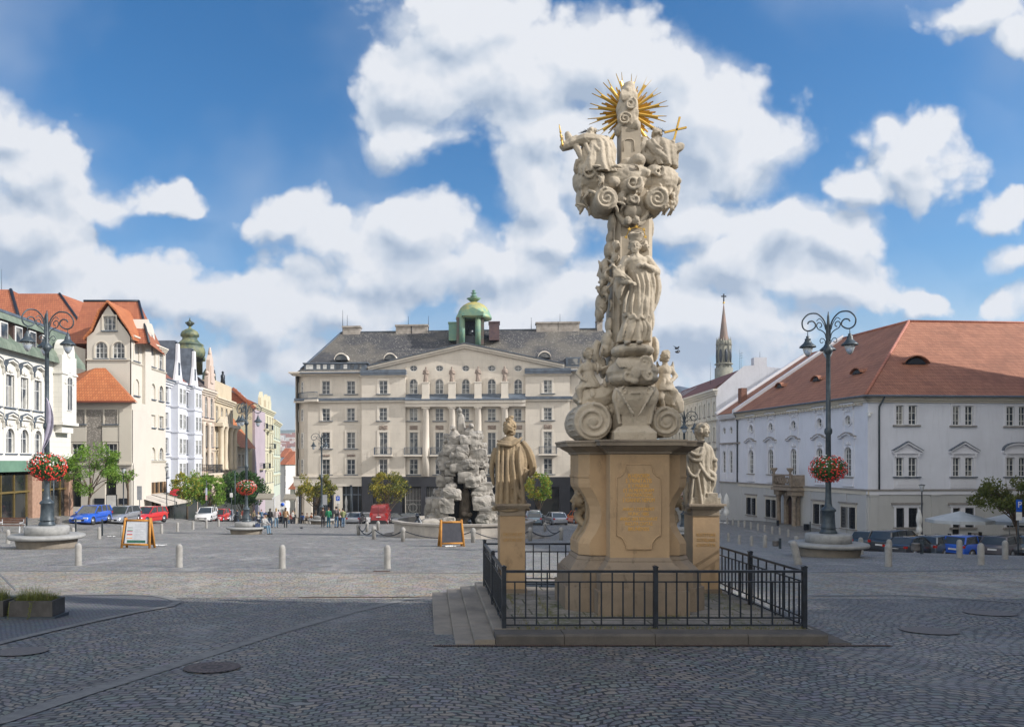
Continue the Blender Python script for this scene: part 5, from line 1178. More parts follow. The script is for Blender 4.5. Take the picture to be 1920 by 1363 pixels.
 for k in (1.2, 7.5):
  f = MB(); z0 = e+2.4; f.lathe([(.4,z0),(.3,z0+.8),(.35,z0+1.3),(.12,z0+1.6)], 8, (k, .5)); f.ball((k,.5,z0+1.8), .2, 8, 6); f.ball((k+.6,.5,z0+1.0), (.5,.2,.35), 8, 6); f.build('roof_statue', m_iron, b.root)
 ent = MB(); ent.box(0, U, -1.2, 0, zz(804), zz(798)); ent.prism([(.5,zz(798)),(6,zz(798)),(3.3,zz(785))], -1.1, -.2); ent.build('entablature', m_y2, b.root); b.finish()
 # low house with the shiny orange roof
 b, zz, e = row_house('low_orange_roofed_house', 'low house with steep bright orange roof squeezed between taller houses in the street', 437, 127, 466, 139, -9., 838, m_y2, m_y2, 4, [(852,875)], m_or, 0, 10, ('rect',), 'plain', 930, 455)
 U = b.len; roof(b, [(-.0,-1.2,e-.2),(U+.4,-1.2,e-.2),(U+.4,3,e+5.5),(0,3,e+5.5),(0,5,e+8.5),(U-5,5,e+8.5)], [(0,1,2,3),(3,2,5,4)], m_or); b.finish()
 # lilac firewall house
 m_li = plaster('lilac_render', (.43,.355,.385), .2, .3)
 b = Bld('lilac_house', 'house with a blank lilac side wall above the low orange roof', 'house', 430, 141, 478, 141, -9.5, m_li, m_li, m_leadgrey); z = b.z; U = b.len
 P = [(0,0),(U,0),(U,z(478,766)),(U-1.5,z(470,757)),(t_ := b.t(440),z(440,730)),(b.t(424),z(424,735)),(b.t(410),z(410,745)),(b.t(410),0)]
 b.wall.prism([(p[0], p[1]) for p in P], 0, .5); b.wall.box(b.t(410), U, .5, 9, 0, z(478,768))
 vg = MB(); vg.bar((b.t(437),-.2,z(437,728.5)),(U+.1,-.2,z(478,766)), 1.0, .5); vg.build('verge_tiles', m_or2, b.root)
 for p in (436,443,450,458): MB().box(b.t(p)-.35, b.t(p)+.45, .6, 1.6, z(p,760), z(p,728+(p-436)*.95)).build('chimney', m_or2 if p < 445 else m_whtrim, b.root)
 sg = MB(); sg.box(b.t(425), b.t(438), -.05, -.003, z(430,748), z(430,744)) if False else None
 am = MB(); antenna(am, b.t(417), 1, z(417,735), 3.5); antenna(am, b.t(414), 1.3, z(414,735), 2.6); am.build('antenna', m_iron, b.root)
 b.finish()
 txt = text_obj('wall_lettering', 'AL', .95*1.6, pm('dark_red_paint', (.2,.03,.04), None, 3, .6), b.root, (b.t(432), -.03, z(436,769)), (R(90),0,0))
 # yellow-green houses further down
 m_yg = plaster('pale_yellow_render', (.60,.56,.40), .2, .5); m_yg2 = plaster('pale_green_render', (.50,.55,.45), .2, .5)
 b, zz, e = row_house('pale_yellow_house', 'pale yellow house with balconies in the street, with flowers on its top balcony', 476, 141, 513, 166, -10.5, 765, m_yg, m_yg, 7, [(778,802),(812,838),(850,876),(886,906)], m_or2, 3, 12, ('rect',), 'plain', 930, 495)
 for i, y in ((2,805),(4,805),(1,878),(5,840),(3,878)): c = b.len*(i+.5)/7; rail(b, c-1.3, c+1.3, zz(y), 1.0, -1., m_iron, .2, 'balcony', m_yg)
 for k in (8, 14, 18): MB().prism([(k-1.6,e),(k+1.6,e),(k+1.4,e+1.6),(k,e+2.8),(k-1.4,e+1.6)], -.3, .3).build('front_gable', m_yg, b.root)
 b.finish()
 b, zz, e = row_house('pale_green_house', 'pale green house at the far end of the left row, last before the street dips', 513, 166, 525.5, 186, -13, 790, m_yg2, m_yg, 4, [(800,822),(832,852),(862,884),(892,908)], m_or2, 2, 12, ('rect',), 'plain', 930, 518); b.finish()
def text_obj(name, body, size, mat, parent, loc, rot, ext=.01, align='LEFT', sp=1.):
 c = bpy.data.curves.new(name, 'FONT'); c.body = body; c.size = size; c.extrude = ext; c.align_x = align; c.space_line = sp; c.resolution_u = 2
 o = bpy.data.objects.new('tmp', c); COL.objects.link(o); bpy.context.view_layer.update()
 me = bpy.data.meshes.new_from_object(o.evaluated_get(bpy.context.evaluated_depsgraph_get())); bpy.data.objects.remove(o)
 me.name = name; me.materials.clear(); me.materials.append(mat); q = bpy.data.objects.new(name, me); link(q, parent); q.location = loc; q.rotation_euler = rot; return q
left_street()
def far_town():
 rr = random.Random(3); cols = [plaster('town_render_white', (.62,.60,.56), .2), plaster('town_render_pink', (.6,.45,.36), .2), plaster('town_render_blue', (.45,.53,.62), .2), plaster('town_render_ochre', (.62,.48,.26), .2)]
 A = [('white', 0), ('pink', 1), ('blue', 2), ('ochre', 3)]
 # right side of the lower street, left side and roofs beyond, at their px / depth / eave height
 items = [(526,534,205,862,0,'narrow white house down the street with a red roof'),(533,546,235,870,1,'pink house with grey dormered roof at the bottom of the street'),(541,556,215,878,2,'bluish house under an orange roof beside the bank corner'),
    (524,531,300,848,2,'tall pale block standing far down the street'),(528,542,330,856,3,'ochre house in the valley beyond the street'),(538,556,345,852,0,'white valley house under the wooded hill'),(544,552,185,908,0,'low white house front where the street dips')]
 for (a, c, d, ey, m, lab) in items:
  z0 = gz(PX(a, d), d)-6; b = Bld('town_house', lab, 'house', a, d, c, d-.5, z0, cols[m], m_whtrim, m_leadgrey, 'houses down the street'); e = b.z((a+c)/2, ey+9); U = b.len
  n = max(2, int(U/2.2))
  for i in range(n):
   for j in range(5):
    zt = e-1.2-j*3.1
    if zt-1.7 < 1: break
    x = U*(i+.5)/n; b.win(x-.5, x+.5, zt-1.7, zt, 'rect', 2, (.6,), None, raw=True)
  b.seg(0, U, 0, e); b.mass(0, U, .26, 10, 0, e)
  roof(b, [(-.4,-.4,e),(U+.4,-.4,e),(U+.4,5,e+3.5),(-.4,5,e+3.5),(-.4,10.4,e),(U+.4,10.4,e)], [(0,1,2,3),(3,2,5,4),(0,3,4),(1,5,2)], m_or2 if m != 1 else m_leadgrey); b.finish()
 # far housing on the hillside
 mb = MB();
 for _ in range(420):
  d = rr.uniform(1580, 2050); px = rr.uniform(440, 640); x = PX(px, d); z = hill_h(x, d)
  w, h = rr.uniform(10, 34), rr.uniform(7, 16); mb.box(x, x+w, d, d+10, z-5, z+h, rr.choice((0,0,1,2)))
 tag(mb.build('distant_suburb', [cols[0], cols[1], m_or2]), 'pale blocks and red roofs of the distant suburb at the foot of the wooded hill', 'suburb', kind='stuff')
far_town()
# ---------------------------------------------------------------- rest of the square, beyond the frame; it shades the foreground
def off_frame():
 for (x0, x1, y0, y1, zb, h, lab) in ((17.5,75,-34,3.4,-2,23.5,'tall cream corner block at the upper end of the square, right of the viewer'),(53.5,70,-2.5,69.3,-6,34,'long cream terrace on the right side of the square, beyond the parked cars')):
  b = Bld('terrace_block', lab, 'building', 0, 10, 1, 10, zb, m_cream, m_creamtrim, m_leadgrey); b.root.location = (x0, y1, zb); L_ = y1-y0; b.root.rotation_euler.z = -math.pi/2
  n = int(L_/3.4)
  for i in range(n):
   for j in range(5): c = L_*(i+.5)/n; b.win(c-.6, c+.6, 5+j*4.1, 7.2+j*4.1, 'rect', 2, (.66,), 'plain', raw=True)
  e = h; b.seg(0, L_, 0, e); b.mass(0, L_, .26, x1-x0, 0, e); b.cornice(0, L_, e-.8, e, .6)
  roof(b, [(0,-.5,e),(L_,-.5,e),(L_,x1-x0+.5,e),(0,x1-x0+.5,e),(5,(x1-x0)/2,e+5),(L_-5,(x1-x0)/2,e+5)], [(0,1,5,4),(1,2,5),(2,3,4,5),(3,0,4)], m_or2); b.finish()
off_frame()
# ================================================================ the holy trinity column with its railing
m_ochre = stone('ochre_sandstone', (.52,.36,.21), (.43,.30,.18), (.25,.19,.13), 1.6, .35, 26, .6, .4)
m_carved = stone('pale_carved_sandstone', (.56,.485,.38), (.46,.395,.305), (.17,.15,.125), 3.2, .55, 26, .6, .5)
m_carvedflat = stone('pale_dressed_sandstone', (.54,.465,.36), (.44,.375,.29), (.17,.15,.125), 3.2, .4, 26, .6)
m_figure = stone('brown_figure_sandstone', (.36,.27,.165), (.28,.215,.14), (.09,.075,.06), 4, .5, 30, .7, .5)
m_grime = stone('grimy_cornice_stone', (.34,.28,.21), (.27,.22,.17), (.12,.10,.08), 3, .5, 24, .6, .6)
m_plinth = stone('grey_brown_plinth_stone', (.30,.235,.17), (.24,.19,.14), (.13,.11,.09), 2, .35, 24, .6, .55)
MXc, MYc, MZc = 3.05, 12.2, -.46
def mm(px, py, y=0.): d = MYc+y; return Vector(((px-CX)*d/F-MXc, y, EYE-(py-CY)*d/F-MZc))
def loft(mb, rings, mi=0, sm=False, caps=True):
 n = len(rings[0]); vs = [p for r in rings for p in r]; fs = []
 for k in range(len(rings)-1):
  for i in range(n): j = (i+1) % n; fs.append((k*n+i, k*n+j, (k+1)*n+j, (k+1)*n+i))
 if caps: fs += [tuple(range(n-1,-1,-1)), tuple(range((len(rings)-1)*n, len(rings)*n))]
 return mb.add(vs, fs, mi, sm)
def fold(u, sharp=.8): return 2*abs(math.sin(u/2))**sharp-1.2
def robe(mb, st, nf=14, amp=.12, tw=1.2, seed=0, n=84, steps=26, lo=0., hi=1.):
 """drapery: stations (x,y,z,rx,ry) interpolated, with deep vertical folds"""
 rr = random.Random(seed); ph = rr.uniform(0, 6); k2 = rr.uniform(.5, 1.5); rings = []
 for s in range(steps+1):
  f = s/steps*(len(st)-1); i = min(int(f), len(st)-2); t = f-i; a = st[max(i-1,0)]; b = st[i]; c = st[i+1]; d = st[min(i+2,len(st)-1)]
  q = [.5*((2*b[j])+(-a[j]+c[j])*t+(2*a[j]-5*b[j]+4*c[j]-d[j])*t*t+(-a[j]+3*b[j]-3*c[j]+d[j])*t**3) for j in range(5)]
  v = s/steps; am = amp*(lo+(hi-lo)*v); ring = []
  for k in range(n):
   th = 2*math.pi*k/n; g = fold(nf*th+ph+tw*math.sin(v*3+k2*th)+1.1*math.sin(2*th+v*2)) ; g += .35*fold(nf*1.7*th+ph*2+v*3)
   r_ = 1+am*g; ring.append((q[0]+q[3]*r_*math.cos(th), q[1]+q[4]*r_*math.sin(th), q[2]))
  rings.append(ring)
 loft(mb, rings)
def spiral(mb, c, r0, turns, y, w=.03, d=.04, hand=1, a0=0., rin=.12, n=40):
 pts = []; rs = []
 for i in range(n+1):
  t = i/n; r = r0*(1-t*(1-rin)); a = a0+hand*2*math.pi*turns*t; pts.append((c.x+r*math.cos(a), y, c.z+r*math.sin(a))); rs.append(w*(1-.35*t))
 mb.tube(pts, rs, 8)
def swoop(mb, P, r, n=14):                            # smooth tapered tube through points
 st = [(*p, 0) for p in P]; out = []; rs = []
 for s in range(n+1):
  f = s/n*(len(P)-1); i = min(int(f), len(P)-2); t = f-i; a = P[max(i-1,0)]; b = P[i]; c = P[i+1]; d = P[min(i+2,len(P)-1)]
  out.append([.5*((2*b[j])+(-a[j]+c[j])*t+(2*a[j]-5*b[j]+4*c[j]-d[j])*t*t+(-a[j]+3*b[j]-3*c[j]+d[j])*t**3) for j in range(3)])
  rs.append(r[i]+(r[i+1]-r[i])*t if isinstance(r, (list, tuple)) else r)
 mb.tube(out, rs, 8)
def head(mb, c, r, look=0., tilt=0., beard=False, curls=True, seed=1, face=True):
 """head looking towards -y turned by 'look'; r = half height"""
 c = Vector(c); Q = Matrix.Rotation(look, 4, 'Z') @ Matrix.Rotation(tilt, 4, 'X')
 def P(x, y, z): return c+Q @ Vector((x*r, y*r, z*r))
 mb.ball(c, (r*.76, r*.86, r), 14, 10, rot=Q)
 if face:
  mb.cap(P(0,-.80,.18), P(0,-1.02,-.18), r*.09, r*.15); mb.ball(P(0,-.7,-.72), (r*.32,r*.24,r*.22), 8, 6)
  mb.cap(P(-.5,-.66,.24), P(-.12,-.86,.22), r*.1, r*.07); mb.cap(P(.12,-.86,.22), P(.5,-.66,.24), r*.07, r*.1)
  mb.cap(P(-.2,-.82,-.42), P(.2,-.82,-.42), r*.07, r*.07); mb.ball(P(-.36,-.62,-.15), r*.22, 8, 6); mb.ball(P(.36,-.62,-.15), r*.22, 8, 6)
  for s_ in (-1, 1): mb.ball(P(s_*.76,.02,0), (r*.1,r*.2,r*.26), 8, 6)
 if beard:
  for k in range(7): a = -1+k/3; mb.cap(P(a*.45,-.72,-.6), P(a*.3,-.75,-1.25), r*.16, r*.08)
 if curls:
  rr = random.Random(seed)
  for k in range(34):
   a = rr.uniform(-.3, math.pi+.3); e = rr.uniform(-.6, 1.4); x, y, z = math.cos(a)*math.cos(e)*.82, abs(math.sin(a))*math.cos(e)*.9, math.sin(e)*.98
   mb.ball(P(x, y if e < .5 else y-.35, z), r*rr.uniform(.16,.28), 7, 5)
def hand(mb, w, d, r=.03, up=(0,0,1)):
 """wrist w, direction d: palm, four bent fingers and a thumb"""
 w = Vector(w); d = Vector(d).normalized(); u = Vector(up); s = d.cross(u).normalized(); u = s.cross(d); p = w+d*r*1.6
 mb.cap(w, p+d*r, r*.8, r*.95)
 for k in range(4):
  o = s*(k-1.5)*r*.62; L = r*(2.2, 2.6, 2.4, 1.8)[k]; a = p+d*r+o; b = a+d*L*.55-u*L*.1; c = b+d*L*.4-u*L*.4; mb.cap(a, b, r*.3, r*.27, 6); mb.cap(b, c, r*.27, r*.2, 6)
 t = w+d*r*.9-s*r*.9; mb.cap(t, t+d*r*1.1-s*r*.8, r*.33, r*.26, 6)
def pedestal_body(root):
 P = MB()
 # central blocks front and back with base mouldings
 def blk(hx, hy, z0, z1, mb=P, mi=0): mb.box(-hx, hx, -hy, hy, z0, z1, mi)
 sh = MB(); sh.box(-.425, .425, -.75, .75, .785, 2.262); sh.build('shaft', m_ochre, root)
 def octa(wx, wy, ch, z): return [(-wx,-wy+ch,z),(-wx+ch,-wy,z),(wx-ch,-wy,z),(wx,-wy+ch,z),(wx,wy-ch,z),(wx-ch,wy,z),(-wx+ch,wy,z),(-wx,wy-ch,z)]
 Wg = MB(); prof = [(.785,.80),(.95,.80),(1.02,.77),(1.12,.70),(1.25,.645),(1.38,.625),(1.5,.64),(1.62,.69),(1.72,.75),(1.78,.79),(1.83,.80),(1.92,.80),(1.925,.815),(1.95,.815),(1.955,.80),(2.262,.80)]
 loft(Wg, [octa(w, .47, .14, z) for z, w in prof]); Wg.build('side_wing', m_ochre, root)
 # carved grotesque heads in the hollows of the wings
 for s_, nm in ((-1, 0), (1, 1)):
  G = MB(); c = Vector((s_*.72, -.02, 1.58)); head(G, c, .13, look=-math.pi/2*s_*-1 if s_ < 0 else math.pi/2, beard=True, seed=3)
  for k in range(12): a = k/11; G.ball((s_*(.64+.1*math.sin(a*6)), -.02+.08*math.sin(a*9), 1.45-.5*a), (.07,.07,.06), 8, 6)
  swoop(G, [(s_*.7,-.12,1.75),(s_*.63,-.2,1.5),(s_*.66,-.18,1.2),(s_*.78,-.1,.98)], [.035,.045,.045,.03]); swoop(G, [(s_*.7,.12,1.75),(s_*.63,.2,1.5),(s_*.66,.18,1.2),(s_*.78,.1,.98)], [.035,.045,.045,.03])
  sculpt(G, 'carved_mask', m_figure, root, .014, 2, .006, 20)
 # base mouldings
 B = MB(); mo = [(.785,.0),(.74,.03),(.72,.03),(.70,.05),(.62,.13),(.58,.16),(.562,.16)]
 loft(B, [[(-.425-o,-.75-o,z),(.425+o,-.75-o,z),(.425+o,.75+o,z),(-.425-o,.75+o,z)] for z, o in mo][::-1])
 loft(B, [octa(.80+o*.9, .47+o*.9, .16, z-.012) for z, o in mo][::-1]); B.build('base_moulding', m_plinth, root)
 Pl = MB(); Pl.box(-.60, .60, -.925, .925, .0, .56); Pl.box(-.645, .645, -.97, .97, -.02, .335)
 loft(Pl, [octa(.98,.63,.18,-.02), octa(.98,.63,.18,.555)]); loft(Pl, [octa(1.02,.67,.19,-.02), octa(1.02,.67,.19,.33)]); Pl.build('plinth', m_plinth, root)
 # cornice
 Cn = MB(); pr = [(2.262,.0),(2.275,.025),(2.30,.03),(2.34,.09),(2.385,.15),(2.386,.185),(2.44,.19),(2.445,.205),(2.47,.20)]
 loft(Cn, [[(-.425-o,-.75-o,z),(.425+o,-.75-o,z),(.425+o,.75+o,z),(-.425-o,.75+o,z)] for z, o in pr])
 loft(Cn, [octa(.80+o*1.05, .47+o*1.05, .16, z-.006) for z, o in pr]); Cn.build('cornice', m_grime, root)
 # panel with notched corners and its inscription
 x0, x1, X0, X1 = mm(1173.6,0,-.75).x, mm(1221,0,-.75).x, mm(1156.4,0,-.75).x, mm(1238,0,-.75).x; zt, zn, zm, zb_ = mm(0,871,-.75).z, mm(0,895,-.75).z, mm(0,1004,-.75).z, mm(0,1029,-.75).z
 def arc(cx, cz, r0, r1, n=6): return [(cx+r0*math.cos(a0), cz+r1*math.sin(a0)) for a0 in n]
 pts = [(x0,zt),(x1,zt)]; w, h = X1-x1, zt-zn
 pts += [(X1-w*math.cos(a), zt-h*math.sin(a)) for a in [.3,.7,1.1,1.4]]+[(X1,zn),(X1,zm)]; h2 = zm-zb_
 pts += [(X1-w*math.cos(a), zb_+h2*math.sin(a)) for a in [1.4,1.1,.7,.3]]+[(x1,zb_),(x0,zb_)]
 pts += [(X0+w*math.cos(a), zb_+h2*math.sin(a)) for a in [.3,.7,1.1,1.4]]+[(X0,zm),(X0,zn)]+[(X0+w*math.cos(a), zt-h*math.sin(a)) for a in [1.4,1.1,.7,.3]]
 pb = MB(); pb.prism(pts[::-1], -.765, -.7515); pb.build('inscription_panel', m_ochre, root)
 rb = MB(); rb.tube([(x,-.766,z) for x, z in pts], .0085, 6, closed=True); rb.build('panel_moulding', m_ochre, root)
 L1 = [('IN HONOREM',886,896),('S TRINITATIS',895.5,905),('B V MARIAE',905.5,914),('ET IN MEMORIAM',914,922.5),('CANONISATIONIS',922.5,931),('S IOANNIS NEPOM',931.5,941),('ANNO 1729 EREXIT',949.5,957),('HUNC 1885',958,966),('ANNO 1869 RENOVAVIT',967.5,975.5),('INCLITA CIVITAS',976.5,984.5),('BRUNENSIS',986,994.5)]
 mg = pm('inscription_gold', (.80,.44,.08), (.66,.35,.06), 30, .45, .1)
 widths = [40,49,39,57,52,60,60,38,70,51,39]
 for (s_, y0, y1), wpx in zip(L1, widths):
  o = text_obj('inscription', s_, .085, mg, root, (mm(1197,0,-.75).x, -.767, mm(0,y1,-.75).z), (R(90),0,0), .0015, 'CENTER')
  xs = [v.co.x for v in o.data.vertices]; zs = [v.co.y for v in o.data.vertices]; k = (wpx*.0076)/(max(xs)-min(xs)); kz = ((y1-y0-1.6)*.0076)/(max(zs)-min(zs)); o.scale = (k, kz, 1)
def column(root):
 # ---------------- scrolled pedestal on the cornice
 zc = 2.47; S_ = MB()
 B = MB(); b0, b1 = mm(1151,0,-.5).x, mm(1231,0,-.5).x; xm = (b0+b1)/2; B.box(b0, b1, -.52, .3, zc-.01, mm(0,806.6,-.5).z-.02)
 loft(B, [[(b0,-.52,zc+.12),(b1,-.52,zc+.12),(b1,.3,zc+.12),(b0,.3,zc+.12)],[(b0+.08,-.45,zc+.2),(b1-.08,-.45,zc+.2),(b1-.08,.25,zc+.2),(b0+.08,.25,zc+.2)]])
 rings = []
 for py, xl, xr, yf in ((802,1168,1221,-.44),(780,1167,1222,-.45),(765,1162,1227,-.5),(750,1159,1232,-.55),(738,1158,1234,-.56),(728,1160,1232,-.52),(724,1163,1228,-.48)):
  a, c = mm(xl,py,-.5), mm(xr,py,-.5); rings.append([(a.x,yf,a.z),(c.x,yf,a.z),(c.x+.02,.2,a.z),(a.x-.02,.2,a.z)])
 loft(B, rings)
 for s_ in (-1, 1):                                    # acanthus on the front of the cartouche
  for k in range(7):
   t = k/6; x = xm+s_*(.24-.17*t); z = mm(0,736+38*t,-.5).z; swoop(B, [(x+s_*.03,-.54,z+.05),(x-s_*.01,-.575,z),(x-s_*.05,-.54,z-.06)], [.012,.02,.006], 8)
  swoop(B, [(xm+s_*.26,-.5,mm(0,728,-.5).z),(xm+s_*.30,-.5,mm(0,745,-.5).z),(xm+s_*.26,-.48,mm(0,765,-.5).z),(xm+s_*.22,-.46,mm(0,795,-.5).z)], [.035,.045,.035,.025])
  spiral(B, Vector((xm+s_*.17,0,mm(0,733,-.5).z)), .06, 1.2, -.56, .016, hand=-s_, a0=math.pi/2)
 B.box(xm-.08, xm+.06, -.585, -.55, mm(0,739,-.5).z, mm(0,735,-.5).z)
 sculpt(B, 'scroll_pedestal', m_carved, root, .012, 0, .006, 22, .003, 60)
 # ---------------- volutes
 def volute(cx, cy, rpx, y, hand_, tail):
  V = MB(); c = mm(cx, cy, y); r = rpx*.0081
  V.T = Matrix.Translation((c.x, 0, c.z)) @ Matrix.Rotation(math.pi/2, 4, 'X'); V.lathe([(r*.97,-.42),(r,-.4),(r,.32),(r*1.0,-y-.03),(r*.97,-y)][:3]+[(r,-y-.02),(r*.95,-y)], 40); V.T = None
  spiral(V, c, r*.93, 2.1, y-.01, .028, hand=hand_, a0=math.pi*.5, rin=.12, n=70); V.ball((c.x, y-.005, c.z), (r*.24,.03,r*.24))
  for (P, rr_) in tail: swoop(V, [mm(*p) for p in P], rr_, 18)
  for k in range(14):
   a = math.pi*(.15+.1*k); p = Vector((c.x+r*1.02*math.cos(a), -.1, c.z+r*1.02*math.sin(a))); swoop(V, [p+Vector((.0,-.24,.0)), p+Vector((.0,-.05,.01)), p+Vector((.0,.2,.0))], [.008,.014,.008], 6)
  sculpt(V, 'volute', m_carved, root, .012, 0, .007, 16, .003, 60)
 volute(1112, 790, 35, -.42, -1, [([(1088,760,-.1),(1100,748,-.1),(1125,745,-.1),(1150,725,-.05)], [.16,.2,.2,.12]), ([(1094,815,-.1),(1110,805,.1),(1140,800,.1)], [.08,.2,.25]), ([(1125,760,0.),(1145,770,0.),(1155,800,0.)], [.2,.22,.2])])
 volute(1250, 791, 28, -.34, 1, [([(1272,775,.0),(1262,752,0.),(1240,740,0.),(1222,725,.0)], [.09,.16,.16,.12]), ([(1225,760,.1),(1235,780,.1),(1230,805,.1)], [.15,.18,.15])])
 # ---------------- shaft
 C = MB(); rings = []
 for py, xl, xr, h in ((822,1143,1225,.30),(640,1143,1216,.27),(560,1144,1216,.26),(400,1147,1217,.25),(330,1150,1212,.24)):
  a, c = mm(xl,py), mm(xr,py); f = .07; y0, y1 = -h+.0, h; rings.append([(a.x,y0+f,a.z),(a.x+f,y0,a.z),(c.x-f,y0,a.z),(c.x,y0+f,a.z),(c.x,y1,a.z),(a.x,y1,a.z)])
 loft(C, rings)
 for x in (1150, 1162): C.tube([mm(x,640,-.27),mm(x+2,420,-.25)], .012, 6)
 C.build('column_shaft', m_carvedflat, root)
 # ---------------- cloud bank under the saint
 K = MB(); rr = random.Random(5)
 a = mm(1186,656,-.45); K.ball((a.x,-.40,a.z), (.29,.28,.10)); K.ball((a.x-.16,-.42,a.z-.02), (.15,.2,.09)); K.ball((a.x+.16,-.42,a.z-.01), (.16,.2,.095))
 a = mm(1189,697,-.42); K.ball((a.x,-.32,a.z), (.39,.36,.21)); K.ball((a.x-.12,-.36,a.z-.1), (.25,.28,.12)); K.ball((a.x+.12,-.36,a.z-.1), (.25,.28,.12)); K.ball((a.x,-.3,a.z+.13), (.28,.3,.1))
 spiral(K, mm(1205,681,-.5), .105, 1.6, -.60, .03, hand=1, a0=-1.2); spiral(K, mm(1174,706,-.5), .10, 1.5, -.63, .03, hand=-1, a0=1.8); spiral(K, mm(1212,705,-.5), .085, 1.4, -.63, .026, hand=1, a0=2.5)
 K.ball(mm(1192,700,-.66), (.07,.04,.09)); K.ball(mm(1190,714,-.64), (.06,.05,.05))
 for k in range(9): x = 1160+k*5; swoop(K, [mm(x,671,-.52),mm(x-3,680,-.62),mm(x+3,690,-.66)], [.012,.022,.01], 8)
 sculpt(K, 'cloud', m_carved, root, .012, 0, .010, 12, .004, 45)
 # drapery, foliage and cherub heads growing up the shaft
 D = MB()
 for (x, y, dp, rx, ry, rz) in ((1133,513,-.05,.085,.12,.2),(1128,570,-.05,.10,.12,.17),(1124,588,-.02,.07,.1,.13),(1139,640,-.1,.10,.14,.15),(1136,655,-.1,.085,.12,.13),(1155,462,-.2,.07,.1,.09),(1148,420,-.15,.07,.12,.16),(1144,448,-.12,.06,.12,.12),(1141,470,-.12,.07,.13,.13),(1219,430,-.05,.05,.12,.16),(1221,560,-.05,.06,.14,.18),(1219,600,-.05,.06,.14,.2),(1142,610,-.12,.06,.12,.12),(1152,745,-.1,.1,.12,.2),(1152,770,-.1,.11,.12,.2),
         (1226,655,-.1,.07,.15,.2),(1222,515,.0,.08,.15,.2),(1146,700,-.1,.07,.12,.2),(1130,690,.05,.06,.1,.17)): D.ball(mm(x,y,dp), (rx,ry,rz))
 for k in range(26):
  x = rr.uniform(1122,1150); y = rr.uniform(480,790); p = mm(x,y,-.15); swoop(D, [p+Vector((-.03,0,.09)), p+Vector((rr.uniform(-.05,.05),-.08,0)), p+Vector((rr.uniform(-.06,.06),-.02,-.1))], [.012,.028,.01], 8)
 for (x, y, dp, r) in ((1134,547,-.16,.075),(1153,485,-.24,.07),(1150,476,-.2,.05)): head(D, mm(x,y,dp), r, look=-.5, seed=int(x))
 for (P, r) in (([(1123,640,.05),(1116,655,.05),(1118,675,.02),(1135,700,0.)], [.06,.07,.07,.08]), ([(1110,672,.0),(1120,684,-.05),(1130,690,-.1)], [.03,.04,.05]), ([(1125,520,0.),(1134,495,-.05),(1146,485,-.1)], [.06,.07,.05])): swoop(D, [mm(*p) for p in P], r)
 wi = [(1127,529),(1122,540),(1132,531)]
 for x, y in wi: D.ball(mm(x,y,-.1), (.05,.03,.03))
 sculpt(D, 'carved_foliage', m_carved, root, .012, 0, .009, 14, .004, 50)
 # cherub pair above the saint
 H = MB()
 head(H, mm(1178,415,-.36), .062, look=-.35, seed=4); head(H, mm(1193,415,-.36), .062, look=.35, seed=5)
 for s_ in (-1, 1):
  for k in range(4): swoop(H, [mm(1186+s_*6,424,-.3), mm(1186+s_*(18+3*k),418-k*5,-.28), mm(1186+s_*(25+k),404-k*6,-.22)], [.03,.035,.015])
 H.ball(mm(1186,398,-.28), (.14,.1,.13)); sculpt(H, 'cherub_pair', m_carved, root, .012, 1, .004, 30)
 # ---------------- the saint
 J = MB(); y0 = -.42
 def q(px, py, y=y0): return mm(px, py, y)
 st = []
 for (px, py, rx, ry, yy) in ((1188,642,.235,.17,-.40),(1188,628,.215,.17,-.41),(1192,608,.185,.16,-.42),(1196,590,.205,.165,-.43),(1200,570,.19,.16,-.43),(1203,550,.175,.155,-.42),(1203,532,.165,.15,-.41),(1199,512,.175,.15,-.41),(1194,497,.165,.14,-.41),(1192,486,.13,.12,-.41),(1191,478,.07,.08,-.41)):
  a = q(px, py, yy); st.append((a.x, a.y, a.z, rx, ry))
 robe(J, st[:8], 10, .14, 2.6, 3, lo=1., hi=.5); robe(J, st[6:], 10, .05, 1., 4, steps=10)
 # hem of the lace surplice, ruffled
 hem = []
 for k in range(15): a = k/14; x = 1168+54*a; hem.append(q(x, 588+4*math.sin(k*2.1)+7*math.sin(a*3.1), y0-.17*math.sin(a*math.pi)**.5-.01))
 swoop(J, hem, .022, 50)
 for k in range(4):
  x = 1170+13*k; swoop(J, [q(x+9-2*k,545,y0-.12),q(x+2,566,y0-.17),q(x,587,y0-.15)], [.012,.024,.022], 8)
 for k in range(7):
  x = 1166+8*k; swoop(J, [q(1180+k*4,592,y0-.12),q(x+4,615,y0-.15),q(x,638,y0-.12)], [.016,.028,.02], 8)
 # left leg pushed forward under the cassock
 J.cap(q(1190,592,y0-.08), q(1181,622,y0-.13), .09, .06); J.cap(q(1181,622,y0-.13), q(1176,640,y0-.1), .06, .05)
 J.ball(q(1176,643,y0-.2), (.045,.1,.032)); J.ball(q(1199,642,y0-.2), (.045,.1,.032))
 # shoulders, ermine cape, arms and hands
 J.ball(q(1192,491), (.195,.13,.085));
 J.cap(q(1174,488), q(1164,510,y0-.02), .075, .07); J.cap(q(1164,510,y0-.02), q(1167,528,y0-.1), .07, .055); J.cap(q(1167,528,y0-.1), q(1178,530,y0-.2), .055, .035)
 hand(J, q(1178,530,y0-.2), (1,-.1,-.22), .026, (0,-1,.2))
 J.cap(q(1214,489), q(1229,510,y0-.0), .08, .075); J.cap(q(1229,512,y0), q(1218,502,y0-.12), .075, .05); J.cap(q(1218,502,y0-.12), q(1209,497,y0-.18), .045, .034)
 hand(J, q(1210,497,y0-.18), (-1,-.15,.02), .026, (0,-1,.2))
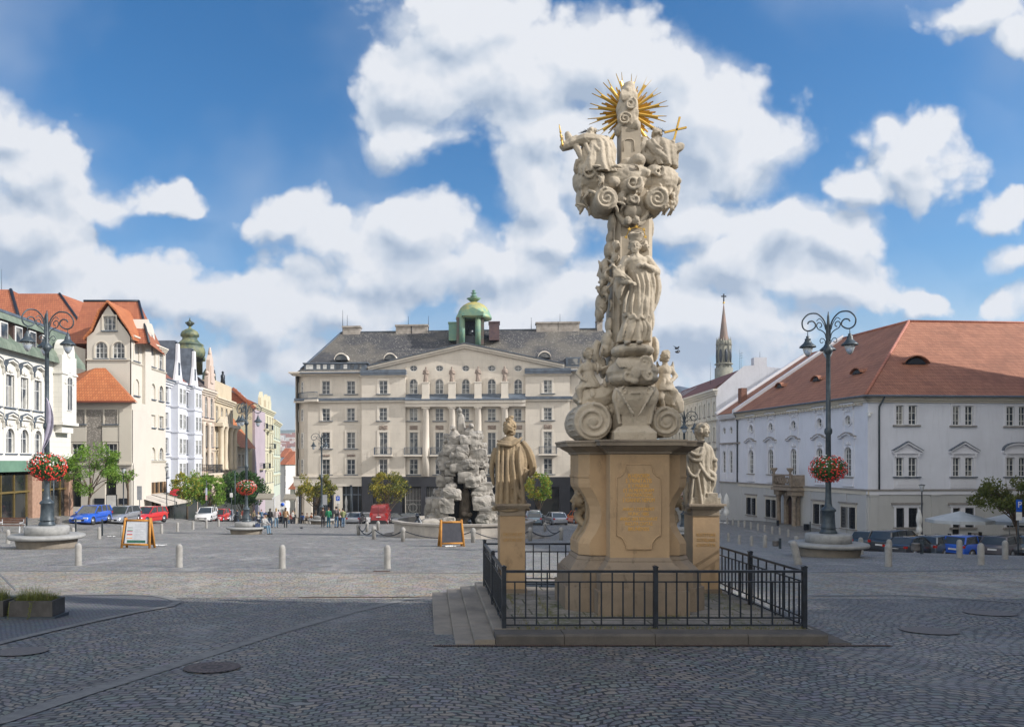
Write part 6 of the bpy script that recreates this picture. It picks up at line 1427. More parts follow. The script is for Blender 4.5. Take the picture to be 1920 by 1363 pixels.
 # hanging sleeves
 for (P, r) in (([(1160,520,-.45),(1156,538,-.48),(1160,556,-.47),(1165,572,-.45)], [.05,.045,.035,.015]), ([(1170,532,-.5),(1164,546,-.52),(1163,560,-.5)], [.04,.035,.015]), ([(1229,515,-.42),(1233,540,-.42),(1229,565,-.42),(1220,590,-.42)], [.06,.06,.05,.025]), ([(1222,512,-.5),(1226,535,-.5),(1222,560,-.48),(1214,580,-.46)], [.03,.035,.03,.015])): swoop(J, [q(*p) for p in P], r)
 for k in range(3): x = 1198+k*9; swoop(J, [q(x-8+k,508,y0-.13),q(x,535,y0-.15),q(x-3,575,y0-.15)], [.01,.024,.016], 8)
 J.cap(q(1192,480), q(1191,470), .055, .05); head(J, q(1190,461,y0-.02), .098, look=-.22, beard=True, seed=8)
 # biretta with four corners
 a = q(1192,448,y0-.01); hat = [[(a.x+r*math.cos(t+.5), a.y+r*.9*math.sin(t+.5), a.z+dz) for t in [i*math.pi/8 for i in range(16)]] for r, dz in ((.092,-.04),(.098,0.),(.12,.055),(.11,.065))]
 loft(J, hat)
 for k in range(4): t = .5+k*math.pi/2; swoop(J, [(a.x,a.y,a.z+.075),(a.x+.06*math.cos(t),a.y+.06*math.sin(t),a.z+.085),(a.x+.12*math.cos(t),a.y+.12*math.sin(t),a.z+.06)], [.012,.014,.012], 6)
 # crucifix and palm leaves held on the arm
 for k in range(9): t = k/8; swoop(J, [q(1181,528,y0-.18),q(1166-3*t,518-6*t,y0-.2),q(1151-4*math.sin(t*3)+6*t,512-14*t+8,y0-.2)], [.010,.02,.007], 10)
 J.cap(q(1148,497,y0-.18), q(1182,524,y0-.2), .02, .018); J.cap(q(1150,510,y0-.19), q(1163,498,y0-.19), .018, .018)
 head(J, q(1208,463,y0+.14), .075, look=.9, seed=11)    # angel's face looking over the shoulder
 sculpt(J, 'saint_figure', m_carved, root, .0095, 1, .005, 22, .002, 70)
 # halo of five gilt stars
 hs = MB(); pts = [(1173.8,445),(1180,430),(1193.5,425.5),(1207,430.5),(1210,444.5)]
 hs.tube([q(x,y,y0-.03) for x, y in pts], .006, 6)
 for x, y in pts:
  c = q(x, y, y0-.04);
  hs.prism([(c.x+(.03 if i % 2 == 0 else .012)*math.cos(i*math.pi/5+1.57), c.z+(.03 if i % 2 == 0 else .012)*math.sin(i*math.pi/5+1.57)) for i in range(10)][::-1], y0-.05, y0-.03)
 hs.build('star_halo', m_gold, root)
 # ---------------- great cloud carrying the trinity
 T = MB()
 for (x, y, dp, rx, ry, rz) in ((1172,345,.0,.52,.36,.28),(1110,340,.0,.30,.3,.26),(1235,345,0.,.30,.32,.27),(1130,375,-.05,.22,.3,.22),(1228,375,-.05,.2,.3,.2),(1096,360,.0,.12,.2,.24),(1255,350,.05,.16,.2,.25),(1140,395,.1,.18,.2,.14),(1222,392,.1,.15,.2,.13),
         (1100,320,-.1,.16,.2,.13),(1183,352,-.25,.19,.16,.15),(1173,330,-.22,.11,.14,.12),(1150,345,-.25,.1,.14,.1),(1206,330,-.2,.12,.15,.1),(1225,325,-.15,.13,.15,.12),(1240,336,-.1,.12,.15,.12),(1088,375,.05,.07,.12,.18),(1262,375,.08,.07,.12,.16),(1187,378,-.3,.12,.1,.1),(1165,373,-.3,.07,.1,.1),(1186,393,-.26,.1,.1,.08),(1130,318,-.1,.14,.16,.12),(1195,303,-.15,.12,.14,.11),(1178,308,-.12,.12,.12,.1)): T.ball(mm(x,y,dp), (rx,ry,rz), 16, 11)
 for (cx, cy, hd, a0) in ((1137.8,372,1,1.6),(1232.4,373,-1,1.5)):
  c = mm(cx, cy, -.4); T.T = Matrix.Translation((c.x, 0, c.z)) @ Matrix.Rotation(math.pi/2, 4, 'X'); T.lathe([(.165,-.1),(.17,.0),(.17,.39),(.155,.405)], 30); T.T = None; spiral(T, c, .155, 2.2, -.41, .021, hand=hd, a0=a0, rin=.1, n=60)
 spiral(T, mm(1183,347,-.3), .12, 1.5, -.42, .028, hand=-1, a0=.6); spiral(T, mm(1187,377,-.3), .075, 1.3, -.41, .022, hand=1, a0=2.6); spiral(T, mm(1230,327,-.2), .09, 1.3, -.32, .024, hand=-1, a0=1.); spiral(T, mm(1101,332,-.1), .1, 1.3, -.30, .024, hand=1, a0=2.)
 for k in range(40):
  x = rr.choice((rr.uniform(1084,1120), rr.uniform(1240,1266))); y = rr.uniform(320,395); p = mm(x,y,-.12); swoop(T, [p+Vector((0,0,.09)), p+Vector((rr.uniform(-.06,.06),-.07,0)), p+Vector((rr.uniform(-.05,.05),0,-.1))], [.012,.024,.01], 8)
 for (P, r) in (([(1095,380,0.),(1090,395,0.),(1087,403,0.)], [.04,.03,.012]), ([(1092,382,.05),(1082,387,.05),(1078,384,.05)], [.03,.02,.01]), ([(1104,390,0.),(1106,398,0.),(1105,405,0.)], [.05,.035,.015]), ([(1255,380,.05),(1248,395,.05),(1245,404,.05)], [.04,.035,.015]), ([(1260,340,.05),(1268,328,.05),(1271,329,.05)], [.05,.03,.012]), ([(1262,375,.05),(1265,384,.05),(1266,382,.05)], [.04,.02,.01])): swoop(T, [mm(*p) for p in P], r)
 for k in range(26):
  a = rr.uniform(0, math.pi); x = 1172+rr.uniform(-86,86); y = 345+rr.uniform(-35,48); dd_ = math.sqrt(max(.02, 1-((x-1172)/100)**2))*-.38; p = mm(x, y, dd_*rr.uniform(.85,1.)); a2 = rr.uniform(0, 6.28); L_ = rr.uniform(.05,.12); o_ = Vector((math.cos(a2)*L_, 0, math.sin(a2)*L_)); swoop(T, [p-o_, p+Vector((0,-.035,0)), p+o_], [.012,.026,.01], 8)
 sculpt(T, 'cloud_bank', m_carved, root, .012, 0, .012, 11, .005, 40)
 # god the father on the left
 A = MB()
 st = [(*mm(x,y,dp), rx, ry) for (x,y,dp,rx,ry) in ((1122,330,-.12,.29,.24),(1118,316,-.12,.27,.23),(1118,300,-.1,.25,.21),(1120,285,-.08,.24,.19),(1120,272,-.06,.22,.17),(1116,262,-.05,.14,.12),(1112,257,-.05,.06,.06))]
 robe(A, st, 11, .15, 2.5, 9, lo=1., hi=.3)
 head(A, mm(1109,250,-.06), .09, look=2.6, seed=12); A.ball(mm(1109,254,-.02), .075)
 for (P, r) in (([(1140,262,-.05),(1122,264,-.12),(1098,262,-.14),(1080,266,-.12)], [.05,.09,.10,.07]), ([(1085,263,-.1),(1070,270,-.1),(1058,276,-.1),(1053,280,-.1)], [.09,.09,.07,.05]), ([(1072,268,-.08),(1066,258,-.06),(1063,248,-.05)], [.07,.06,.03]), ([(1058,270,-.1),(1054,266,-.12)], [.035,.03]),
     ([(1142,266,-.08),(1148,285,-.12),(1147,305,-.14),(1140,325,-.15)], [.06,.07,.05,.03]), ([(1080,275,-.14),(1088,290,-.2),(1095,310,-.22),(1092,330,-.2)], [.05,.05,.04,.03]), ([(1098,270,-.18),(1106,288,-.26),(1118,300,-.27),(1136,310,-.22)], [.03,.035,.035,.02]), ([(1110,268,-.2),(1122,282,-.27),(1136,292,-.22)], [.025,.03,.02]), ([(1085,300,-.2),(1080,315,-.15),(1081,325,-.1)], [.05,.04,.03])): swoop(A, [mm(*p) for p in P], r)
 hand(A, mm(1056,268,-.12), (-.3,-.3,1), .026, (0,-1,0))
 sculpt(A, 'father_figure', m_carved, root, .010, 1, .007, 20, .003, 60)
 # the son on the right
 A = MB()
 st = [(*mm(x,y,dp), rx, ry) for (x,y,dp,rx,ry) in ((1240,318,.0,.22,.22),(1238,303,.0,.24,.22),(1238,288,.0,.25,.2),(1237,275,.0,.23,.18),(1235,265,.0,.15,.13),(1232,259,.0,.06,.06))]
 robe(A, st, 10, .14, 2.2, 19, lo=1., hi=.3)
 head(A, mm(1231,251,-.02), .085, look=-2.4, seed=14); A.ball(mm(1231,256,.02), .07)
 for (P, r) in (([(1208,262,-.05),(1203,275,-.08),(1202,288,-.08)], [.07,.08,.06]), ([(1215,266,-.1),(1230,285,-.18),(1250,300,-.2),(1252,316,-.15)], [.05,.06,.05,.03]), ([(1245,290,-.05),(1262,283,-.08),(1275,275,-.08),(1279,270,-.08)], [.08,.08,.07,.04]), ([(1250,268,-.05),(1258,272,-.08),(1262,276,-.1)], [.06,.05,.04]), ([(1240,310,-.1),(1253,305,-.1),(1266,292,-.1)], [.06,.05,.04]), ([(1222,262,-.12),(1232,275,-.2),(1245,282,-.18)], [.03,.035,.02]), ([(1204,290,-.08),(1215,300,-.14),(1225,305,-.15)], [.05,.05,.04])): swoop(A, [mm(*p) for p in P], r)
 hand(A, mm(1260,276,-.12), (.2,-.2,1), .026, (0,-1,0))
 sculpt(A, 'son_figure', m_carved, root, .010, 1, .007, 20, .003, 60)
 # ---------------- upper pillar with the cloud of the holy spirit
 P_ = MB(); a, b = mm(1161,297,0), mm(1197,297,0); P_.box(a.x, b.x, -.15, .15, a.z-.1, mm(0,246,0).z); P_.tube([mm(1169,284,-.152)]+[mm(1179-10*math.cos(t*math.pi/8),267-6*math.sin(t*math.pi/8),-.152) for t in range(9)]+[mm(1189,284,-.152)], .011, 6)
 P_.build('upper_pillar', m_carvedflat, root)
 U = MB()
 rings = []
 for py, xl, xr, h in ((250,1162,1199,.16),(235,1160,1197,.17),(215,1157,1196,.18),(195,1158,1195,.17),(175,1163,1192,.14),(162,1167,1190,.11),(158,1169,1188,.09)):
  a, c = mm(xl,py), mm(xr,py); rings.append([((a.x+c.x)/2+(c.x-a.x)/2*math.cos(t), h*math.sin(t), a.z) for t in [i*math.pi/8 for i in range(16)]])
 loft(U, rings);
 for (x, y, r, hd, a0) in ((1171,223,.105,1,.3),(1182,195,.095,-1,1.2)): U.ball(mm(x,y,-.1), (r*1.05,.1,r*1.05)); spiral(U, mm(x,y,-.2), r*.95, 1.8, -.205, .02, hand=hd, a0=a0)
 for (x, y, dp, rx, ry, rz) in ((1192,237,-.1,.075,.1,.1),(1162,245,-.02,.08,.12,.1),(1190,215,-.06,.06,.1,.09),(1176,175,-.06,.09,.1,.1),(1187,182,-.08,.07,.09,.09),(1163,205,0.,.06,.12,.12)): U.ball(mm(x,y,dp), (rx,ry,rz))
 for k in range(8): swoop(U, [mm(1166+3*k,168,-.12),mm(1165+3*k,180,-.16),mm(1168+2.5*k,190,-.15)], [.01,.018,.01], 8)
 sculpt(U, 'upper_cloud', m_carved, root, .011, 0, .008, 16, .003, 50)
 # ---------------- sunburst
 G = MB(); c = mm(1177.4,211.4,.16); rr = random.Random(2)
 def ray(a, r1, w, r0=.08, dy=0.):
  d = Vector((math.cos(a), 0, math.sin(a))); n = Vector((-d.z, 0, d.x)); A_ = c+d*r0; B_ = c+d*r1
  v = [A_-n*w*.55, A_+n*w*.55, B_+n*w*.5, B_-n*w*.5]; f = [(p.x, .16+dy-.012, p.z) for p in v]+[(p.x, .16+dy+.012, p.z) for p in v]
  f += [((A_.x), .16+dy-.03, A_.z), (B_.x, .16+dy-.025, B_.z)]
  G.add(f, [(0,8,9,3),(8,1,2,9),(4,7,6,5),(0,4,5,1,8),(3,9,2,6,7),(0,3,7,4),(1,5,6,2)])
 def fork(a, r, w):
  ray(a, r*.78, w);
  for s_ in (-1, 1):
   d = Vector((math.cos(a), 0, math.sin(a))); n = Vector((-d.z, 0, d.x)); p = c+d*r*.6; t = c+d*r+n*s_*w*1.05; G.add([(p.x-n.x*w*.4*-s_, .15, p.z-n.z*w*.4*-s_),(p.x, .15, p.z),(t.x, .15, t.z),(p.x+n.x*s_*w*.4, .175, p.z+n.z*s_*w*.4),(p.x, .175, p.z),(t.x,.175,t.z)], [(0,1,2),(3,5,4),(0,2,5,3),(1,4,5,2)])
 k = 16
 for i in range(k): a = (i+.5)*2*math.pi/k+.03; fork(a, (.60 if i % 2 else .63), .042)
 for i in range(k): a = i*2*math.pi/k+.03; ray(a-.06, .38, .016, dy=.02); ray(a+.07, .34, .016, dy=.02); ray(a, .43, .016, dy=.02)
 G.build('sunburst', m_gold, root)
 # sceptre, cross and the spiky haloes
 s_ = MB(); s_.lathe([(.012,0),(.016,.03),(.011,.06),(.011,.13),(.018,.14),(.011,.15),(.011,.21),(.02,.22),(.011,.23),(.009,.30),(.003,.34)], 8); o = s_.build('sceptre', m_gold, root); o.location = mm(1055,275,-.15); o.rotation_euler = (0, R(-9), 0)
 x_ = MB(); x_.bar(mm(1261,274,-.12), mm(1274.5,220,-.12), .028, .028); x_.bar(mm(1246,249,-.12), mm(1287,239.5,-.12), .028, .028); x_.build('cross', m_gold, root)
 for (hx, hy, sgn) in ((1104,248,-1),(1234,246,1)):
  h_ = MB(); c2 = mm(hx, hy, 0.)
  for i in range(15): a = math.pi*(.05+.9*i/14); L = .15 if i % 2 else .12; h_.cap(c2+Vector((.05*math.cos(a),0,.02*math.sin(a))), c2+Vector(((L+.02)*math.cos(a), .03*math.sin(a*3), .055*math.sin(a)+sgn*-.03*math.cos(a))), .007, .002, 5)
  h_.build('spiked_halo', m_iron if sgn < 0 else m_iron, root)
 # ---------------- putti on the volutes
 def putto(hx, hy, y, mir, look):
  A = MB(); f = lambda dx, dy, dp=0.: mm(hx+mir*dx, hy+dy, y+dp)
  A.cap(f(0,16), f(0,10), .045, .035); A.ball(f(0,26), (.105,.085,.10)); A.ball(f(1,40), (.095,.085,.12)); A.ball(f(2,54), (.125,.11,.10))
  robe(A, [(*f(0,64), .17, .15), (*f(2,56), .15, .13), (*f(1,46), .11, .1), (*f(1,40), .08, .08)], 9, .14, 2, int(hx), steps=12)
  A.cap(f(-2,56), f(-18,66,-.1), .075, .055); A.cap(f(-18,66,-.1), f(-14,88,-.08), .055, .035); A.ball(f(-16,91,-.1), (.03,.06,.025))
  A.cap(f(6,58), f(8,78,-.12), .07, .05); A.cap(f(8,78,-.12), f(2,96,-.05), .045, .03)
  A.cap(f(-10,22), f(-20,36), .045, .035); A.cap(f(-20,36), f(-12,46,-.08), .035, .026); hand(A, f(-12,46,-.08), (.5*mir,-.5,-.3), .02, (0,-1,.1))
  A.cap(f(10,22), f(18,30,-.02), .045, .035); A.cap(f(18,30,-.02), f(27,26,-.05), .035, .026); hand(A, f(27,26,-.05), (mir,-.2,.3), .02, (0,-1,.1))
  for s_ in (-1, 1):
   for k in range(4): swoop(A, [f(s_*5,24,.08), f(s_*(13+k),18+k*4,.1), f(s_*(15+k*.5),8+k*7,.1)], [.03,.025,.008], 8)
  for k in range(7): A.ball(f(-14+5*k,74+3*math.sin(k*1.7),-.02), (.06,.09,.05), 8, 6)
  head(A, f(0,0), .09, look=look, seed=int(hx)); sculpt(A, 'putto', m_carved, root, .010, 1, .006, 18, .003, 50)
 putto(1103, 664, -.15, 1, .4); putto(1247, 669, -.05, -1, .3)
def monument():
 root = thing('trinity_column', 'tall baroque stone column with gilt sunburst, saint figure and inscribed ochre pedestal inside the railing', 'monument', (MXc, MYc, MZc))
 pedestal_body(root); column(root)
 # two flanking statues
 def ped(x, y, w, top, label, lines, hw):
  r = thing('pedestal_statue', label, 'statue', (x, y, MZc), 0, 'statues flanking the column'); h = w/2; P = MB()
  P.box(-h, h, -h, h, -.02, top-.21); P.build('pedestal', m_ochre, r); K = MB()
  for (z0, z1, o) in ((top-.21,top-.195,.012),(top-.192,top-.115,.0),(top-.112,top-.085,.02),(top-.082,top-.05,.055),(top-.047,top-.012,.085)): K.box(-h-o, h+o, -h-o, h+o, z0, z1)
  K.build('pedestal_cap', m_grime, r)
  K = MB(); K.box(-h-.03, h+.03, -h-.03, h+.03, -.02, .06); K.build('pedestal_foot', m_plinth, r)
  for i, (s_, z) in enumerate(lines):
   o = text_obj('inscription', s_, .07, pm('faded_gilding', (.50,.28,.07), (.40,.23,.08), 30, .6, .1) if i < 9 else m_gold, r, (0, -h-.003, z), (R(90),0,0), .001, 'CENTER'); xs = [v.co.x for v in o.data.vertices]; o.scale = (hw*w/(max(xs)-min(xs)), 1, 1)
  return r
 d = 13.2; xl = PX(958.5, d+.2)
 r = ped(xl, d+.2, .415, 1.475, 'robed stone figure seen from behind in a long pleated cloak, on the left hand pedestal', [('DECORE ET', .935),('GRATIAE DEI', .845)], .75)
 def f(px, py, y=0.): dd = r.location.y+y; return Vector(((px-CX)*dd/F-r.location.x, y, EYE-(py-CY)*dd/F-MZc))
 A = MB(); A.box(-.235,.235,-.2,.2,1.455,1.52)
 st = [(*f(x,y,dp), rx, ry) for (x,y,dp,rx,ry) in ((957,957,0.,.29,.21),(958,950,0.,.275,.2),(957,938,0.,.235,.185),(955,920,0.,.215,.18),(956,900,0.,.225,.185),(958,880,0.,.25,.19),(959,862,.0,.27,.185),(958,845,0.,.25,.17),(956,832,0.,.20,.15),(955,824,0.,.15,.12),(955,819,0.,.08,.09))]
 robe(A, st[:9], 8, .15, 1.5, 31, n=120, steps=40, lo=1., hi=.5); robe(A, st[7:], 6, .03, .5, 3, steps=8)
 # deep hand laid pleats of the cloak
 for k, (xa, xb) in enumerate(((934,932),(942,940),(951,952),(961,967),(973,981))):
  swoop(A, [f(xa+2,836,-.15),f(xa,862,-.20),f((xa+xb)/2,895,-.205),f(xb,925,-.20),f(xb-1+k*.5,953,-.21)], [.012,.026,.034,.034,.04], 16)
 for (P, rr_) in (([(932,832,-.12),(945,834,-.18),(958,835,-.19),(972,826,-.16),(978,820,-.1)], [.025,.03,.03,.03,.02]), ([(932,826,-.08),(945,829,-.15),(958,830,-.16),(970,822,-.14)], [.02,.025,.025,.02]),
     ([(978,828,-.05),(988,842,-.05),(995,860,-.03),(998,878,0.),(990,892,0.)], [.05,.07,.08,.075,.05]), ([(930,840,0.),(924,860,.0),(922,885,.02),(926,910,.02)], [.05,.05,.045,.02]), ([(985,880,-.05),(982,895,-.08),(978,910,-.1)], [.08,.06,.03]),
     ([(966,890,-.18),(970,915,-.2),(980,938,-.18),(990,948,-.12)], [.02,.03,.035,.03]), ([(922,952,-.1),(935,955,-.18),(952,957,-.21),(970,955,-.2),(990,949,-.1)], [.02,.025,.03,.03,.02])): swoop(A, [f(*p) for p in P], rr_)
 A.cap(f(955,826), f(956,812), .065, .055); head(A, f(955.5,801,.0), .115, look=math.pi-.3, seed=21)
 rr = random.Random(9)
 for k in range(60): a = rr.uniform(0, 6.28); z = rr.uniform(-1, 1.35); rad = .1*math.sqrt(max(.05, 1-(z*.72)**2)); A.ball(f(955.5,801)+Vector((rad*math.cos(a), rad*math.sin(a), z*.115)), rr.uniform(.014,.028), 7, 5)
 A.cap(f(956,790), f(957,783), .05, .03); A.ball(f(958,782), (.05,.04,.03))
 sculpt(A, 'robed_figure', m_figure, r, .0095, 1, .005, 20, .002, 70)
 xr = PX(1315.5, d+.2)
 r = ped(xr, d+.2, .44, 1.475, 'draped stone figure with turned head and bare left arm, on the right hand pedestal', [('IUSTITIAE', .93),('TUTELARIS', .845),('CIVITATIS', .76)], .7)
 A = MB(); A.box(-.25,.25,-.2,.2,1.455,1.56); A.box(.02,.2,-.2,.12,1.56,1.64)
 st = [(*f(x,y,dp), rx, ry) for (x,y,dp,rx,ry) in ((1305,957,0.,.24,.2),(1306,945,0.,.215,.19),(1308,925,0.,.215,.18),(1309,905,0.,.23,.18),(1309,888,0.,.23,.175),(1309,870,0.,.225,.165),(1310,855,.0,.23,.155),(1312,842,0.,.21,.14),(1314,833,0.,.12,.1),(1315,829,0.,.07,.07))]
 robe(A, st, 12, .13, 2.2, 44, n=110, steps=36, lo=1., hi=.25)
 for (P, rr_) in (([(1288,850,-.08),(1300,862,-.16),(1312,862,-.18),(1320,850,-.14),(1322,838,-.08)], [.02,.03,.035,.03,.02]), ([(1290,842,-.08),(1302,852,-.16),(1313,852,-.17),(1319,842,-.12)], [.02,.025,.03,.02]),
     ([(1285,860,-.1),(1292,885,-.18),(1303,893,-.2),(1312,880,-.18)], [.02,.03,.03,.02]), ([(1310,866,-.16),(1318,882,-.18),(1328,895,-.16),(1338,900,-.12)], [.02,.03,.035,.03]), ([(1322,880,-.12),(1336,890,-.1),(1337,905,-.08),(1330,925,-.08),(1326,945,-.08)], [.04,.05,.05,.04,.04]),
     ([(1300,895,-.18),(1296,925,-.2),(1292,955,-.18)], [.02,.03,.03]), ([(1308,890,-.18),(1312,920,-.2),(1316,953,-.2)], [.02,.03,.03]), ([(1316,890,-.16),(1320,915,-.18),(1318,940,-.18)], [.02,.025,.03]), ([(1283,905,-.05),(1286,930,-.1),(1290,955,-.12)], [.04,.05,.04]), ([(1326,940,-.1),(1330,945,-.12),(1334,946,-.14)], [.06,.05,.03])): swoop(A, [f(*p) for p in P], rr_)
 A.cap(f(1326,842), f(1334,860,-.02), .085, .075); A.ball(f(1336,862,-.02), (.085,.085,.05)); A.cap(f(1337,862,-.03), f(1341,876,-.04), .05, .042); A.cap(f(1341,876,-.04), f(1339,886,-.08), .04, .03); hand(A, f(1339,886,-.08), (.1,-.3,-1), .026, (0,-1,0))
 A.cap(f(1296,846), f(1287,866,.02), .07, .06)
 A.cap(f(1314,834), f(1315,818), .06, .05); head(A, f(1317,807,-.02), .115, look=1.1, tilt=.1, seed=23)
 for k in range(26): a = k/25; A.ball(f(1306+14*math.sin(a*2.2)*0-8*a*(1-a)*2+2, 797+26*a, .02-.02*a), rr.uniform(.018,.03), 7, 5)
 for k in range(16): a = math.pi*k/15; A.ball(f(1317-14*math.cos(a)*.8, 803-8*math.sin(a)-1, -.02), .024, 7, 5)
 sculpt(A, 'draped_figure', stone('greyish_statue_stone', (.42,.365,.285), (.34,.295,.23), (.13,.115,.095), 3.5, .55, 26, .7, .6), r, .0095, 1, .005, 20, .002, 70)
monument()
# ---------------------------------------------------------------- platform, steps, railing, drains
m_slab = None
def _slab():
 t = NT('platform_slabs'); b = t.brick(t.pos, .75, .42, (.25,.225,.195), (.33,.30,.26), (.05,.06,.025), .014, .4)
 n = t.noise(t.pos, 3.5, 7, .65); n2 = t.noise(t.pos, 1.3, 5, .6); n3 = t.noise(t.pos, 40, 3, .6)
 col = t.mix(t.ramp(n, .4, .65, 0., .6), b.outputs[0], (.15,.135,.115,1)); moss = t.M('MULTIPLY', t.ramp(n2, .5, .62), t.ramp(t.noise(t.pos, 14, 3), .42, .58)); col = t.mix(t.M('MULTIPLY', moss, .75), col, (.10,.12,.03,1)); col = t.mix(t.ramp(n3, .35, .7, 0., .35), col, (.08,.07,.06,1))
 t.bump(t.M('SUBTRACT', t.M('MULTIPLY', n, .6), b.outputs[1]), .5, .02); return t.done(col, .9)
m_slab = _slab()
m_step = stone('worn_step_granite', (.30,.26,.21), (.22,.195,.165), (.10,.09,.08), 2.2, .4, 24, .5)
m_kerbst = stone('dark_kerb_stone', (.135,.12,.105), (.09,.083,.077), (.05,.05,.05), 2.5, .5, 20, .7)
def platform():
 r = thing('stone_platform', 'level stone platform with mossy slabs, dark kerb and three steps on its left', 'platform', (0, 0, 0)); z = MZc
 x0, x1, y0, y1 = .86, 5.02, 10.0, 14.35
 MB().box(x0+.02, x1-.02, y0+.32, y1, z-.9, z-.006).build('platform_top', m_slab, r)
 xs = [x0, 1.72, 2.86, 4.02, x1]; rr = random.Random(1)
 for i in range(4):
  m = MB(); j = rr.uniform(-.006, .006); a, b = xs[i]+.004, xs[i+1]-.004; c = .018
  m.prism([(y0+j, z-.7),(y0+j, z-c*1.4),(y0+j+c, z+j*.5),(y0+.315, z+j*.5),(y0+.315, z-.7)], a, b, 0, 'x'); m.build('kerb_block', m_kerbst, r)
 ys = [y0+.32, 11.5, 12.9, y1]
 for i in range(3): m = MB(); m.prism([(x0, z-.7),(x0, z-.015),(x0+.012, z+.002),(x0+.30, z+.002),(x0+.30, z-.7)][::-1], ys[i]+.004, ys[i+1]-.004); m.build('side_kerb', m_step, r)
 m = MB(); m.box(x1-.02, x1+.0, y0, y1, z-.7, z-.01); m.box(x1+.02, x1+.3, y0+.02, y1-.2, z-.9, z-.115); m.build('right_step', m_kerbst, r)
 for k, (a, b) in enumerate(((.60,.86),(.36,.60),(.10,.36))):
  zt = z-.055*(k+1)-.01
  for i in range(4): m = MB(); yy0 = y0-.0+i*1.08; m.prism([(a, zt-.6),(a, zt-.012),(a+.012, zt),(b-.003, zt),(b-.003, zt-.6)][::-1], yy0+.004, yy0+1.076); m.build('step', m_step, r)
 # weeds along the joints
 t = NT('dry_weeds'); mw = t.done(t.mix(t.noise(t.pos, 9, 3), (.10,.14,.03,1), (.26,.20,.09,1)), .8); W_ = MB(); rr = random.Random(4)
 for k in range(1500):
  u = rr.random()
  if u < .45: x, y = rr.uniform(1.1, 4.9), 10.32+abs(rr.gauss(0, .05))
  elif u < .7: x, y = rr.choice((1.32, 1.75))+rr.gauss(0, .03), rr.uniform(10.4, 13)
  elif u < .85: x, y = 2.05+rr.uniform(0, 2.0), 11.2+abs(rr.gauss(0, .05))*-1
  else: x, y = rr.uniform(4.2, 4.85), rr.uniform(10.4, 13.4)
  h = rr.uniform(.01, .05); a = rr.uniform(0, 6.28); w = .004; dx, dy = math.cos(a), math.sin(a)
  W_.add([(x-dy*w,y+dx*w,z-.006),(x+dy*w,y-dx*w,z-.006),(x+dx*h*.6,y+dy*h*.6,z+h)], [(0,1,2)])
 tag(W_.build('weeds', mw), 'short dry weeds and moss growing in the joints of the platform slabs', 'weeds', kind='stuff')
platform()
def railing():
 r = thing('iron_railing', 'dark painted iron railing standing on the platform around the column', 'railing'); z = MZc
 def bay(p, q, nb, name='railing_panel'):
  p = Vector(p); q = Vector(q); m = MB(); h = lambda k: z+k
  for zz, w in ((.735,.032),(.60,.018),(.135,.02),(.04,.02)): m.bar((p.x,p.y,z+zz), (q.x,q.y,z+zz), w*1.25 if zz > .7 else w, w)
  for i in range(nb):
   c = p.lerp(q, (i+1)/(nb+1)); lo, hi = ((.135,.735) if i % 2 else (.04,.60));
   if i == nb//2: lo = .0
   m.bar((c.x,c.y,z+lo), (c.x,c.y,z+hi), .018, .018, up=(0,1,0))
  m.build(name, m_iron, r)
 def post(x, y):
  m = MB(); m.box(x-.028, x+.028, y-.028, y+.028, z-.01, z+.79); m.box(x-.034, x+.034, y-.034, y+.034, z+.79, z+.80); m.prism([(x-.034,z+.8),(x+.034,z+.8),(x,z+.815)], y-.034, y+.034); m.build('post', m_iron, r)
 xa, xb, ya, yb = PX(945,10.38), PX(1508,10.38), 10.38, 13.85; xm = PX(1229,10.38)
 P = [(xa,ya),(xm,ya),(xb,ya),(xb,(ya+yb)/2),(xb,yb),(xm,yb),(xa,yb),(xa,(ya+yb)/2)]
 for x, y in P: post(x, y)
 for i in range(8):
  a, b = P[i], P[(i+1) % 8]; n = 13 if abs(a[1]-b[1]) < .01 else 11; bay(a, b, n)
railing()
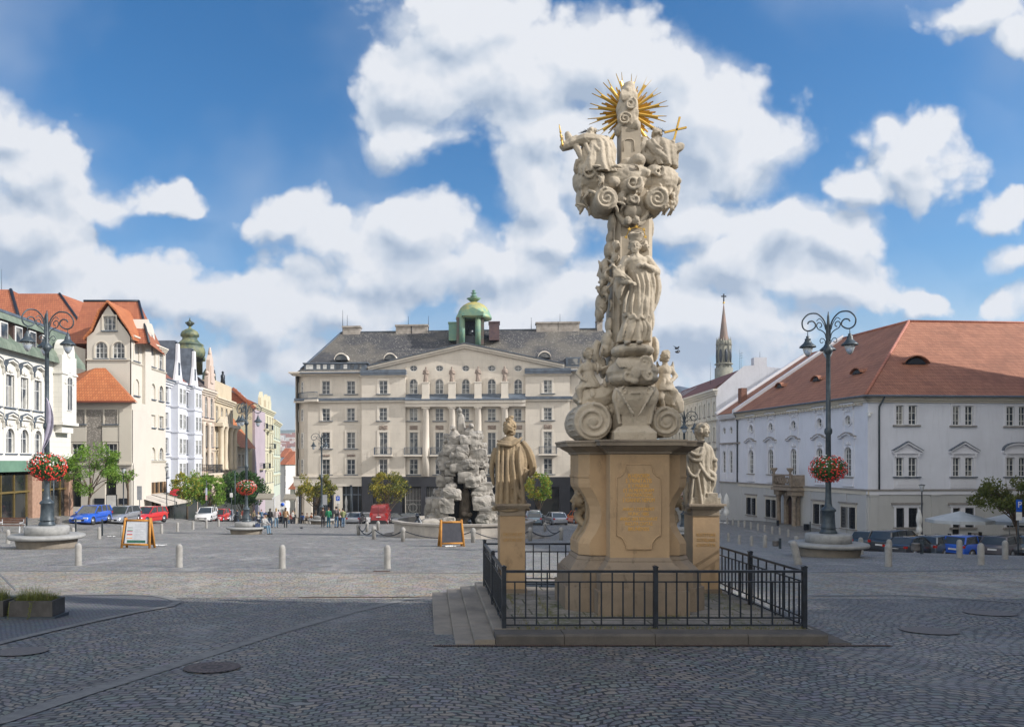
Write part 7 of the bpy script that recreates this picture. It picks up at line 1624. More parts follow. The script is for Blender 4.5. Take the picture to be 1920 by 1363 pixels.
def drains():
 t = NT('rusty_grating'); s = t.sep(t.pos); w = t.M('PINGPONG', s[0], .014); l = t.ramp(w, .004, .008)
 col = t.mix(l, (.012,.01,.01,1), t.mix(t.noise(t.pos, 30, 4), (.13,.065,.04,1), (.20,.12,.08,1))); t.bump(l, 1., .02); mg = t.done(col, .75)
 def drain(pts, w, lab):
  o = strip('drain_grate', pts, w, mg, .009, False); del o['kind']; tag(o, lab, 'drain grate')
 drain([(.08,9.9),(5.75,9.9)], .085, 'long rusty drain grate along the front of the platform')
 a, b = hit(560,1120), hit(832,1119); drain([a, b], .1, 'thin rusty drain grate across the paving left of the steps')
 a, b = hit(700,1071), hit(732,1071); drain([a, b], .3, 'short dark drain grate beside the nearest bollard')
 x, y = hit(398,1252); t = NT('cast_iron_cover'); p = t.V('SUBTRACT', t.pos, (x, y, 0)); sx = t.sep(p); rad = t.V('LENGTH', t.comb(sx[0], sx[1], 0.)); an = t.M('ARCTAN2', sx[1], sx[0])
 rg = t.M('PINGPONG', rad, .045); sp = t.M('PINGPONG', an, .12); k = t.M('MAXIMUM', t.ramp(rg, .02, .03), t.M('MULTIPLY', t.ramp(sp, .05, .06), t.ramp(rad, .12, .14))); t.bump(k, 1., .02)
 mcov = t.done(t.mix(k, (.035,.025,.022,1), (.10,.07,.06,1)), .6)
 for (px, py, rr_, lab) in ((398,1252,.30,'round ribbed cast iron manhole cover in the left foreground'),(1742,1183,.36,'manhole cover in the paving right of the platform'),(1855,1150,.36,'manhole cover near the right edge of the picture'),(40,1222,.3,'manhole cover near the left edge under the planter')):
  x, y = hit(px, py); m = MB(); n = 32; vs = [(0,0,.012)];
  for i in range(n): a = 2*math.pi*i/n; vs.append((rr_*math.cos(a), rr_*math.sin(a), .012+gz(x+rr_*math.cos(a), y+rr_*math.sin(a))-gz(x, y)))
  m.add(vs, [(0, 1+i, 1+(i+1) % n) for i in range(n)]); o = m.build('manhole_cover', mcov if px == 398 else pm('cover_iron', (.12,.105,.095), (.15,.13,.12), 20, .6, 0, .4, 50)); o.location = (x, y, gz(x, y)); tag(o, lab, 'manhole cover')
drains()
# ================================================================ things standing in the square
def G3(x, y, dz=0.): return (x, y, gz(x, y)+dz)
m_granite = stone('bench_granite', (.36,.36,.35), (.28,.28,.275), None, 5, .2, 40, .25)
m_conc = stone('pale_bollard_stone', (.36,.35,.33), (.29,.28,.265), (.17,.165,.15), 6, .25, 30, .35)
def _lampglass():
 t = NT('lamp_glass'); t.b.inputs['Transmission Weight'].default_value = .55; return t.done((.8,.84,.86), .12)
m_lglass = _lampglass()
def lamp_proto():
 r = thing('street_lamp', 'ornate lamp', 'street lamp')
 B = MB(); B.lathe([(.96,0),(.98,.1),(1.02,.30),(1.03,.33)], 40); B.build('bench_foot', m_step, r)
 B = MB(); B.lathe([(1.0,.331),(1.22,.36),(1.27,.40),(1.27,.46),(1.24,.49),(.7,.50)], 48); B.build('bench_ring', m_granite, r)
 B = MB(); B.lathe([(.73,.48),(.74,.76),(.70,.80),(.3,.81)], 40); B.build('bench_drum', m_granite, r)
 P = MB(); P.lathe([(.27,.80),(.29,.84),(.26,.90),(.235,.95),(.21,1.3),(.205,1.55),(.24,1.58),(.25,1.62),(.2,1.68),(.13,1.74),(.11,1.85),(.095,2.1),(.085,4.2),(.12,4.25),(.13,4.33),(.12,4.4),(.08,4.45),(.07,6.95),(.1,7.0),(.14,7.06),(.15,7.16),(.09,7.22),(.06,7.3),(.055,8.0),(.03,8.3),(.01,8.45)], 18)
 P.lathe([(.30,1.0),(.30,1.01)], 8); P.build('pole', m_lampiron, r)
 z0 = 7.22; big = [(.06,.2),(.06,.44),(.08,.71),(.17,.95),(.35,1.12),(.52,1.16),(.74,1.11),(.91,.93),(.94,.78),(.89,.63),(.74,.55),(.59,.585),(.47,.69),(.47,.81),(.57,.89),(.70,.86),(.74,.79)]
 in1 = [(.08,.31),(.12,.47),(.24,.57),(.36,.62),(.42,.74),(.36,.84),(.26,.82),(.24,.72),(.31,.67)]; in2 = [(.07,.12),(.14,.26),(.24,.30),(.30,.22),(.25,.14),(.18,.18)]; in3 = [(.42,.90),(.30,.98),(.16,.80),(.1,.6)]
 for k in range(3):
  a = R(120*k); M_ = Matrix.Rotation(a, 4, 'Z')
  A = MB(M_)
  for C_, rr_ in ((big, .026), (in1, .018), (in2, .014), (in3, .014)):
   st = [(x, 0, z0+z) for x, z in C_]; swoop(A, st, rr_, len(C_)*3)
  A.tube([(.74,0,z0+.55),(.74,0,z0+.36)], .015, 6); arm = A.build('arm', m_lampiron, r)
  L = MB(M_); L.lathe([(.03,z0+.38),(.06,z0+.36),(.05,z0+.31),(.10,z0+.27),(.09,z0+.22),(.14,z0+.13),(.24,z0+.04),(.27,z0+.0),(.26,z0-.02),(.15,z0-.01)][::-1], 20, (.74,0)); L.build('lamp_shade', m_lampiron, arm)
  g = MB(M_); g.lathe([(.02,z0-.33),(.07,z0-.29),(.12,z0-.2),(.155,z0-.09),(.16,z0-.025)], 16, (.74,0)); g.build('lamp_globe', m_lglass, arm)
 return r
def flower_proto():
 tl = NT('flower_leaves'); ml = tl.done(tl.mix(tl.noise(tl.pos, 14, 2), (.035,.085,.02,1), (.09,.16,.04,1)), .7)
 tf = NT('red_blossom'); i = tf.n('ShaderNodeObjectInfo'); mf = tf.done(tf.mix(tf.ramp(tf.noise(tf.pos, 8, 2), .4, .6), (.62,.02,.025,1), (.75,.07,.04,1)), .6)
 mw = pm('white_blossom', (.75,.72,.70), None, 5, .6)
 r = thing('flower_ball', 'flowers', 'flower basket'); rr = random.Random(12); L = MB(); Fl = MB()
 def sh():
  u, v = rr.uniform(0, 6.283), rr.uniform(-1, 1); s = math.sqrt(1-v*v); return Vector((s*math.cos(u), s*math.sin(u), v))
 L.ball((0,0,0), (.40,.40,.30), 14, 10)
 for k in range(1900):
  d = sh(); q = 1+.12*noise.noise(d*3)+.05; rad = rr.uniform(.8, 1.05)*q; p = Vector((d.x*.58*rad, d.y*.58*rad, d.z*.44*rad-.02)); s = rr.uniform(.03,.055); a = sh(); b = a.cross(d).normalized()*s; c = b.cross(d).normalized()*s
  L.add([p-b, p-c*.7+d*.01, p+b, p+c*.7], [(0,1,2,3)])
 for k in range(620):
  d = sh(); white = (d.z > .05 and rr.random() < .42); q = 1+.12*noise.noise(d*3)+.05
  if noise.noise(d*2.5+Vector((5,0,0))) > .32: continue
  p = Vector((d.x*.62*q, d.y*.62*q, d.z*.47*q-.02))*rr.uniform(.97,1.06); s = rr.uniform(.022,.042); t = d.orthogonal().normalized(); b = d.cross(t)
  n = 6; vs = [p+d*.02]+[p+(t*math.cos(i*6.283/n)+b*math.sin(i*6.283/n))*s*(1 if i % 2 else .8)-d*.008 for i in range(n)]; Fl.add(vs, [(0,1+i,1+(i+1) % n) for i in range(n)], 1 if white else 0)
 for k in range(40):
  a = rr.uniform(0, 6.28); rad = rr.uniform(.1,.45); p = Vector((rad*math.cos(a), rad*math.sin(a), -.42-rr.uniform(0,.12))); Fl.ball(p, .02, 5, 4); L.tube([p, p+Vector((0,0,.2))], .006, 4)
 L.build('foliage', ml, r); Fl.build('blossoms', [mf, mw], r); return r
LP, FP = lamp_proto(), flower_proto()
def lamps():
 spots = [(88,1027,.0,'street lamp with grey flag and round granite bench in the left foreground','lush red flower ball on the lamp post nearest the left edge'),
    (462,1001,.38,'street lamp with a man sitting on its round bench, left of the fountain','red and white flower ball on the lamp beside the seated man'),
    (1553,1033,-3.06,'street lamp with round granite bench in front of the white palace','red flower ball on the lamp post in front of the white palace'),
    (1283,985,.2,'street lamp mostly hidden behind the right hand statue','red flower ball showing between the column pedestal and the right statue'),
    (603,983,1.2,'far street lamp standing before the left wing of the bank','')]
 hs = [9.0, 8.75, 8.65, None, None]
 for i, (px, py, rz, lab, fl) in enumerate(spots):
  x, y = hit(px, py)
  if i == 2: y = 29.6; x = PX(px, y)
  if i == 3: y = 62; x = PX(px, y)
  if i == 4: y = 88; x = PX(px, y)
  o = LP if i == 0 else dup(LP, (0,0,0)); o.location = G3(x, y, -.02); o.rotation_euler.z = rz; o['label'] = lab; o['group'] = 'ornate street lamps'
  sc = (PZ((583,755,586,770,812)[i], y)-gz(x, y))/8.40; o.scale = (sc,)*3
  if fl:
   f = FP if i == 0 else dup(FP, (0,0,0)); zz = PZ((873,913,877,938,0)[i], y); f.location = (x, y, zz); f.rotation_euler.z = i*1.3; f['label'] = fl; f['group'] = 'flower balls on the lamp posts'; f.scale = (sc*(1.0,.94,.92,1.,1)[i],)*3
 x, y = hit(88, 1027); zt, zb_ = PZ(745, y), PZ(850, y); m = MB(); vs = []; nx, nz = 14, 24
 for j in range(nz+1):
  t = j/nz; w = .06+.30*math.sin(min(1, t*1.15)*math.pi)**.7*(1 if t < .85 else .75)
  for i in range(nx+1): s = i/nx; vs.append((x+.02+s*w+.06*t*math.sin(t*5)-.1*t, y-.12+.05*math.sin(s*9+t*3)*(.3+t), zt+(zb_-zt)*(t+.04*s)))
 m.add(vs, [(j*(nx+1)+i, j*(nx+1)+i+1, (j+1)*(nx+1)+i+1, (j+1)*(nx+1)+i) for j in range(nz) for i in range(nx)], 0, True)
 f = m.build('flag', pm('faded_lilac_cloth', (.36,.34,.42), (.28,.26,.34), 3, .9)); sm = f.modifiers.new('s', 'SOLIDIFY'); sm.thickness = .01; tag(f, 'limp grey lilac flag hanging down the left foreground lamp post', 'flag')
lamps()
# ---------------------------------------------------------------- bollards and chains
def bollards():
 P = MB(); P.lathe([(.105,-.1),(.105,.02),(.098,.1),(.097,.55),(.088,.61),(.06,.655),(.02,.675)], 18); pr = tag(P.build('bollard', m_conc), 'x', 'bollard')
 L = [(147,1060,'stone bollard overlapping the left foreground lamp bench'),(336,1063,'stone bollard right of the poster board in the left foreground'),(529,1065,'stone bollard in the open paving below the middle lamp bench'),(726,1066,'stone bollard left of the chalkboard, beside the small drain grate'),
   (15,1019,'stone bollard at the left edge below the park bench'),(137,1012,'stone bollard just right of the left foreground lamp bench'),(186,1010.5,'stone bollard in front of the blue estate car'),(229,1006,'stone bollard behind the left foot of the poster board'),
   (303,1000,'stone bollard just right of the poster board, nearest of the curving row'),(333,996.5,'second bollard of the curving row right of the poster board'),(362,993,'third bollard of the curving row, in front of the tree trunk'),(387,990,'fourth bollard of the curving row, in front of the white minivan'),(410,986.5,'last bollard of the curving row, in front of the small red car'),
   (335.7,970.7,'far bollard left of the thin tree trunk by the awning'),(347.7,971.6,'far bollard right beside the thin tree trunk'),(355,971.6,'far bollard just left of the white minivan'),(472.6,979,'bollard left of the middle lamp, before the cafe terrace'),(482.5,979.5,'bollard just right of the middle lamp pole, before the cafe terrace'),(543.7,980,'bollard right of the woman in the tan jacket'),(581,982,'bollard left of the group of standing people'),
   (1346.4,1011,'first bollard of the near row right of the statue, beside its pedestal'),(1365.7,1015,'second bollard of the near row right of the statue'),(1386,1020,'third bollard of the near row right of the statue'),(1409,1023.5,'fourth bollard of the near row right of the statue'),(1434.4,1026.6,'fifth bollard of the near row, left of the litter bin'),
   (1493.7,1034,'bollard tucked behind the bench of the right hand lamp'),(1363.7,982,'first small bollard of the row along the palace, by the closed parasols'),(1374,984.5,'second small bollard of the row along the palace'),(1384.4,987.4,'third small bollard of the row along the palace'),(1396,989,'fourth small bollard of the row along the palace'),(1408,991.7,'fifth small bollard of the row along the palace'),(1421,994,'sixth small bollard of the row along the palace'),(1433.7,997,'seventh small bollard of the row along the palace'),(1448,1000.7,'eighth small bollard of the row along the palace'),(1462,1002.4,'ninth small bollard of the row, before the palace portal'),(1478,1006,'last small bollard of the row, right of the palace portal'),
   (1613.8,1039,'bollard right of the right hand lamp bench'),(1665.5,1062,'stone bollard in front of the dark cars with weeds at its foot'),(1667,1046,'bollard hidden just behind the bollard before the black car'),(1799,1045.5,'stone bollard in front of the blue hatchback'),(1839,1058.5,'stone bollard nearest the viewer before the parked cars on the right'),(1884.6,1048,'stone bollard in front of the dark grey hatchback')]
 for i, (px, py, lab) in enumerate(L):
  x, y = hit(px, py); o = pr if i == 0 else pr.copy()
  if i: link(o)
  o.location = G3(x, y); o['label'] = lab; o['group'] = 'stone bollards'; o.rotation_euler.z = i
  if px in (1363.7,1374,1384.4,1396,1408,1421,1433.7,1448,1462,1478): pass
 x, y = hit(1497, 1058); o = pr.copy(); link(o); o.location = G3(x, y); o['label'] = 'stone bollard leaning to the left beside the railing corner'; o['group'] = 'stone bollards'; o.rotation_euler = (0, R(-13), 0); o.scale = (1.15, 1.15, 1.12)
 D = MB(); D.lathe([(.05,-.1),(.05,.95),(.055,.955),(.055,.99),(.02,1.02)], 12); dp = D.build('steel_post', m_lampiron)
 for i, (px, py, lab) in enumerate([(50,999,'dark steel post beside the park bench'),(142,1002,'dark steel post in front of the blue car nose'),(191.7,1004,'dark steel post in front of the blue car door')]):
  x, y = hit(px, py); o = dp if i == 0 else dp.copy()
  if i: link(o)
  o.location = G3(x, y); tag(o, lab, 'post', 'dark steel posts')
 # chain bollards round the fountain
 Q = MB(); Q.lathe([(.11,-.1),(.11,.45),(.13,.5),(.14,.58),(.12,.68),(.06,.74),(.02,.755)], 16); qp = Q.build('chain_bollard', m_conc)
 C = [(672,1003,'left corner of the fountain enclosure'),(688,997,'behind the left corner of the fountain enclosure'),(709,994.5,'beside the steps at the back left of the fountain'),(701,1011,'second from the left in front of the fountain steps'),(755.5,1015,'front left of the fountain, left of the chalkboard'),(887,1017,'front of the fountain, left of the robed statue'),(994,1014,'front right of the fountain, right of the robed statue'),(1052,1012,'right corner of the fountain enclosure, behind the railing'),(1022,996,'back right of the fountain, before the silver cars')]
 pos = []
 for i, (px, py, lab) in enumerate(C):
  x, y = hit(px, py); pos.append((x, y)); o = qp if i == 0 else qp.copy()
  if i: link(o)
  o.location = G3(x, y); tag(o, 'round headed stone chain post, '+lab, 'bollard', 'chain posts round the fountain')
 for (a, b, lab) in ((0,1,'short chain at the left corner of the fountain enclosure'),(0,3,'chain between the two leftmost fountain posts'),(3,4,'chain in front of the fountain steps, left stretch'),(4,5,'long sagging chain behind the chalkboard'),(6,7,'chain behind the railing right of the robed statue'),(7,8,'chain at the right corner of the fountain enclosure'),(5,6,'chain passing behind the robed statue')):
  p = Vector(G3(*pos[a], .58)); q = Vector(G3(*pos[b], .58)); L_ = (q-p).length; sag = min(.42, .1*L_); n = 24
  m = MB(); pts = [p.lerp(q, i/n)-Vector((0,0,sag*4*(i/n)*(1-i/n))) for i in range(n+1)]
  m.tube(pts, .018, 5)
  for i in range(1, n*2): t = i/(n*2); c = p.lerp(q, t)-Vector((0,0,sag*4*t*(1-t))); m.ball(c, .034, 6, 4)
  tag(m.build('chain', m_iron), lab, 'chain', 'chains round the fountain')
bollards()
# ---------------------------------------------------------------- fountain
m_rock = stone('weathered_pale_rock', (.40,.37,.33), (.25,.235,.21), (.08,.07,.06), 1.3, 1., 7, .75, .7)
def fountain():
 d = 50.; cx = PX(868, d); z0 = gz(cx, d); s = d/F
 r = thing('baroque_fountain', 'baroque fountain with a rugged grotto of pale boulders, stone figures and a low basin', 'fountain', (cx, d, z0)); Z = lambda py: PZ(py, d)-z0
 rr = random.Random(8)
 n = 16; R_ = 4.35
 def ring(rad, z): return [(rad*1.0*math.cos(2*math.pi*i/n+.2), rad*.93*math.sin(2*math.pi*i/n+.2), z) for i in range(n)]
 B = MB(); lv = [(R_+.1,-.5),(R_+.1,.12),(R_,.14),(R_,.78),(R_+.14,.8),(R_+.16,.92),(R_-.22,.93),(R_-.22,.2)]
 rings = [ring(a, b+.15) for a, b in lv]; loft(B, rings, caps=False); B.build('basin', stone('basin_stone', (.46,.42,.37), (.36,.33,.30), None, 1.5, .3, 12, .5), r)
 for k, rad in enumerate((R_+1.5, R_+1.1, R_+.7)): S_ = MB(); loft(S_, [ring(rad, -.6), ring(rad, -.14+.13*k), ring(rad-.45, -.138+.13*k)]); S_.build('step', m_step, r)
 tw = NT('fountain_water'); tw.bump(tw.noise(tw.pos, 4, 3), .3, .03); wm = tw.done((.03,.05,.035), .05)
 MB().add(ring(R_-.2, .78), [tuple(range(n))]).build('water', wm, r)
 # boulders piled as three legs meeting in an arch
 W_ = lambda z: 1.0
 def boulder(p, sx, sy, sz, nm='boulder'):
  bm = bmesh.new(); bmesh.ops.create_cube(bm, size=1.75); bmesh.ops.subdivide_edges(bm, edges=bm.edges, cuts=7, use_grid_fill=True)
  o = Vector((rr.uniform(0,99), rr.uniform(0,99), 0)); Q = Euler((rr.uniform(-.3,.3), rr.uniform(-.3,.3), rr.uniform(0,3))).to_matrix()
  for v in bm.verts:
   c = v.co; k = c.normalized()*(1.0); c = c.lerp(k, .34); nn = noise.noise(c*.8+o)*.36+noise.noise(c*1.9+o)*.14+noise.noise(c*5+o)*.05; c = c*(1+nn); c = Vector((c.x*sx, c.y*sy, c.z*sz)); v.co = Q @ c if False else c
  vs = [tuple(v.co+p) for v in bm.verts]; fs = [tuple(v.index for v in f.verts) for f in bm.faces]; bm.free(); return vs, fs
 M_ = MB(); zt = Z(815)
 def width(z): t = min(1, z/zt); return 2.1*(1-t)**.85+.5*t+.15*math.sin(t*9)
 lvl = .2
 while lvl < zt:
  w = width(lvl); hgt = rr.uniform(.30,.55); nb = max(6, int(2*math.pi*w/.72))
  for i in range(nb):
   a = 2*math.pi*(i+rr.uniform(-.2,.2))/nb+lvl*2; x, y = w*math.cos(a), w*.85*math.sin(a);
   if y < .3 and abs(x-.1) < (.85 if lvl < 2.6 else .6) and .2 < lvl < 3.25: continue
   sz = rr.uniform(.6,1.25); vs, fs = boulder(Vector((x+rr.uniform(-.12,.12), y, lvl+rr.uniform(-.1,.1))), .5*sz*rr.uniform(.8,1.2), .5*sz, hgt*sz*.85); M_.add(vs, fs, 0, False)
  lvl += hgt*1.15
 for (x, z, q) in ((-1.15,.9,.55),(1.3,1.0,.55),(-1.05,1.9,.5),(1.15,2.0,.5),(-.85,2.8,.45),(1.0,2.9,.45),(0.1,3.7,.5),(-1.9,.7,.7),(2.0,.8,.7),(-1.5,.3,.8),(1.6,.3,.8),(2.3,.3,.7),(-2.3,.3,.7),(.5,4.1,.45),(-.4,4.3,.45)): vs, fs = boulder(Vector((x, -.9-rr.uniform(0,.6)*(1 if z < 2 else .3), z)), q, q*.8, q*.75); M_.add(vs, fs, 0, True)
 M_.build('grotto_rocks', m_rock, r)
 MB().box(-.9, .9, .3, .6, 0, 3.6).build('grotto_back', m_iron, r)  # dark panel, the shade of the hollow put into its colour
 I = MB(); st = [(.1,-.15,.4,.42,.3),(.1,-.15,1.2,.36,.3),(.12,-.15,2.0,.34,.28),(.15,-.15,2.6,.3,.26),(.15,-.15,3.0,.12,.12)]; robe(I, st, 9, .2, 2, 5); I.ball((.15,-.2,3.15), .17)
 for k in range(14): I.ball((rr.uniform(-.35,.5), rr.uniform(-.6,-.2), rr.uniform(.3,1.6)), rr.uniform(.12,.28), 8, 6)
 sculpt(I, 'grotto_figure', stone('dark_brown_stone', (.25,.21,.17), (.15,.125,.10), None, 2, .6, 8), r, .05, 1, .03, 5)  # figure stone darker and browner than the boulders
 Fg = MB(); b = Vector(((864-868)*s, 0, 0)); P = lambda px, py, y=0.: Vector(((px-868)*s, y, Z(py)))
 robe(Fg, [(*P(866,818), .3,.26),(*P(865,800), .27,.23),(*P(864,790), .23,.19),(*P(864,783), .2,.15),(*P(863,777), .16,.12),(*P(863,775), .07,.07)], 8, .16, 2, 6); Fg.ball(P(862,770), .15); Fg.cap(P(860,778), P(857,770), .08, .06); Fg.cap(P(857,770), P(862,764), .06, .04); Fg.cap(P(867,779), P(870,786), .08, .06); Fg.cap(P(870,786), P(866,792,-.15), .06, .04)
 for k in range(5): swoop(Fg, [P(860+2*k,782,-.15), P(859+2.4*k,795,-.24), P(858+3*k,810,-.2)], [.03,.05,.03], 8)
 sculpt(Fg, 'crowning_figure', m_rock, r, .028, 1, .01, 8)
 for (px, py, sg, nm) in ((852,812,-1,1),(880,808,1,2),(838,836,-1,3)):
  A = MB(); A.ball(P(px,py+6,-.2), (.35,.3,.42)); A.ball(P(px+sg*4,py+14,-.3), (.35,.3,.3)); A.cap(P(px,py,-.25), P(px+sg*2,py-6,-.3), .17, .13); A.ball(P(px+sg*3,py-9,-.35), (.18,.2,.16)); A.cap(P(px+sg*3,py-9,-.4), P(px+sg*7,py-7,-.5), .09, .06)
  A.cap(P(px-sg*3,py+2,-.2), P(px-sg*8,py+10,-.3), .12, .08); A.cap(P(px+sg*3,py+4,-.2), P(px+sg*9,py+14,-.4), .14, .08)
  for k in range(7): A.ball(P(px+rr.uniform(-6,6),py+rr.uniform(0,18),-.3), rr.uniform(.12,.22), 8, 6)
  sculpt(A, 'stone_beast', m_rock, r, .035, 1, .02, 6)
 for (px, py, nm) in ((787,985,1),(878,992,2)):
  A = MB(); q = P(px, py, -3.4 if nm == 2 else -1.8); A.ball(q+Vector((0,0,.1)), (.35,.3,.2)); A.cap(q+Vector((.05,0,.2)), q+Vector((-.1,0,.65)), .2, .1); A.ball(q+Vector((-.12,-.05,.75)), (.14,.17,.12)); A.cap(q+Vector((.15,0,.3)), q+Vector((.45,.1,.1)), .12, .05); A.cap(q+Vector((-.13,-.1,.78)), q+Vector((-.18,-.35,.75)), .07,.05)
  for k in range(6): A.ball(q+Vector((rr.uniform(-.3,.3), rr.uniform(-.2,.2), rr.uniform(0,.5))), .12, 8, 6)
  sculpt(A, 'water_beast', m_iron, r, .035, 1, .02, 6)
fountain()
# ---------------------------------------------------------------- trees
m_bark = stone('bark', (.13,.095,.065), (.09,.065,.045), None, 5, .6, 20, .4)
def leafmat(name, a, b):
 t = NT(name); i = t.n('ShaderNodeObjectInfo'); n = t.noise(t.V('ADD', t.pos, i.outputs['Location']), 1.6, 3, .6); n2 = t.noise(t.pos, 11., 2)
 col = t.mix(t.ramp(n, .38, .62), c4(a), c4(b)); col = t.mix(t.ramp(n2, .4, .7, 0., .5), col, c4(tuple(x*.5 for x in a)))
 t.b.inputs['Transmission Weight'].default_value = 0
 tr = t.n('ShaderNodeBsdfTranslucent'); t.L.new(col, tr.inputs[0]); mx = t.n('ShaderNodeMixShader'); mx.inputs[0].default_value = .3; m = t.done(col, .65, 0, .3)
 t.L.new(t.b.outputs[0], mx.inputs[1]); t.L.new(tr.outputs[0], mx.inputs[2]); t.L.new(mx.outputs[0], t.N['Material Output'].inputs[0]); return m
m_lf = {'fresh': leafmat('fresh_green_leaves', (.13,.26,.035), (.22,.34,.05)), 'yellow': leafmat('yellowing_leaves', (.30,.29,.04), (.42,.33,.05)), 'dark': leafmat('dark_leaves', (.03,.085,.025), (.07,.14,.035)), 'olive': leafmat('olive_leaves', (.10,.13,.03), (.16,.17,.045))}
def tree(px, d, label, w, y0, y1, th, kind, seed, airy=.0, n=3200, ls=.11, lean=0., kind2=None):
 """crown w pixels wide between photo rows y0 (top) and y1; th = trunk height in metres"""
 x = PX(px, d); z = gz(x, d); s = d/F; r = thing('tree', label, 'tree', (x, d, z), 0, 'trees round the square'); rr = random.Random(seed)
 zt, zl = PZ(y0, d)-z, PZ(y1, d)-z; rx = w*s/2; rz = (zt-zl)/2; c = Vector((lean, 0, (zt+zl)/2)); T = MB()
 T.tube([(0,0,-.1),(.02,0,th*.5),(lean*.3,0,th),(lean*.6,0,th+(zt-th)*.3)], [.13,.10,.085,.06], 9)
 tips = []; nb = 13 if airy else 10
 for k in range(nb):
  a = k*2.4+rr.uniform(-.3,.3); el = rr.uniform(-.15, 1.1); e = c+Vector((rx*.85*math.cos(a)*math.cos(el), rx*.85*math.sin(a)*math.cos(el), rz*.9*math.sin(el)-rz*.1)); b = Vector((lean*.4, 0, th*rr.uniform(.75,1.15))); mid = b.lerp(e, .5)+Vector((0,0,rr.uniform(0,.3)))
  swoop(T, [b, mid, e], [.055,.035,.012], 8); tips += [mid.lerp(e, t) for t in (.2,.5,.8,1)]
  for j in range(3): f = mid.lerp(e, rr.uniform(.2,.9)); g = f+Vector((rr.uniform(-1,1), rr.uniform(-1,1), rr.uniform(-.2,1))).normalized()*rx*.35; T.tube([f, g], [.018,.006], 5); tips.append(g)
 T.build('trunk', m_bark, r); L = MB(); cl = []
 for _ in range(60 if not airy else 44):
  if airy and rr.random() < .7: p = rr.choice(tips)+Vector((rr.gauss(0,.15), rr.gauss(0,.15), rr.gauss(0,.1)))*rx*.5
  else:
   u = rr.uniform(0, 6.283); v = rr.uniform(-.85, 1); q = math.sqrt(max(0, 1-v*v)); rad = rr.uniform(.45, 1.)**.5*.86; p = c+Vector((rx*q*math.cos(u)*rad, rx*q*math.sin(u)*rad, rz*v*rad))
  cl.append((p, rx*rr.uniform(.12,.26 if airy else .32)))
 for k in range(n):
  p, rad = rr.choice(cl); d_ = Vector((rr.gauss(0,1), rr.gauss(0,1), rr.gauss(0,.75))); d_ = d_/max(d_.length, .01)*rad*rr.random()**.4; q = p+d_; a = Vector((rr.gauss(0,1), rr.gauss(0,1), rr.gauss(0,.6)-.3)).normalized(); b = a.orthogonal().normalized(); s_ = ls*rr.uniform(.6,1.25); o = a.cross(b)
  L.add([q-b*s_, q-o*s_*.45, q+b*s_, q+o*s_*.45], [(0,1,2,3)], 1 if kind2 and rr.random() < .3+.4*(q.x > 0) else 0)
 L.build('crown', [m_lf[kind], m_lf[kind2 or kind]], r); return r
def trees():
 tree(-8, 66, 'bright green tree cut off by the left edge, behind the park bench', 90, 868, 944, 2.2, 'fresh', 1, 0, 3600, .12)
 tree(166, 70, 'airy green tree rising behind the blue estate car', 122, 832, 945, 2.3, 'fresh', 2, 1, 6500, .10, .4)
 tree(240, 74, 'thin young tree with a wispy crown between airy tree and awning', 30, 870, 915, 3.2, 'fresh', 21, 1, 420, .09)
 tree(351, 92, 'yellow green tree right of the red direction signs', 74, 882, 948, 2.0, 'yellow', 3, 0, 4600, .13, 0, 'fresh')
 tree(394, 94, 'fresh green tree behind the white minivan', 68, 886, 952, 2.0, 'fresh', 4, 0, 4600, .13)
 tree(455, 110, 'large dark green dense tree behind the middle lamp', 98, 880, 955, 1.8, 'dark', 5, 0, 8000, .19)
 tree(592, 97, 'yellow green tree before the left wing of the bank', 80, 887, 956, 2.0, 'yellow', 6, 1, 3600, .14, 0, 'olive')
 tree(728, 97, 'round yellowing tree behind the red van', 80, 880, 951, 1.8, 'yellow', 7, 0, 4200, .14, 0, 'olive')
 tree(1011, 98, 'round green tree right of the robed statue', 60, 882, 946, 1.8, 'yellow', 8, 0, 3200, .13, 0, 'fresh')
 tree(1908, 60, 'olive green tree at the right edge behind the parked cars', 128, 885, 978, 2.2, 'olive', 9, 1, 5200, .12, -.5)
trees()
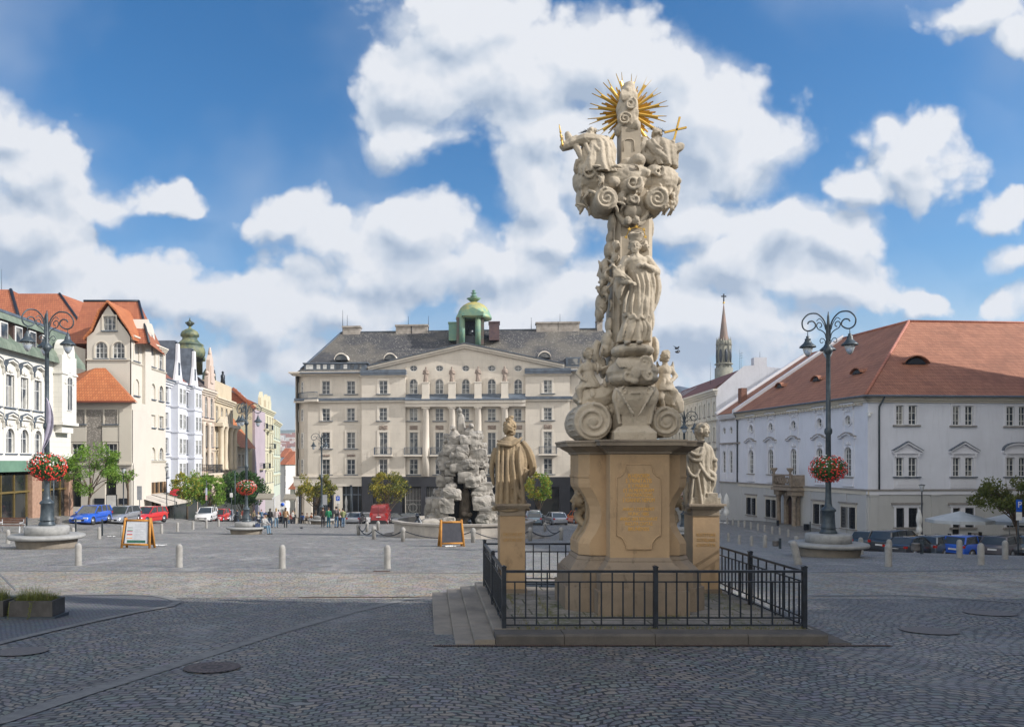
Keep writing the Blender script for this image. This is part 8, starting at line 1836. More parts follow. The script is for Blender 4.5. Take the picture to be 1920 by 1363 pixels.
# ---------------------------------------------------------------- cars
def paint(name, c, metal=.0): m = pm(name, c, c, 1, .3, metal, 0, 10, spec=.6); m.node_tree.nodes['Principled BSDF'].inputs['Coat Weight'].default_value = 1.; return m
m_tyre = pm('tyre', (.015,.015,.016), None, 5, .8); m_rim = pm('alloy_rim', (.45,.46,.48), None, 3, .3, .8); m_cglass = pm('car_glass', (.045,.055,.062), None, 2, .05, 0, spec=.9); m_red = pm('tail_light', (.45,.02,.015), None, 2, .25); m_lens = pm('headlight', (.7,.72,.75), None, 2, .12); m_plate = pm('number_plate', (.75,.75,.73), None, 2, .5); m_blk = pm('black_plastic', (.018,.018,.02), None, 4, .5)
PROT = {}
PROFILES = {  # (x fraction, z fraction): lower body top line from the rear; greenhouse
 'hatch': ([(-.5,.36),(-.496,.58),(-.47,.66),(-.1,.66),(.2,.61),(.38,.52),(.47,.45),(.5,.34)], [(-.475,.66),(-.40,.96),(-.1,1.),(.06,.975),(.26,.60)]),
 'estate': ([(-.5,.36),(-.497,.58),(-.47,.66),(-.1,.665),(.2,.61),(.38,.53),(.47,.46),(.5,.34)], [(-.475,.66),(-.43,.95),(-.2,.99),(.02,.975),(.22,.60)]),
 'sedan': ([(-.5,.40),(-.495,.60),(-.46,.64),(-.34,.655),(-.1,.64),(.18,.60),(.38,.53),(.47,.45),(.5,.34)], [(-.40,.63),(-.27,.95),(-.1,1.),(.02,.975),(.20,.60)]),
 'suv': ([(-.5,.38),(-.497,.58),(-.48,.66),(-.1,.66),(.2,.61),(.40,.55),(.48,.48),(.5,.34)], [(-.485,.66),(-.44,.95),(-.2,1.),(.04,.975),(.22,.59)]),
 'van': ([(-.5,.30),(-.498,.50),(-.49,.60),(0,.60),(.34,.56),(.42,.48),(.485,.40),(.5,.28)], [(-.495,.58),(-.485,.96),(-.3,1.),(.16,.99),(.24,.93),(.37,.56)])}
def car(label, px, d, ang, kind, L, Wd, H, pmat, name='parked_car', cat='car', x=None, solid=False):
 x = PX(px, d) if x is None else x; r = thing(name, label, cat, G3(x, d), R(ang), 'cars parked round the square')
 lo, up = PROFILES[kind]; w = Wd/2; gl = .17; B = MB(); rings = []
 lo2 = [];
 for i in range(len(lo)-1):
  for k in range(3): t = k/3; lo2.append((lo[i][0]*(1-t)+lo[i+1][0]*t, lo[i][1]*(1-t)+lo[i+1][1]*t))
 lo2.append(lo[-1])
 for (fx, fz) in lo2:
  e = 1-max(0, (abs(fx)-.36)/.14)**2*.16; X = fx*L; z1 = fz*H; z0 = gl+max(0, abs(fx)-.42)*.9; ww = w*e; zm = (z0+z1)*.5
  rings.append([(X,-ww*.93,z0),(X,-ww,z0+.1),(X,-ww,zm),(X,-ww*.985,z1-.1),(X,-ww*.90,z1),(X,ww*.90,z1),(X,ww*.985,z1-.1),(X,ww,zm),(X,ww,z0+.1),(X,ww*.93,z0)])
 loft(B, rings, 0, True); B.build('body', pmat, r)
 xs = [p[0]*L for p in up]; zs = [p[1]*H for p in up]
 Gh = MB(); gr = []
 U = []
 for i in range(len(up)-1):
  for k in range(3): t = k/3; U.append((xs[i]*(1-t)+xs[i+1]*t, zs[i]*(1-t)+zs[i+1]*t))
 U.append((xs[-1], zs[-1])); zb = .58*H; top = max(zs)
 for X, z in U: k = (z-zb)/(top-zb); wt = w*(.9-.17*max(0, k)); gr.append([(X,-w*.9,min(z, zb)-.02),(X,-wt,z),(X,wt,z),(X,w*.9,min(z, zb)-.02)])
 loft(Gh, gr, 0, False); Gh.build('windows', m_cglass if not solid else pmat, r)
 Rf = MB(); rf = [(X, z) for X, z in U if z > .93*H]; loft(Rf, [[(X,-w*(.9-.17)*1.02,z-.03),(X,-w*.70,z+.022),(X,w*.70,z+.022),(X,w*.73*1.02,z-.03)] for X, z in rf], 0, True)
 def pil(X0, z0, X1, z1, t=.05):
  for s in (-1, 1): Rf.bar((X0, s*w*(.9-.17*max(0,(z0-zb)/(top-zb)))+s*.005, z0), (X1, s*w*(.9-.17*max(0,(z1-zb)/(top-zb)))+s*.005, z1), t, t)
 pil(xs[0]+.02, zs[0], rf[0][0], rf[0][1], .09); pil(xs[-1]-.02, zs[-1], rf[-1][0], rf[-1][1], .06); pil(-.08*L, zb, -.1*L, top-.02, .06)
 if kind in ('estate','suv','van'): pil(-.28*L, zb, -.30*L, top-.03, .06)
 Rf.build('roof', pmat, r)
 wr = .215*H if H < 1.7 else .33; wr = max(.30, wr)
 for sx in (-.31, .315):
  for s in (-1, 1):
   t = MB(Matrix.Translation((sx*L, s*(w-.10), wr)) @ Matrix.Rotation(math.pi/2, 4, 'X')); t.lathe([(wr*.72,-.1),(wr,-.09),(wr,.09),(wr*.72,.1)], 22); wo = t.build('wheel', m_tyre, r)
   q = MB(Matrix.Translation((sx*L, s*(w+.004), wr)) @ Matrix.Rotation(math.pi/2, 4, 'X')); q.lathe([(wr*.70,-.012),(wr*.66,.012)], 18)
   q.build('rim', m_rim, wo)
   a = MB(Matrix.Translation((sx*L, s*(w-.03), wr)) @ Matrix.Rotation(math.pi/2, 4, 'X')); a.lathe([(wr*1.14,-.036),(wr*1.14,.036)], 22); a.build('wheel_arch', m_blk, r)
 for s in (-1, 1):
  y0, y1 = sorted((s*w*.90, s*w*.68)); MB().box(-.504*L, -.47*L, y0, y1, .50*H, .61*H).build('tail_light', m_red, r)
  y0, y1 = sorted((s*w*.86, s*w*.48)); MB().box(.445*L, .492*L, y0, y1, .37*H, .44*H).build('headlight', m_lens, r)
  MB().ball((.17*L, s*(w+.06), .64*H), (.06,.09,.06), 8, 6).build('mirror', pmat, r)
 MB().box(-.512*L, -.49*L, -.26, .26, .40*H if kind != 'sedan' else .46*H, .40*H+.11).build('number_plate', m_plate, r); MB().box(.49*L, .506*L, -.26, .26, .22*H, .22*H+.11).build('number_plate', m_plate, r)
 bp = MB(); bp.box(-.508*L, -.47*L, -w*.8, w*.8, gl+.02, .26*H); bp.box(.47*L, .503*L, -w*.6, w*.6, .25*H, .33*H); bp.build('bumper', m_blk, r)
 for s in (-1, 1):
  t = MB(); t.box(-.2*L, .2*L, min(s*w*.995, s*w*1.006), max(s*w*.995, s*w*1.006), .36*H, .385*H); t.build('side_trim', m_blk, r)
 return r
pb = {'blue': paint('blue_car_paint', (.01,.09,.50)), 'silver': paint('silver_car_paint', (.36,.38,.42), .5), 'red': paint('red_car_paint', (.50,.02,.02)), 'white': paint('white_car_paint', (.70,.70,.72)), 'black': paint('black_car_paint', (.02,.023,.03)), 'navy': paint('dark_green_blue_paint', (.03,.055,.07), .3), 'yellow': paint('amber_car_paint', (.55,.30,.04)), 'slate': paint('slate_car_paint', (.08,.11,.145), .4), 'brown': paint('plum_grey_paint', (.09,.08,.09), .3), 'steel': paint('blue_grey_paint', (.16,.22,.28), .4), 'orange': paint('orange_car_paint', (.60,.13,.03)), 'vanred': paint('crimson_van_paint', (.32,.02,.025))}
def cars():
 car('bright blue estate car facing left, under the airy tree', 171, 64, -94, 'estate', 4.25, 1.7, 1.46, pb['blue'])
 car('silver hatchback between the blue estate and the red car', 229, 68, -94, 'hatch', 4.25, 1.75, 1.46, pb['silver'])
 car('red estate car behind the poster board', 277, 72, -104, 'estate', 4.3, 1.7, 1.46, pb['red'])
 car('white compact minivan facing the viewer, behind the bollard row', 387, 88, -88, 'suv', 4.2, 1.72, 1.55, pb['white'])
 car('small red car half hidden behind the white minivan', 412, 94, -92, 'hatch', 3.9, 1.65, 1.45, pb['red'])
 car('pale silver hatchback right of the small red car', 425, 97, -80, 'hatch', 4.1, 1.7, 1.45, pb['silver'])
 car('grey white car with roof seen behind the silver saloon by the bank', 661, 103, 78, 'suv', 4.3, 1.75, 1.6, pb['white'])
 car('silver saloon seen from the rear left of the red van', 668, 94, 84, 'sedan', 4.4, 1.75, 1.42, pb['silver'])
 car('white hatchback peeking out left of the red van', 691, 99, 86, 'hatch', 4.0, 1.7, 1.5, pb['white'])
 v = car('tall crimson delivery van seen from the rear before the yellowing tree', 714, 93, 88, 'van', 5.4, 2.02, 2.35, pb['vanred'], 'delivery_van', 'van', solid=True)
 for y in (-.95,.95): MB().box(-2.73,-2.68,y-.05,y+.05,.95,1.45).build('tail_light', m_red, v)
 sm_ = MB(); sm_.box(-2.72,-2.66,-.012,.012,.55,2.2); sm_.box(-2.72,-2.66,-.12,-.03,1.15,1.22); q_ = sm_.build('door_seam', m_blk, v); MB().box(-2.74,-2.6,-.95,.95,.28,.52).build('rear_bumper', m_blk, v)
 for y in (-.5,.5): MB().box(-2.69,-2.655,y-.33,y+.33,1.45,2.0).build('rear_door_panel', paint('dark_crimson_panel', (.22,.015,.02)), v)
 car('dark car parked behind the fountain, left of the grotto', 745, 101, 5, 'sedan', 4.4, 1.75, 1.42, pb['black'])
 car('second dark car parked behind the fountain beside the window grilles', 776, 102, 3, 'hatch', 4.2, 1.75, 1.45, pb['navy'])
 car('pale green grey off road car behind the silver hatchback, right of the robed statue', 1001, 97, 80, 'suv', 4.5, 1.8, 1.72, pb['silver'])
 car('silver hatchback seen from the rear, right of the robed statue', 1002, 85, 82, 'hatch', 4.1, 1.7, 1.42, pb['steel'])
 car('silver saloon seen from the rear, between statue and column', 1041, 86, 96, 'sedan', 4.4, 1.75, 1.4, pb['silver'])
 car('orange car half hidden by the column pedestal', 1083, 90, 98, 'hatch', 4.1, 1.7, 1.5, pb['orange'])
 car('dark hatchback at the left end of the parked row by the palace', 1640, 60, 36, 'hatch', 4.1, 1.72, 1.5, pb['navy'])
 car('black off road estate with glossy roof, second in the palace row', 1688, 57, 27, 'suv', 4.75, 1.87, 1.72, pb['black'])
 car('low black car between the off road estate and the amber car', 1712, 54, 30, 'sedan', 4.4, 1.78, 1.30, pb['black'])
 car('amber yellow hatchback behind the litter bin', 1741, 56, 33, 'hatch', 4.0, 1.72, 1.40, pb['yellow'])
 car('dark slate estate left of the blue hatchback', 1771, 55, 27, 'estate', 4.7, 1.82, 1.48, pb['slate'])
 car('bright blue hatchback in the row on the right', 1820, 54, 26, 'hatch', 4.0, 1.68, 1.48, pb['blue'])
 car('dark plum grey hatchback behind the rightmost bollard', 1886, 53.5, 34, 'hatch', 4.2, 1.74, 1.50, pb['brown'])
 car('blue grey estate car cut off by the right edge', 1948, 54, 32, 'estate', 4.5, 1.78, 1.48, pb['steel'])
cars()
# ---------------------------------------------------------------- people
m_skin = pm('skin', (.52,.33,.24), (.45,.27,.2), 9, .6)
def cloth(name, c): return pm(name, c, tuple(x*.65 for x in c), 9, .9, 0, .3, 30, obj=True)
def person(label, x, y, rz, top, legs, hair, H=1.72, pose='stand', bag=None, seat=None, longhair=False, group=None, hat=None, long_coat=False):
 z = gz(x, y) if seat is None else seat-.47*H/1.72; r = thing('person', label, 'person', (x, y, z), rz, group); k = H/1.72; V = lambda a, b, c: Vector((a*k, b*k, c*k)); rr = random.Random(label)
 sit = pose == 'sit'
 if sit: hip = V(0,0,.50); kn = [V(s*.1,-.42,.52) for s in (-1,1)]; an = [V(s*.12,-.48,.08) for s in (-1,1)]; sh = V(0,-.10,1.02); hd = V(0,-.17,1.27); el = [V(s*.22,-.2,.78) for s in (-1,1)]; wr = [V(s*.1,-.45,.68) for s in (-1,1)]; toe = V(0,-.16,-.03)
 else:
  st = .16 if pose == 'walk' else .03; hip = V(0,0,.92); kn = [V(-.09,-st*.9,.50), V(.09,st*.2,.49)]; an = [V(-.09,-st,.08), V(.09,st*1.2,.09)]; sh = V(0,.0,1.43); hd = V(0,-.02,1.61); el = [V(-.24,.05,1.15), V(.24,.03,1.15)]; wr = [V(-.24,-.08,.92), V(.23,-.10,.93)]; toe = V(0,-.16,-.04)
  if pose == 'arms': wr = [V(-.08,-.22,1.12), V(.10,-.22,1.1)]; el = [V(-.25,-.02,1.16), V(.25,-.02,1.16)]
 ax = V(0,0,1)*0; B = MB(); w = .175*k
 B.cap(hip, sh-V(0,0,.05), .115*k, .12*k); B.cap(sh, hd-V(0,0,.06), .055*k, .05*k); head(B, hd, .115*k, curls=False)
 for i, s in enumerate((-1, 1)):
  S_ = sh+Vector((s*w, 0, -.02*k)); B.cap(S_, el[i], .045*k, .036*k); B.cap(el[i], wr[i], .036*k, .026*k); hand(B, wr[i], (wr[i]-el[i]), .019*k, (0,1,.1) if not sit else (0,0,1)); B.cap(hip+Vector((s*.08*k,0,-.02*k)), kn[i], .075*k, .052*k); B.cap(kn[i], an[i], .05*k, .034*k)
 sculpt(B, 'body', m_skin, r, .013, 0, 0)
 C = MB(); C.cap(hip+V(0,0,.06 if not long_coat else -.12), sh-V(0,0,.10), .155*k, .16*k); C.ball(sh-V(0,0,.06), (w*1.15, .115*k, .1*k)); C.ball(hip+V(0,0,.10), (.165*k,.125*k,.16*k))
 for i, s in enumerate((-1, 1)): S_ = sh+Vector((s*w, 0, -.03*k)); C.cap(S_, el[i], .068*k, .055*k); C.cap(el[i], el[i].lerp(wr[i], .93), .054*k, .043*k)
 if longhair: pass
 sculpt(C, 'jacket', top, r, .02, 2, .008, 12)
 T = MB(); T.ball(hip-V(0,0,.02), (.155*k,.12*k,.12*k))
 for i, s in enumerate((-1, 1)): T.cap(hip+Vector((s*.08*k,0,-.04*k)), kn[i], .09*k, .066*k); T.cap(kn[i], an[i].lerp(kn[i], .06), .064*k, .05*k)
 sculpt(T, 'trousers', legs, r, .02, 2, .005, 12)
 F_ = MB()
 for i in (0, 1): F_.cap(an[i]-V(0,-.03,.04), an[i]+toe, .042*k, .036*k)
 F_.build('shoes', m_blk, r)
 Hh = MB(); Hh.ball(hd+V(0,.02,.035), (.10*k,.112*k,.115*k), 12, 8)
 if longhair: Hh.cap(hd+V(0,.06,-.02), hd+V(0,.09,-.22), .09*k, .06*k)
 Hh.build('hair', hair, r)
 if hat: q = MB(); q.ball(hd+V(0,.0,.07), (.115*k,.125*k,.08*k), 12, 8); q.box(-.08*k,.08*k,hd.y-.22*k,hd.y-.08*k,hd.z+.05*k,hd.z+.065*k); q.build('cap', hat, r)
 return r
def bagthing(label, x, y, z, rz, m):
 r = thing('shoulder_bag', label, 'bag', (x, y, z), rz); q = MB(); q.box(-.16,.16,-.06,.06,0,.26); q.box(-.15,.15,-.075,.0,.03,.2); q.build('bag_body', m, r); s = MB(); s.tube([(-.15,0,.25),(-.1,0,.5),(0,0,.58),(.1,0,.5),(.15,0,.25)], .012, 6); s.build('strap', m, r)
def people():
 bl, br, bd = pm('black_hair', (.02,.016,.013)), pm('brown_hair', (.07,.04,.022)), pm('blond_hair', (.36,.25,.12))
 jean = cloth('blue_jeans', (.07,.14,.24)); dj = cloth('dark_trousers', (.02,.022,.03)); lj = cloth('pale_jeans', (.16,.27,.38))
 A = lambda px, d: (PX(px, d), d)
 x, y = hit(462, 1001); y -= .05
 sx = x+1.15; zz = gz(x, y)+.47
 p = person('man in blue cap and pale shirt sitting on the round bench of the middle lamp', sx, y-.1, R(62), cloth('pale_grey_shirt', (.42,.42,.42)), lj, br, 1.75, 'sit', seat=zz, hat=cloth('navy_cap', (.03,.06,.16)))
 bagthing('dark blue rucksack lying on the bench beside the seated man', x+.85, y-.45, zz, R(20), cloth('navy_canvas', (.04,.06,.13)))
 person('woman with long dark hair, black top and blue jeans walking away', *A(506.5,70.5), R(170), cloth('black_top', (.02,.02,.022)), jean, bl, 1.68, 'walk', longhair=True)
 person('blond woman in a pale patterned top and light jeans walking away', *A(518,70), R(185), cloth('pale_pattern_top', (.50,.44,.44)), lj, bd, 1.70, 'walk', longhair=True)
 person('woman in a tan jacket and black trousers standing right of the walking pair', *A(535.5,70), R(175), cloth('tan_jacket', (.36,.22,.12)), dj, br, 1.75, 'arms', longhair=True)
 person('man in a dark hooded coat at the left of the standing group', *A(605.5,72.5), R(190), cloth('dark_brown_coat', (.05,.035,.028)), dj, br, 1.80, 'stand')
 person('man in a green sweater within the standing group', *A(616,71), R(170), cloth('green_sweater', (.02,.22,.10)), cloth('teal_jeans', (.03,.12,.18)), br, 1.78, 'stand')
 person('tall man in a grey jacket with a backpack in the standing group', *A(630.5,71), R(160), cloth('grey_jacket', (.16,.15,.16)), jean, bl, 1.86, 'arms')
 bagthing('black backpack on the back of the tall man in grey', PX(632,70.6), 70.65, gz(PX(632,70.6),70.65)+1.02, R(170), m_blk)
 person('person in an olive top at the right of the standing group', *A(643,71.5), R(200), cloth('olive_top', (.24,.26,.12)), jean, bl, 1.72, 'arms')
 person('small person with a pale pink top half hidden in the standing group', *A(636.5,73.5), R(180), cloth('pink_top', (.45,.30,.30)), dj, bd, 1.66, 'stand')
 person('woman in a red top standing by the round blue traffic sign', *A(522.5,100), R(180), cloth('red_top', (.5,.03,.03)), dj, bl, 1.72, 'stand')
 rr = random.Random(77); cl = [((.04,.05,.08),'navy'),((.35,.34,.33),'pale grey'),((.30,.08,.06),'rust red'),((.05,.05,.05),'black'),((.20,.16,.10),'brown'),((.5,.48,.45),'white'),((.10,.18,.28),'blue'),((.32,.27,.12),'mustard')]
 wh = ['left of the middle lamp','right behind the middle lamp','under the dark green tree','by the cafe awning','next to the street entrance']
 i = 0
 for px, d in ((445,101),(451,104),(456,100),(469,102),(476,104),(484,101),(490,103),(497,100),(527,118),(531,126),(546,110),(552,106),(541,112),(549,101)):
  c, n = cl[i % 8]; w_ = wh[min(4, (px-440)//22)] if px < 540 else 'beside the corner of the bank'; pos = 'sit' if i % 2 and px < 500 else 'walk'; x, y = A(px, d)
  person(f'distant {"seated" if pos == "sit" else "walking"} figure in {n} clothes {w_}', x, y, rr.uniform(0, 6.28), cloth(n.replace(' ','_')+'_clothes', c), dj if i % 3 else jean, (bl, br, bd)[i % 3], rr.uniform(1.62,1.82), pos, seat=gz(x, y)+.47 if pos == 'sit' else None, group='distant people by the street cafes'); i += 1
 for px, d, n, c in ((567,98,'blue',(.05,.12,.35)),(582,99,'orange',(.55,.16,.05)),(590,98,'dark',(.03,.03,.035)),(574,100,'brown',(.2,.13,.08))):
  x, y = A(px, d); person(f'cafe guest in {n} clothes seated under the tree before the bank', x, y, R(px*7), cloth(n+'_guest_clothes', c), dj, br, 1.7, 'sit', seat=gz(x, y)+.47, group='guests of the bank corner cafe')
people()
# ---------------------------------------------------------------- boards, signs, bins, benches
m_log = stone('varnished_log', (.50,.24,.05), (.38,.16,.03), None, 4, .3, 20, .2); m_board = pm('slate_board', (.028,.03,.042), (.04,.042,.055), 5, .6)
def boards():
 for (px, py, rz, lab, poster) in ((259,1027,-8,'log framed pavement board with a white price poster in the left foreground',True),(846,1024,12,'log framed pavement board with a blank dark slate beside the fountain',False)):
  x, y = hit(px, py); H = 1.27 if poster else 1.18; Wd = 1.28 if poster else 1.08; r = thing('pavement_board', lab, 'pavement sign', G3(x, y), R(rz), 'log framed pavement boards')
  lean = .2
  for side, nm in ((1,'front_frame'),(-1,'back_frame')):
   m = MB()
   def Q(u, v): return (u*Wd/2*(.88+.12*(1-v)), side*(-lean*(1-v)-.03)*1.0+.18*0, v*H)
   for s in (-1, 1): m.tube([Q(s, -.02), Q(s, 1.02)], .052, 10)
   m.tube([Q(-.92,.93), Q(.92,.93)], .045, 10); m.tube([Q(-.92,.13), Q(.92,.13)], .045, 10); f = m.build(nm, m_log, r)
   b = MB(); q = [Q(-.93,.15), Q(.93,.15), Q(.93,.92), Q(-.93,.92)]; o_ = -.0*side; b.add([(p[0], p[1]+side*.012, p[2]) for p in q]+[(p[0], p[1]-side*.012, p[2]) for p in q], [(0,1,2,3),(7,6,5,4),(0,4,5,1),(1,5,6,2),(2,6,7,3),(3,7,4,0)]); b.build('board', m_board, f)
   if poster and side == 1:
    def Pq(u0, u1, v0, v1, mat, off, nme):
     k = [Q(u0,v0), Q(u1,v0), Q(u1,v1), Q(u0,v1)]; o = MB(); o.add([(p[0], p[1]-off, p[2]) for p in k], [(0,1,2,3)]); o.build(nme, mat, f)
    Pq(-.82,.84,.17,.91,pm('poster_paper', (.66,.68,.72), (.58,.60,.64), 4, .7),.017,'poster')
    for (v, h, c, u1) in ((.685,.012,(.10,.16,.11),-.30),(.60,.018,(.12,.35,.18),-.30),(.555,.02,(.42,.03,.10),-.30),(.465,.02,(.48,.02,.10),-.30),(.43,.018,(.75,.38,.16),-.30),(.335,.018,(.80,.30,.06),-.28)): Pq(-.72,u1,v,v+h*1.3,pm('poster_ink', c, c, 3, .7),.019,'poster_heading')
    Pq(-.66,.70,.19,.28,pm('poster_band', (.02,.10,.09), (.04,.16,.10), 9, .7),.019,'poster_band')
    for k in range(14): v = .80-.034*k-.02*(k//4); Pq(-.18+.03*(k % 3),.62-.11*((k*7) % 4),v,v+.006,pm('poster_text', (.32,.34,.38)),.019,'poster_text')
 # scraps of paper by the boards
 for (px, py, lab) in ((302,1023,'crumpled strip of white paper lying right of the poster board'),(845,1025,'crumpled white paper under the slate board'),(208,1006.5,'small sheet of paper on the paving behind the poster board')):
  x, y = hit(px, py); rr = random.Random(px); m = MB(); nx, ny = 9, 4; L_ = .55 if px == 302 else .5; vs = [(x-L_/2+L_*i/nx, y+.18*(j/ny-.5)+rr.uniform(-.02,.02), gz(x,y)+.015+rr.uniform(0,.05)) for j in range(ny+1) for i in range(nx+1)]
  m.add(vs, [(j*(nx+1)+i, j*(nx+1)+i+1, (j+1)*(nx+1)+i+1, (j+1)*(nx+1)+i) for j in range(ny) for i in range(nx)]); tag(m.build('paper_scrap', m_plate), lab, 'paper')
boards()
def sign(px, d, label, ptop, parts, cat='sign', name='street_sign', pr=.035):
 x = PX(px, d); z = gz(x, d); r = thing(name, label, cat, (x, d, z)); MB().tube([(0,.04,-.1),(0,.04,PZ(ptop, d)-z)], pr, 8).build('pole', m_lampiron, r)
 for (x0, x1, y0, y1, mat, nm, txt) in parts:
  m = MB(); m.box((x0-px)*d/F, (x1-px)*d/F, -.03, .0, PZ(y1, d)-z, PZ(y0, d)-z); o = m.build(nm, mat, r)
  if txt: text_obj('lettering', txt, (y1-y0)*d/F*.9, m_plate, o, ((x0-px)*d/F+(x1-x0)*d/F*.22, -.035, PZ(y1, d)-z+(y1-y0)*d/F*.17), (R(90),0,0), .002)
 return r
def street_stuff():
 blue = pm('sign_blue', (.01,.10,.55), None, 2, .4); grey = pm('sign_back', (.32,.33,.35), None, 2, .5); wht = m_plate; red = pm('sign_red', (.65,.03,.06), None, 2, .5); dark = m_iron
 sign(633.5, 82, 'blue parking sign with white P before the left wing of the bank', 928, [(630,637,930,938.5,blue,'sign_plate','P'),(630,637,939.3,943.5,wht,'lower_plate',None)])
 sign(1910, 46, 'blue parking sign with white P at the right edge', 936, [(1905,1915.6,936.5,954,blue,'sign_plate','P'),(1905,1915.6,955,959,blue,'time_plate',None),(1905,1915.6,960,975,wht,'lower_plate',None)])
 sign(530, 88, 'square sign with a blue disc at the mouth of the street', 940, [(525.5,534.5,941,954.5,wht,'sign_plate',None)]); o = MB(Matrix.Translation((PX(530,88), 87.93, PZ(945.5,88))) @ Matrix.Rotation(math.pi/2, 4, 'X')); o.lathe([(.2,0),(.2,.02)], 20); q = o.build('blue_disc', blue);
 for ob in COL.objects:
  if ob.name.startswith('street_sign') and 'blue disc' in ob.get('label', ''): q.parent = ob; q.matrix_parent_inverse = Matrix.Translation(ob.location).inverted()
 sign(609.5, 80, 'grey double notice plate in front of the far lamp', 926, [(605,613.5,927.5,946.5,grey,'sign_plate',None)])
 sign(261.5, 70, 'tall grey notice plate on a post left of the awning', 912, [(257,266,911,937,grey,'sign_plate',None)])
 sign(387, 90, 'narrow upright banner with red and blue marks behind the white minivan', 900, [(385.5,388.7,914.5,928,pm('banner_blue', (.3,.4,.6), (.6,.6,.65), 20, .6),'banner',None),(385.5,388.7,928.2,938,pm('banner_red', (.55,.15,.2), (.6,.5,.5), 20, .6),'banner',None)])
 sign(327.5, 84, 'red finger post with stacked direction arms beside the awning', 915, [(319,331,920,922.5,red,'direction_arm',None),(324,336,917,919.5,red,'direction_arm',None),(318.5,330,924,926.5,red,'direction_arm',None),(324,333,927,929,red,'direction_arm',None)])
 sign(434, 92, 'small white box sign on a pole left of the middle lamp', 915, [(431,436.5,924,932,wht,'sign_plate',None)]); sign(440.5, 92, 'tall plain pole left of the middle lamp', 883, [], 'pole', 'pole', .05)
 sign(658, 92, 'slim dark pole before the dark end of the left bank wing', 909, [(655.5,660.5,909.5,911.5,dark,'lamp_head',None)], 'lamp post', 'pole_lamp', .05)
 sign(100, 60, 'thin galvanised pole behind the left foreground lamp', 880, [], 'pole', 'pole', .05)
 # modern lamps with conical lantern
 for (px, d, y0, lab) in ((1728.5,66,909,'slim dark modern street lamp with a conical lantern before the palace'),(312.5,84,876,'slim dark modern street lamp beside the red finger post'),(231.5,72,878,'slim modern street lamp left of the cream gabled house awning')):
  x = PX(px, d); z = gz(x, d); h = PZ(y0, d)-z; r = thing('modern_lamp', lab, 'street lamp', (x, d, z), 0, 'slim modern street lamps'); MB().lathe([(.09,-.1),(.09,.8),(.06,.85),(.05,h-.6)], 10).build('pole', m_iron, r); MB().lathe([(.06,h-.6),(.16,h-.2),(.22,h-.02)], 10).build('lantern', m_lglass, r); MB().lathe([(.26,h-.02),(.26,h),(.05,h+.05)], 12).build('lantern_cap', m_iron, r)
 # bins
 def bin_(px, py, w, h, lab, post=1, m=m_iron):
  x, y = hit(px, py); s = y/F; r = thing('litter_bin', lab, 'litter bin', G3(x, y)); b = MB(); b.lathe([(w*s/2*.9,.12),(w*s/2,.2),(w*s/2,h*s*.92),(w*s/2*1.05,h*s*.93),(w*s/2*.9,h*s)], 14); b.build('bin_body', m, r)
  if post: q = MB(); q.box(w*s*.62, w*s*.62+.09, -.05, .05, -.05, h*s*1.3); q.build('post', m_lampiron, r)
 gr_ = pm('weathered_bin_grey', (.20,.19,.18), (.14,.13,.125), 6, .7)
 bin_(1454, 1028, 11, 15, 'grey litter bin with post between the two bollard rows on the right', 1, gr_); bin_(1717, 1038, 15, 20, 'grey brown litter bin with post in front of the amber car', 1, gr_); bin_(108, 1001, 10, 32, 'tall grey bin behind the left foreground lamp', 0, gr_); bin_(443, 982, 7, 17, 'dark litter bin left of the middle lamp', 0); bin_(1458.5, 988, 5, 13, 'dark bin against the palace wall left of the portal', 0); bin_(1512, 996, 10, 14, 'dark box shaped bin against the palace wall right of the portal', 1)
 # benches
 x, y = hit(22, 998); r = thing('park_bench', 'wooden park bench with white and red flowers at the left edge', 'bench', G3(x, y), R(-4)); w_ = pm('bench_wood', (.13,.06,.035), (.09,.04,.025), 5, .6)
 for i in range(3): MB().box(-.9,.75,-.25+.15*i,-.13+.15*i,.43,.47).build('seat_slat', w_, r)
 for i in range(3): MB().box(-.9,.75,.22,.25,.55+.13*i,.66+.13*i).build('back_slat', w_, r)
 for s in (-.75, .65): m = MB(); m.bar((s,-.25,0),(s,-.22,.43),.05,.05); m.bar((s,.2,0),(s,.25,.9),.05,.05); m.bar((s,-.25,.42),(s,.22,.42),.05,.05); m.bar((s,-.25,.62),(s,.22,.62),.05,.04); m.build('leg_frame', m_lens, r)
 # parasols
 cv = pm('white_canvas', (.66,.66,.64), (.55,.55,.53), 2, .85); cv2 = pm('pale_canvas', (.50,.53,.55), (.44,.47,.49), 2, .85)
 def closed(px, d, y0, y1, yb, w, lab):
  x = PX(px, d); z = gz(x, d); s = d/F; r = thing('closed_parasol', lab, 'parasol', (x, d, z), 0, 'closed white parasols'); h0, h1 = PZ(y1, d)-z, PZ(y0, d)-z
  c = MB(); robe(c, [(0,0,h0,w*s*.42,w*s*.42),(0,0,h0+(h1-h0)*.12,w*s*.5,w*s*.5),(0,0,h0+(h1-h0)*.3,w*s*.33,w*s*.33),(0,0,h0+(h1-h0)*.55,w*s*.48,w*s*.48),(0,0,h0+(h1-h0)*.85,w*s*.3,w*s*.3),(0,0,h1,.03,.03)], 8, .2, .5, int(px), n=40); c.build('canopy', cv, r); m = MB(); m.tube([(0,0,0),(0,0,h1+.05)], .03, 8); m.lathe([(.3,0),(.3,.08),(.05,.1)], 12); m.build('mast', m_white, r)
 closed(1350, 86, 925, 962, 975, 9, 'left one of the two closed white parasols by the palace wing'); closed(1362, 85, 925, 966, 977, 10, 'right one of the two closed white parasols by the palace wing'); closed(1723.5, 64, 955, 998, 1008, 10, 'closed white parasol beside the slim lamp before the palace'); closed(649, 99, 930, 958, 975, 5, 'closed white parasol before the dark shop window of the bank')
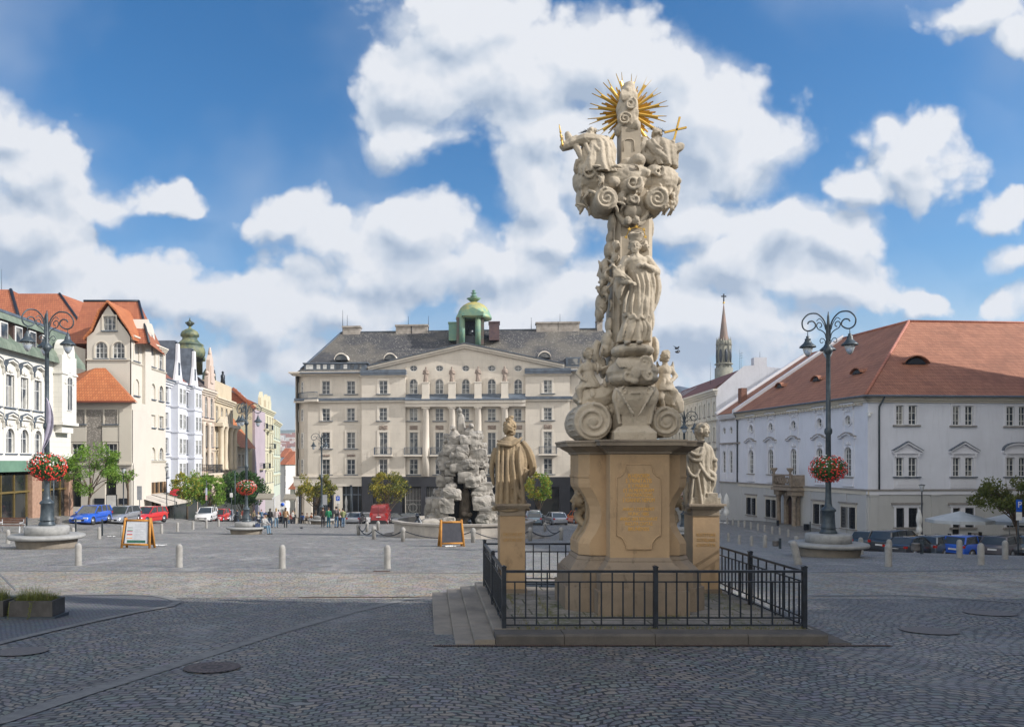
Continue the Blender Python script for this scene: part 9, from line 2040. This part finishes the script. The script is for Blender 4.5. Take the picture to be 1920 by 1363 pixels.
 for (px, d, w, lab, h) in ((1799,63,110,'wide open pale parasol over the cafe before the palace',0),(1893,64,96,'open pale parasol partly behind the tree at the right edge',1)):
  x = PX(px, d); z = gz(x, d); s = d/F; r = thing('open_parasol', lab, 'parasol', (x, d, z), 0, 'open cafe parasols'); c = MB(); n = 8; hw = w*s/2; z1, z0 = PZ(958+4*h, d)-z, PZ(974+2*h, d)-z
  vs = [(0,0,z1)]+[(hw*math.cos(i*math.pi/4+.2), hw*math.sin(i*math.pi/4+.2), z0) for i in range(n)]+[(hw*math.cos(i*math.pi/4+.2), hw*math.sin(i*math.pi/4+.2), z0-.25) for i in range(n)]; c.add(vs, [(0,1+i,1+(i+1) % n) for i in range(n)]+[(1+i,9+i,9+(i+1) % n,1+(i+1) % n) for i in range(n)]); c.build('canopy', cv2, r)
  m = MB(); m.tube([(0,0,0),(0,0,z1)], .04, 8)
  for i in range(8): m.bar((0,0,z1-.6),(hw*.9*math.cos(i*math.pi/4+.2), hw*.9*math.sin(i*math.pi/4+.2), z0+.02), .03, .03)
  m.build('frame', m_lens, r)
 # cafe awnings and tables
 def table(px, d, lab, m):
  x = PX(px, d); r = thing('cafe_table', lab, 'table', G3(x, d), 0, 'cafe tables'); MB().lathe([(.38,.72),(.38,.75)], 18).build('table_top', m, r); q = MB(); q.tube([(0,0,.02),(0,0,.72)], .03, 8); q.lathe([(.22,0),(.2,.03)], 12); q.build('leg', m_iron, r)
  for s in (-1, 1):
   c = thing('cafe_chair', f'dark cafe chair {"left" if s < 0 else "right"} of the {lab}', 'chair', G3(x+s*.62, d), R(90*s), 'cafe chairs'); MB().box(-.2,.2,-.2,.2,.42,.46).build('seat', m_blk, c); MB().box(-.2,.2,.17,.2,.5,.86).build('backrest', m_blk, c)
   for a in (-.17,.17):
    for b in (-.17,.17): MB().box(a-.015,a+.015,b-.015,b+.015,0,.42).build('leg', m_iron, c)
 for (px, d, lab) in ((448,98,'cafe table left of the middle lamp base'),(487,99,'cafe table right of the middle lamp'),(497,102,'cafe table under the street awning'),(559,96,'cafe table at the corner of the bank'),(573,97,'cafe table under the yellow green tree'),(588,96.5,'cafe table beside the far lamp'),(1770,65,'cafe table under the wide open parasol'),(1828,65.5,'cafe table between the two open parasols')): table(px, d, lab, m_blk if px < 1700 else w_)
 aw = MB();
 for (px, d, w, lab, c, yy) in ((500,108,2.2,'small pale awning at the street cafe right of the dark tree',(.55,.5,.4),933),(547,112,1.8,'pale awning by the corner of the bank at the street mouth',(.5,.46,.38),934)):
  x = PX(px, d); z = PZ(yy, d); r = thing('awning', lab, 'awning', (x, d, z)); q = MB(); q.add([(-w/2,0,.6),(w/2,0,.6),(w/2,-1.8,0),(-w/2,-1.8,0),(w/2,-1.8,-.2),(-w/2,-1.8,-.2)], [(0,3,2,1),(3,5,4,2)]); q.build('canvas', pm('awning_canvas', tuple(v*.5 for v in c), None, 3, .8), r); f = MB(); f.tube([(-w/2,0,.0),(-w/2,-1.8,0)], .03, 6); f.tube([(w/2,0,.0),(w/2,-1.8,0)], .03, 6);
  for s in (-1,1): f.tube([(s*w/2,-.1,.6),(s*w/2,-.1,gz(x,d)-z)], .04, 6)
  f.build('frame', m_lens, r)
 # cafe terrace platform and info board by the shop
 x = PX(209, 74); r = thing('poster_stand', 'white poster stand at the entrance of the cream house', 'poster stand', G3(x, 74)); MB().box(-.45,.45,-.04,.04,.25,2.1).build('panel', m_plate, r); q = MB(); q.box(-.5,-.45,-.05,.05,0,2.15); q.box(.45,.5,-.05,.05,0,2.15); q.box(-.5,.5,-.05,.05,2.1,2.15); q.build('frame', m_iron, r)
street_stuff()
def planters():
 rr = random.Random(6); mc = stone('planter_concrete', (.115,.11,.105), (.08,.075,.072), None, 5, .5, 30, .4); ms = pm('planter_soil', (.04,.03,.02)); t = NT('planter_grass'); mg = t.done(t.mix(t.noise(t.pos, 7, 3), (.07,.12,.02,1), (.26,.25,.05,1)), .6); md = pm('dead_plant', (.16,.07,.03), None, 5, .8); mk = pm('planter_skid', (.06,.08,.10), None, 3, .5)
 x0, y0 = hit(57, 1160);
 for k, (cx, lab) in enumerate(((x0, 'concrete planter with green grass plants in the left foreground'),(x0-.76, 'concrete planter cut off by the left edge beside the other planter'))):
  cy = y0+.22; z = gz(cx, cy)-.0; r = thing('planter', lab, 'planter', (cx, cy, z), 0, 'concrete planters'); w, d_, h = .335, .215, .285
  m = MB(); m.box(-w,w,-d_,-d_+.045,.045,h); m.box(-w,w,d_-.045,d_,.045,h); m.box(-w,-w+.045,-d_+.046,d_-.046,.045,h); m.box(w-.045,w,-d_+.046,d_-.046,.045,h); m.build('planter_box', mc, r)
  MB().box(-w+.046,w-.046,-d_+.046,d_-.046,.05,h-.03).build('soil', ms, r); MB().box(-w-.03,w+.05,-d_-.03,d_+.03,-.02,.042).build('skid', mk, r)
  g = thing('planter_grass', 'tuft of grassy green leaves growing in the '+('full planter' if k == 0 else 'cut off planter'), 'plant', (cx, cy, z+h-.04), 0, 'plants in the planters'); L = MB()
  for i in range(950):
   bx, by = rr.uniform(-.28,.28), rr.uniform(-.16,.16); a = rr.uniform(0,6.283); l = rr.uniform(.16,.36)*(1 if k or bx < .15 else .7); b = rr.uniform(.3,1.5); dx, dy = math.cos(a), math.sin(a); wd = .0035; p = []
   for j in range(5): t_ = j/4; p.append((bx+dx*l*b*t_**1.3*.7, by+dy*l*b*t_**1.3*.7, l*(t_-.55*b*t_*t_)))
   vs = [];
   for j, q in enumerate(p): ww = wd*(1-j/4.6); vs += [(q[0]-dy*ww, q[1]+dx*ww, q[2]), (q[0]+dy*ww, q[1]-dx*ww, q[2])]
   L.add(vs, [(2*j,2*j+1,2*j+3,2*j+2) for j in range(4)], 1 if rr.random() < .06 and bx > .05 else 0)
  for (bx, l) in ((-.30,.42),(.02,.28),(.05,.2)) if k == 0 else ():
   pts = [Vector((bx, -.2, .03)), Vector((bx+.0, -.27, .02)), Vector((bx-.015, -.28, -l*.5)), Vector((bx-.03, -.29, -l))]; L.tube(pts, .004, 4)
   for i in range(12): q = pts[1].lerp(pts[3], i/11); L.add([q+Vector((rr.uniform(-.03,.03),-.01,rr.uniform(-.02,.02))), q, q+Vector((0,-.01,.02))], [(0,1,2)])
  L.build('leaves', [mg, md], g)
 a = Vector((*hit(0,1160), 0)); p0 = Vector((PX(-25,12.1), 12.1, PZ(1052,12.1))); p1 = Vector((PX(29,12.4), 12.4, PZ(1106,12.4)))
 m = MB(); m.bar(p0, p1, .035, .02); o = m.build('metal_bar', m_lens); tag(o, 'sloping pale metal bar leaning into the planters at the left edge', 'bar')
planters()
def birds():
 m = MB(); m.ball((0,0,.08), (.13,.06,.06), 8, 6); m.ball((-.12,0,.13), (.04,.035,.04), 8, 6); m.add([(.1,-.03,.08),(.1,.03,.08),(.24,0,.07)], [(0,1,2)]); m.add([(-.02,.0,.11),(.08,0,.11),(.02,-.3,.2),(.02,.3,.2)], [(0,1,2),(1,0,3)])
 pr = m.build('pigeon', pm('pigeon_grey', (.06,.065,.08), None, 9, .6))
 L = [(hit(565.5,991.5), None, 'pigeon walking on the open paving before the cafe'),((PX(1231,40), 40.), PZ(657,40), 'left one of three birds flying right of the column'),((PX(1269,40), 40.), PZ(656,40), 'upper right bird of the three flying right of the column'),((PX(1270,42), 42.), PZ(663,42), 'lower right bird of the three flying right of the column'),((PX(1325,12.9), 13.35), PZ(881,13.3)-.06, 'pigeon perched in the crook of the right hand statue')]
 for i, ((x, y), z, lab) in enumerate(L):
  o = pr if i == 0 else pr.copy()
  if i: link(o)
  o.location = (x, y, gz(x, y) if z is None else z); o.rotation_euler.z = i*1.1; tag(o, lab, 'bird', 'pigeons');
  if i == 4: o.scale = (.75,)*3
birds()

def haze():
 m = bpy.data.materials.new('haze_air'); m.use_nodes = True; nt = m.node_tree; nt.nodes.clear(); o = nt.nodes.new('ShaderNodeOutputMaterial'); v = nt.nodes.new('ShaderNodeVolumePrincipled')
 v.inputs['Color'].default_value = (.80,.88,1,1); v.inputs['Density'].default_value = .00022; v.inputs['Anisotropy'].default_value = .2; nt.links.new(v.outputs[0], o.inputs['Volume'])
 tag(MB().box(-2700, 2700, -70, 2850, -32, 150).build('haze', m), 'thin blue haze of distance filling the air over the town and hills', 'haze', kind='stuff')
haze()
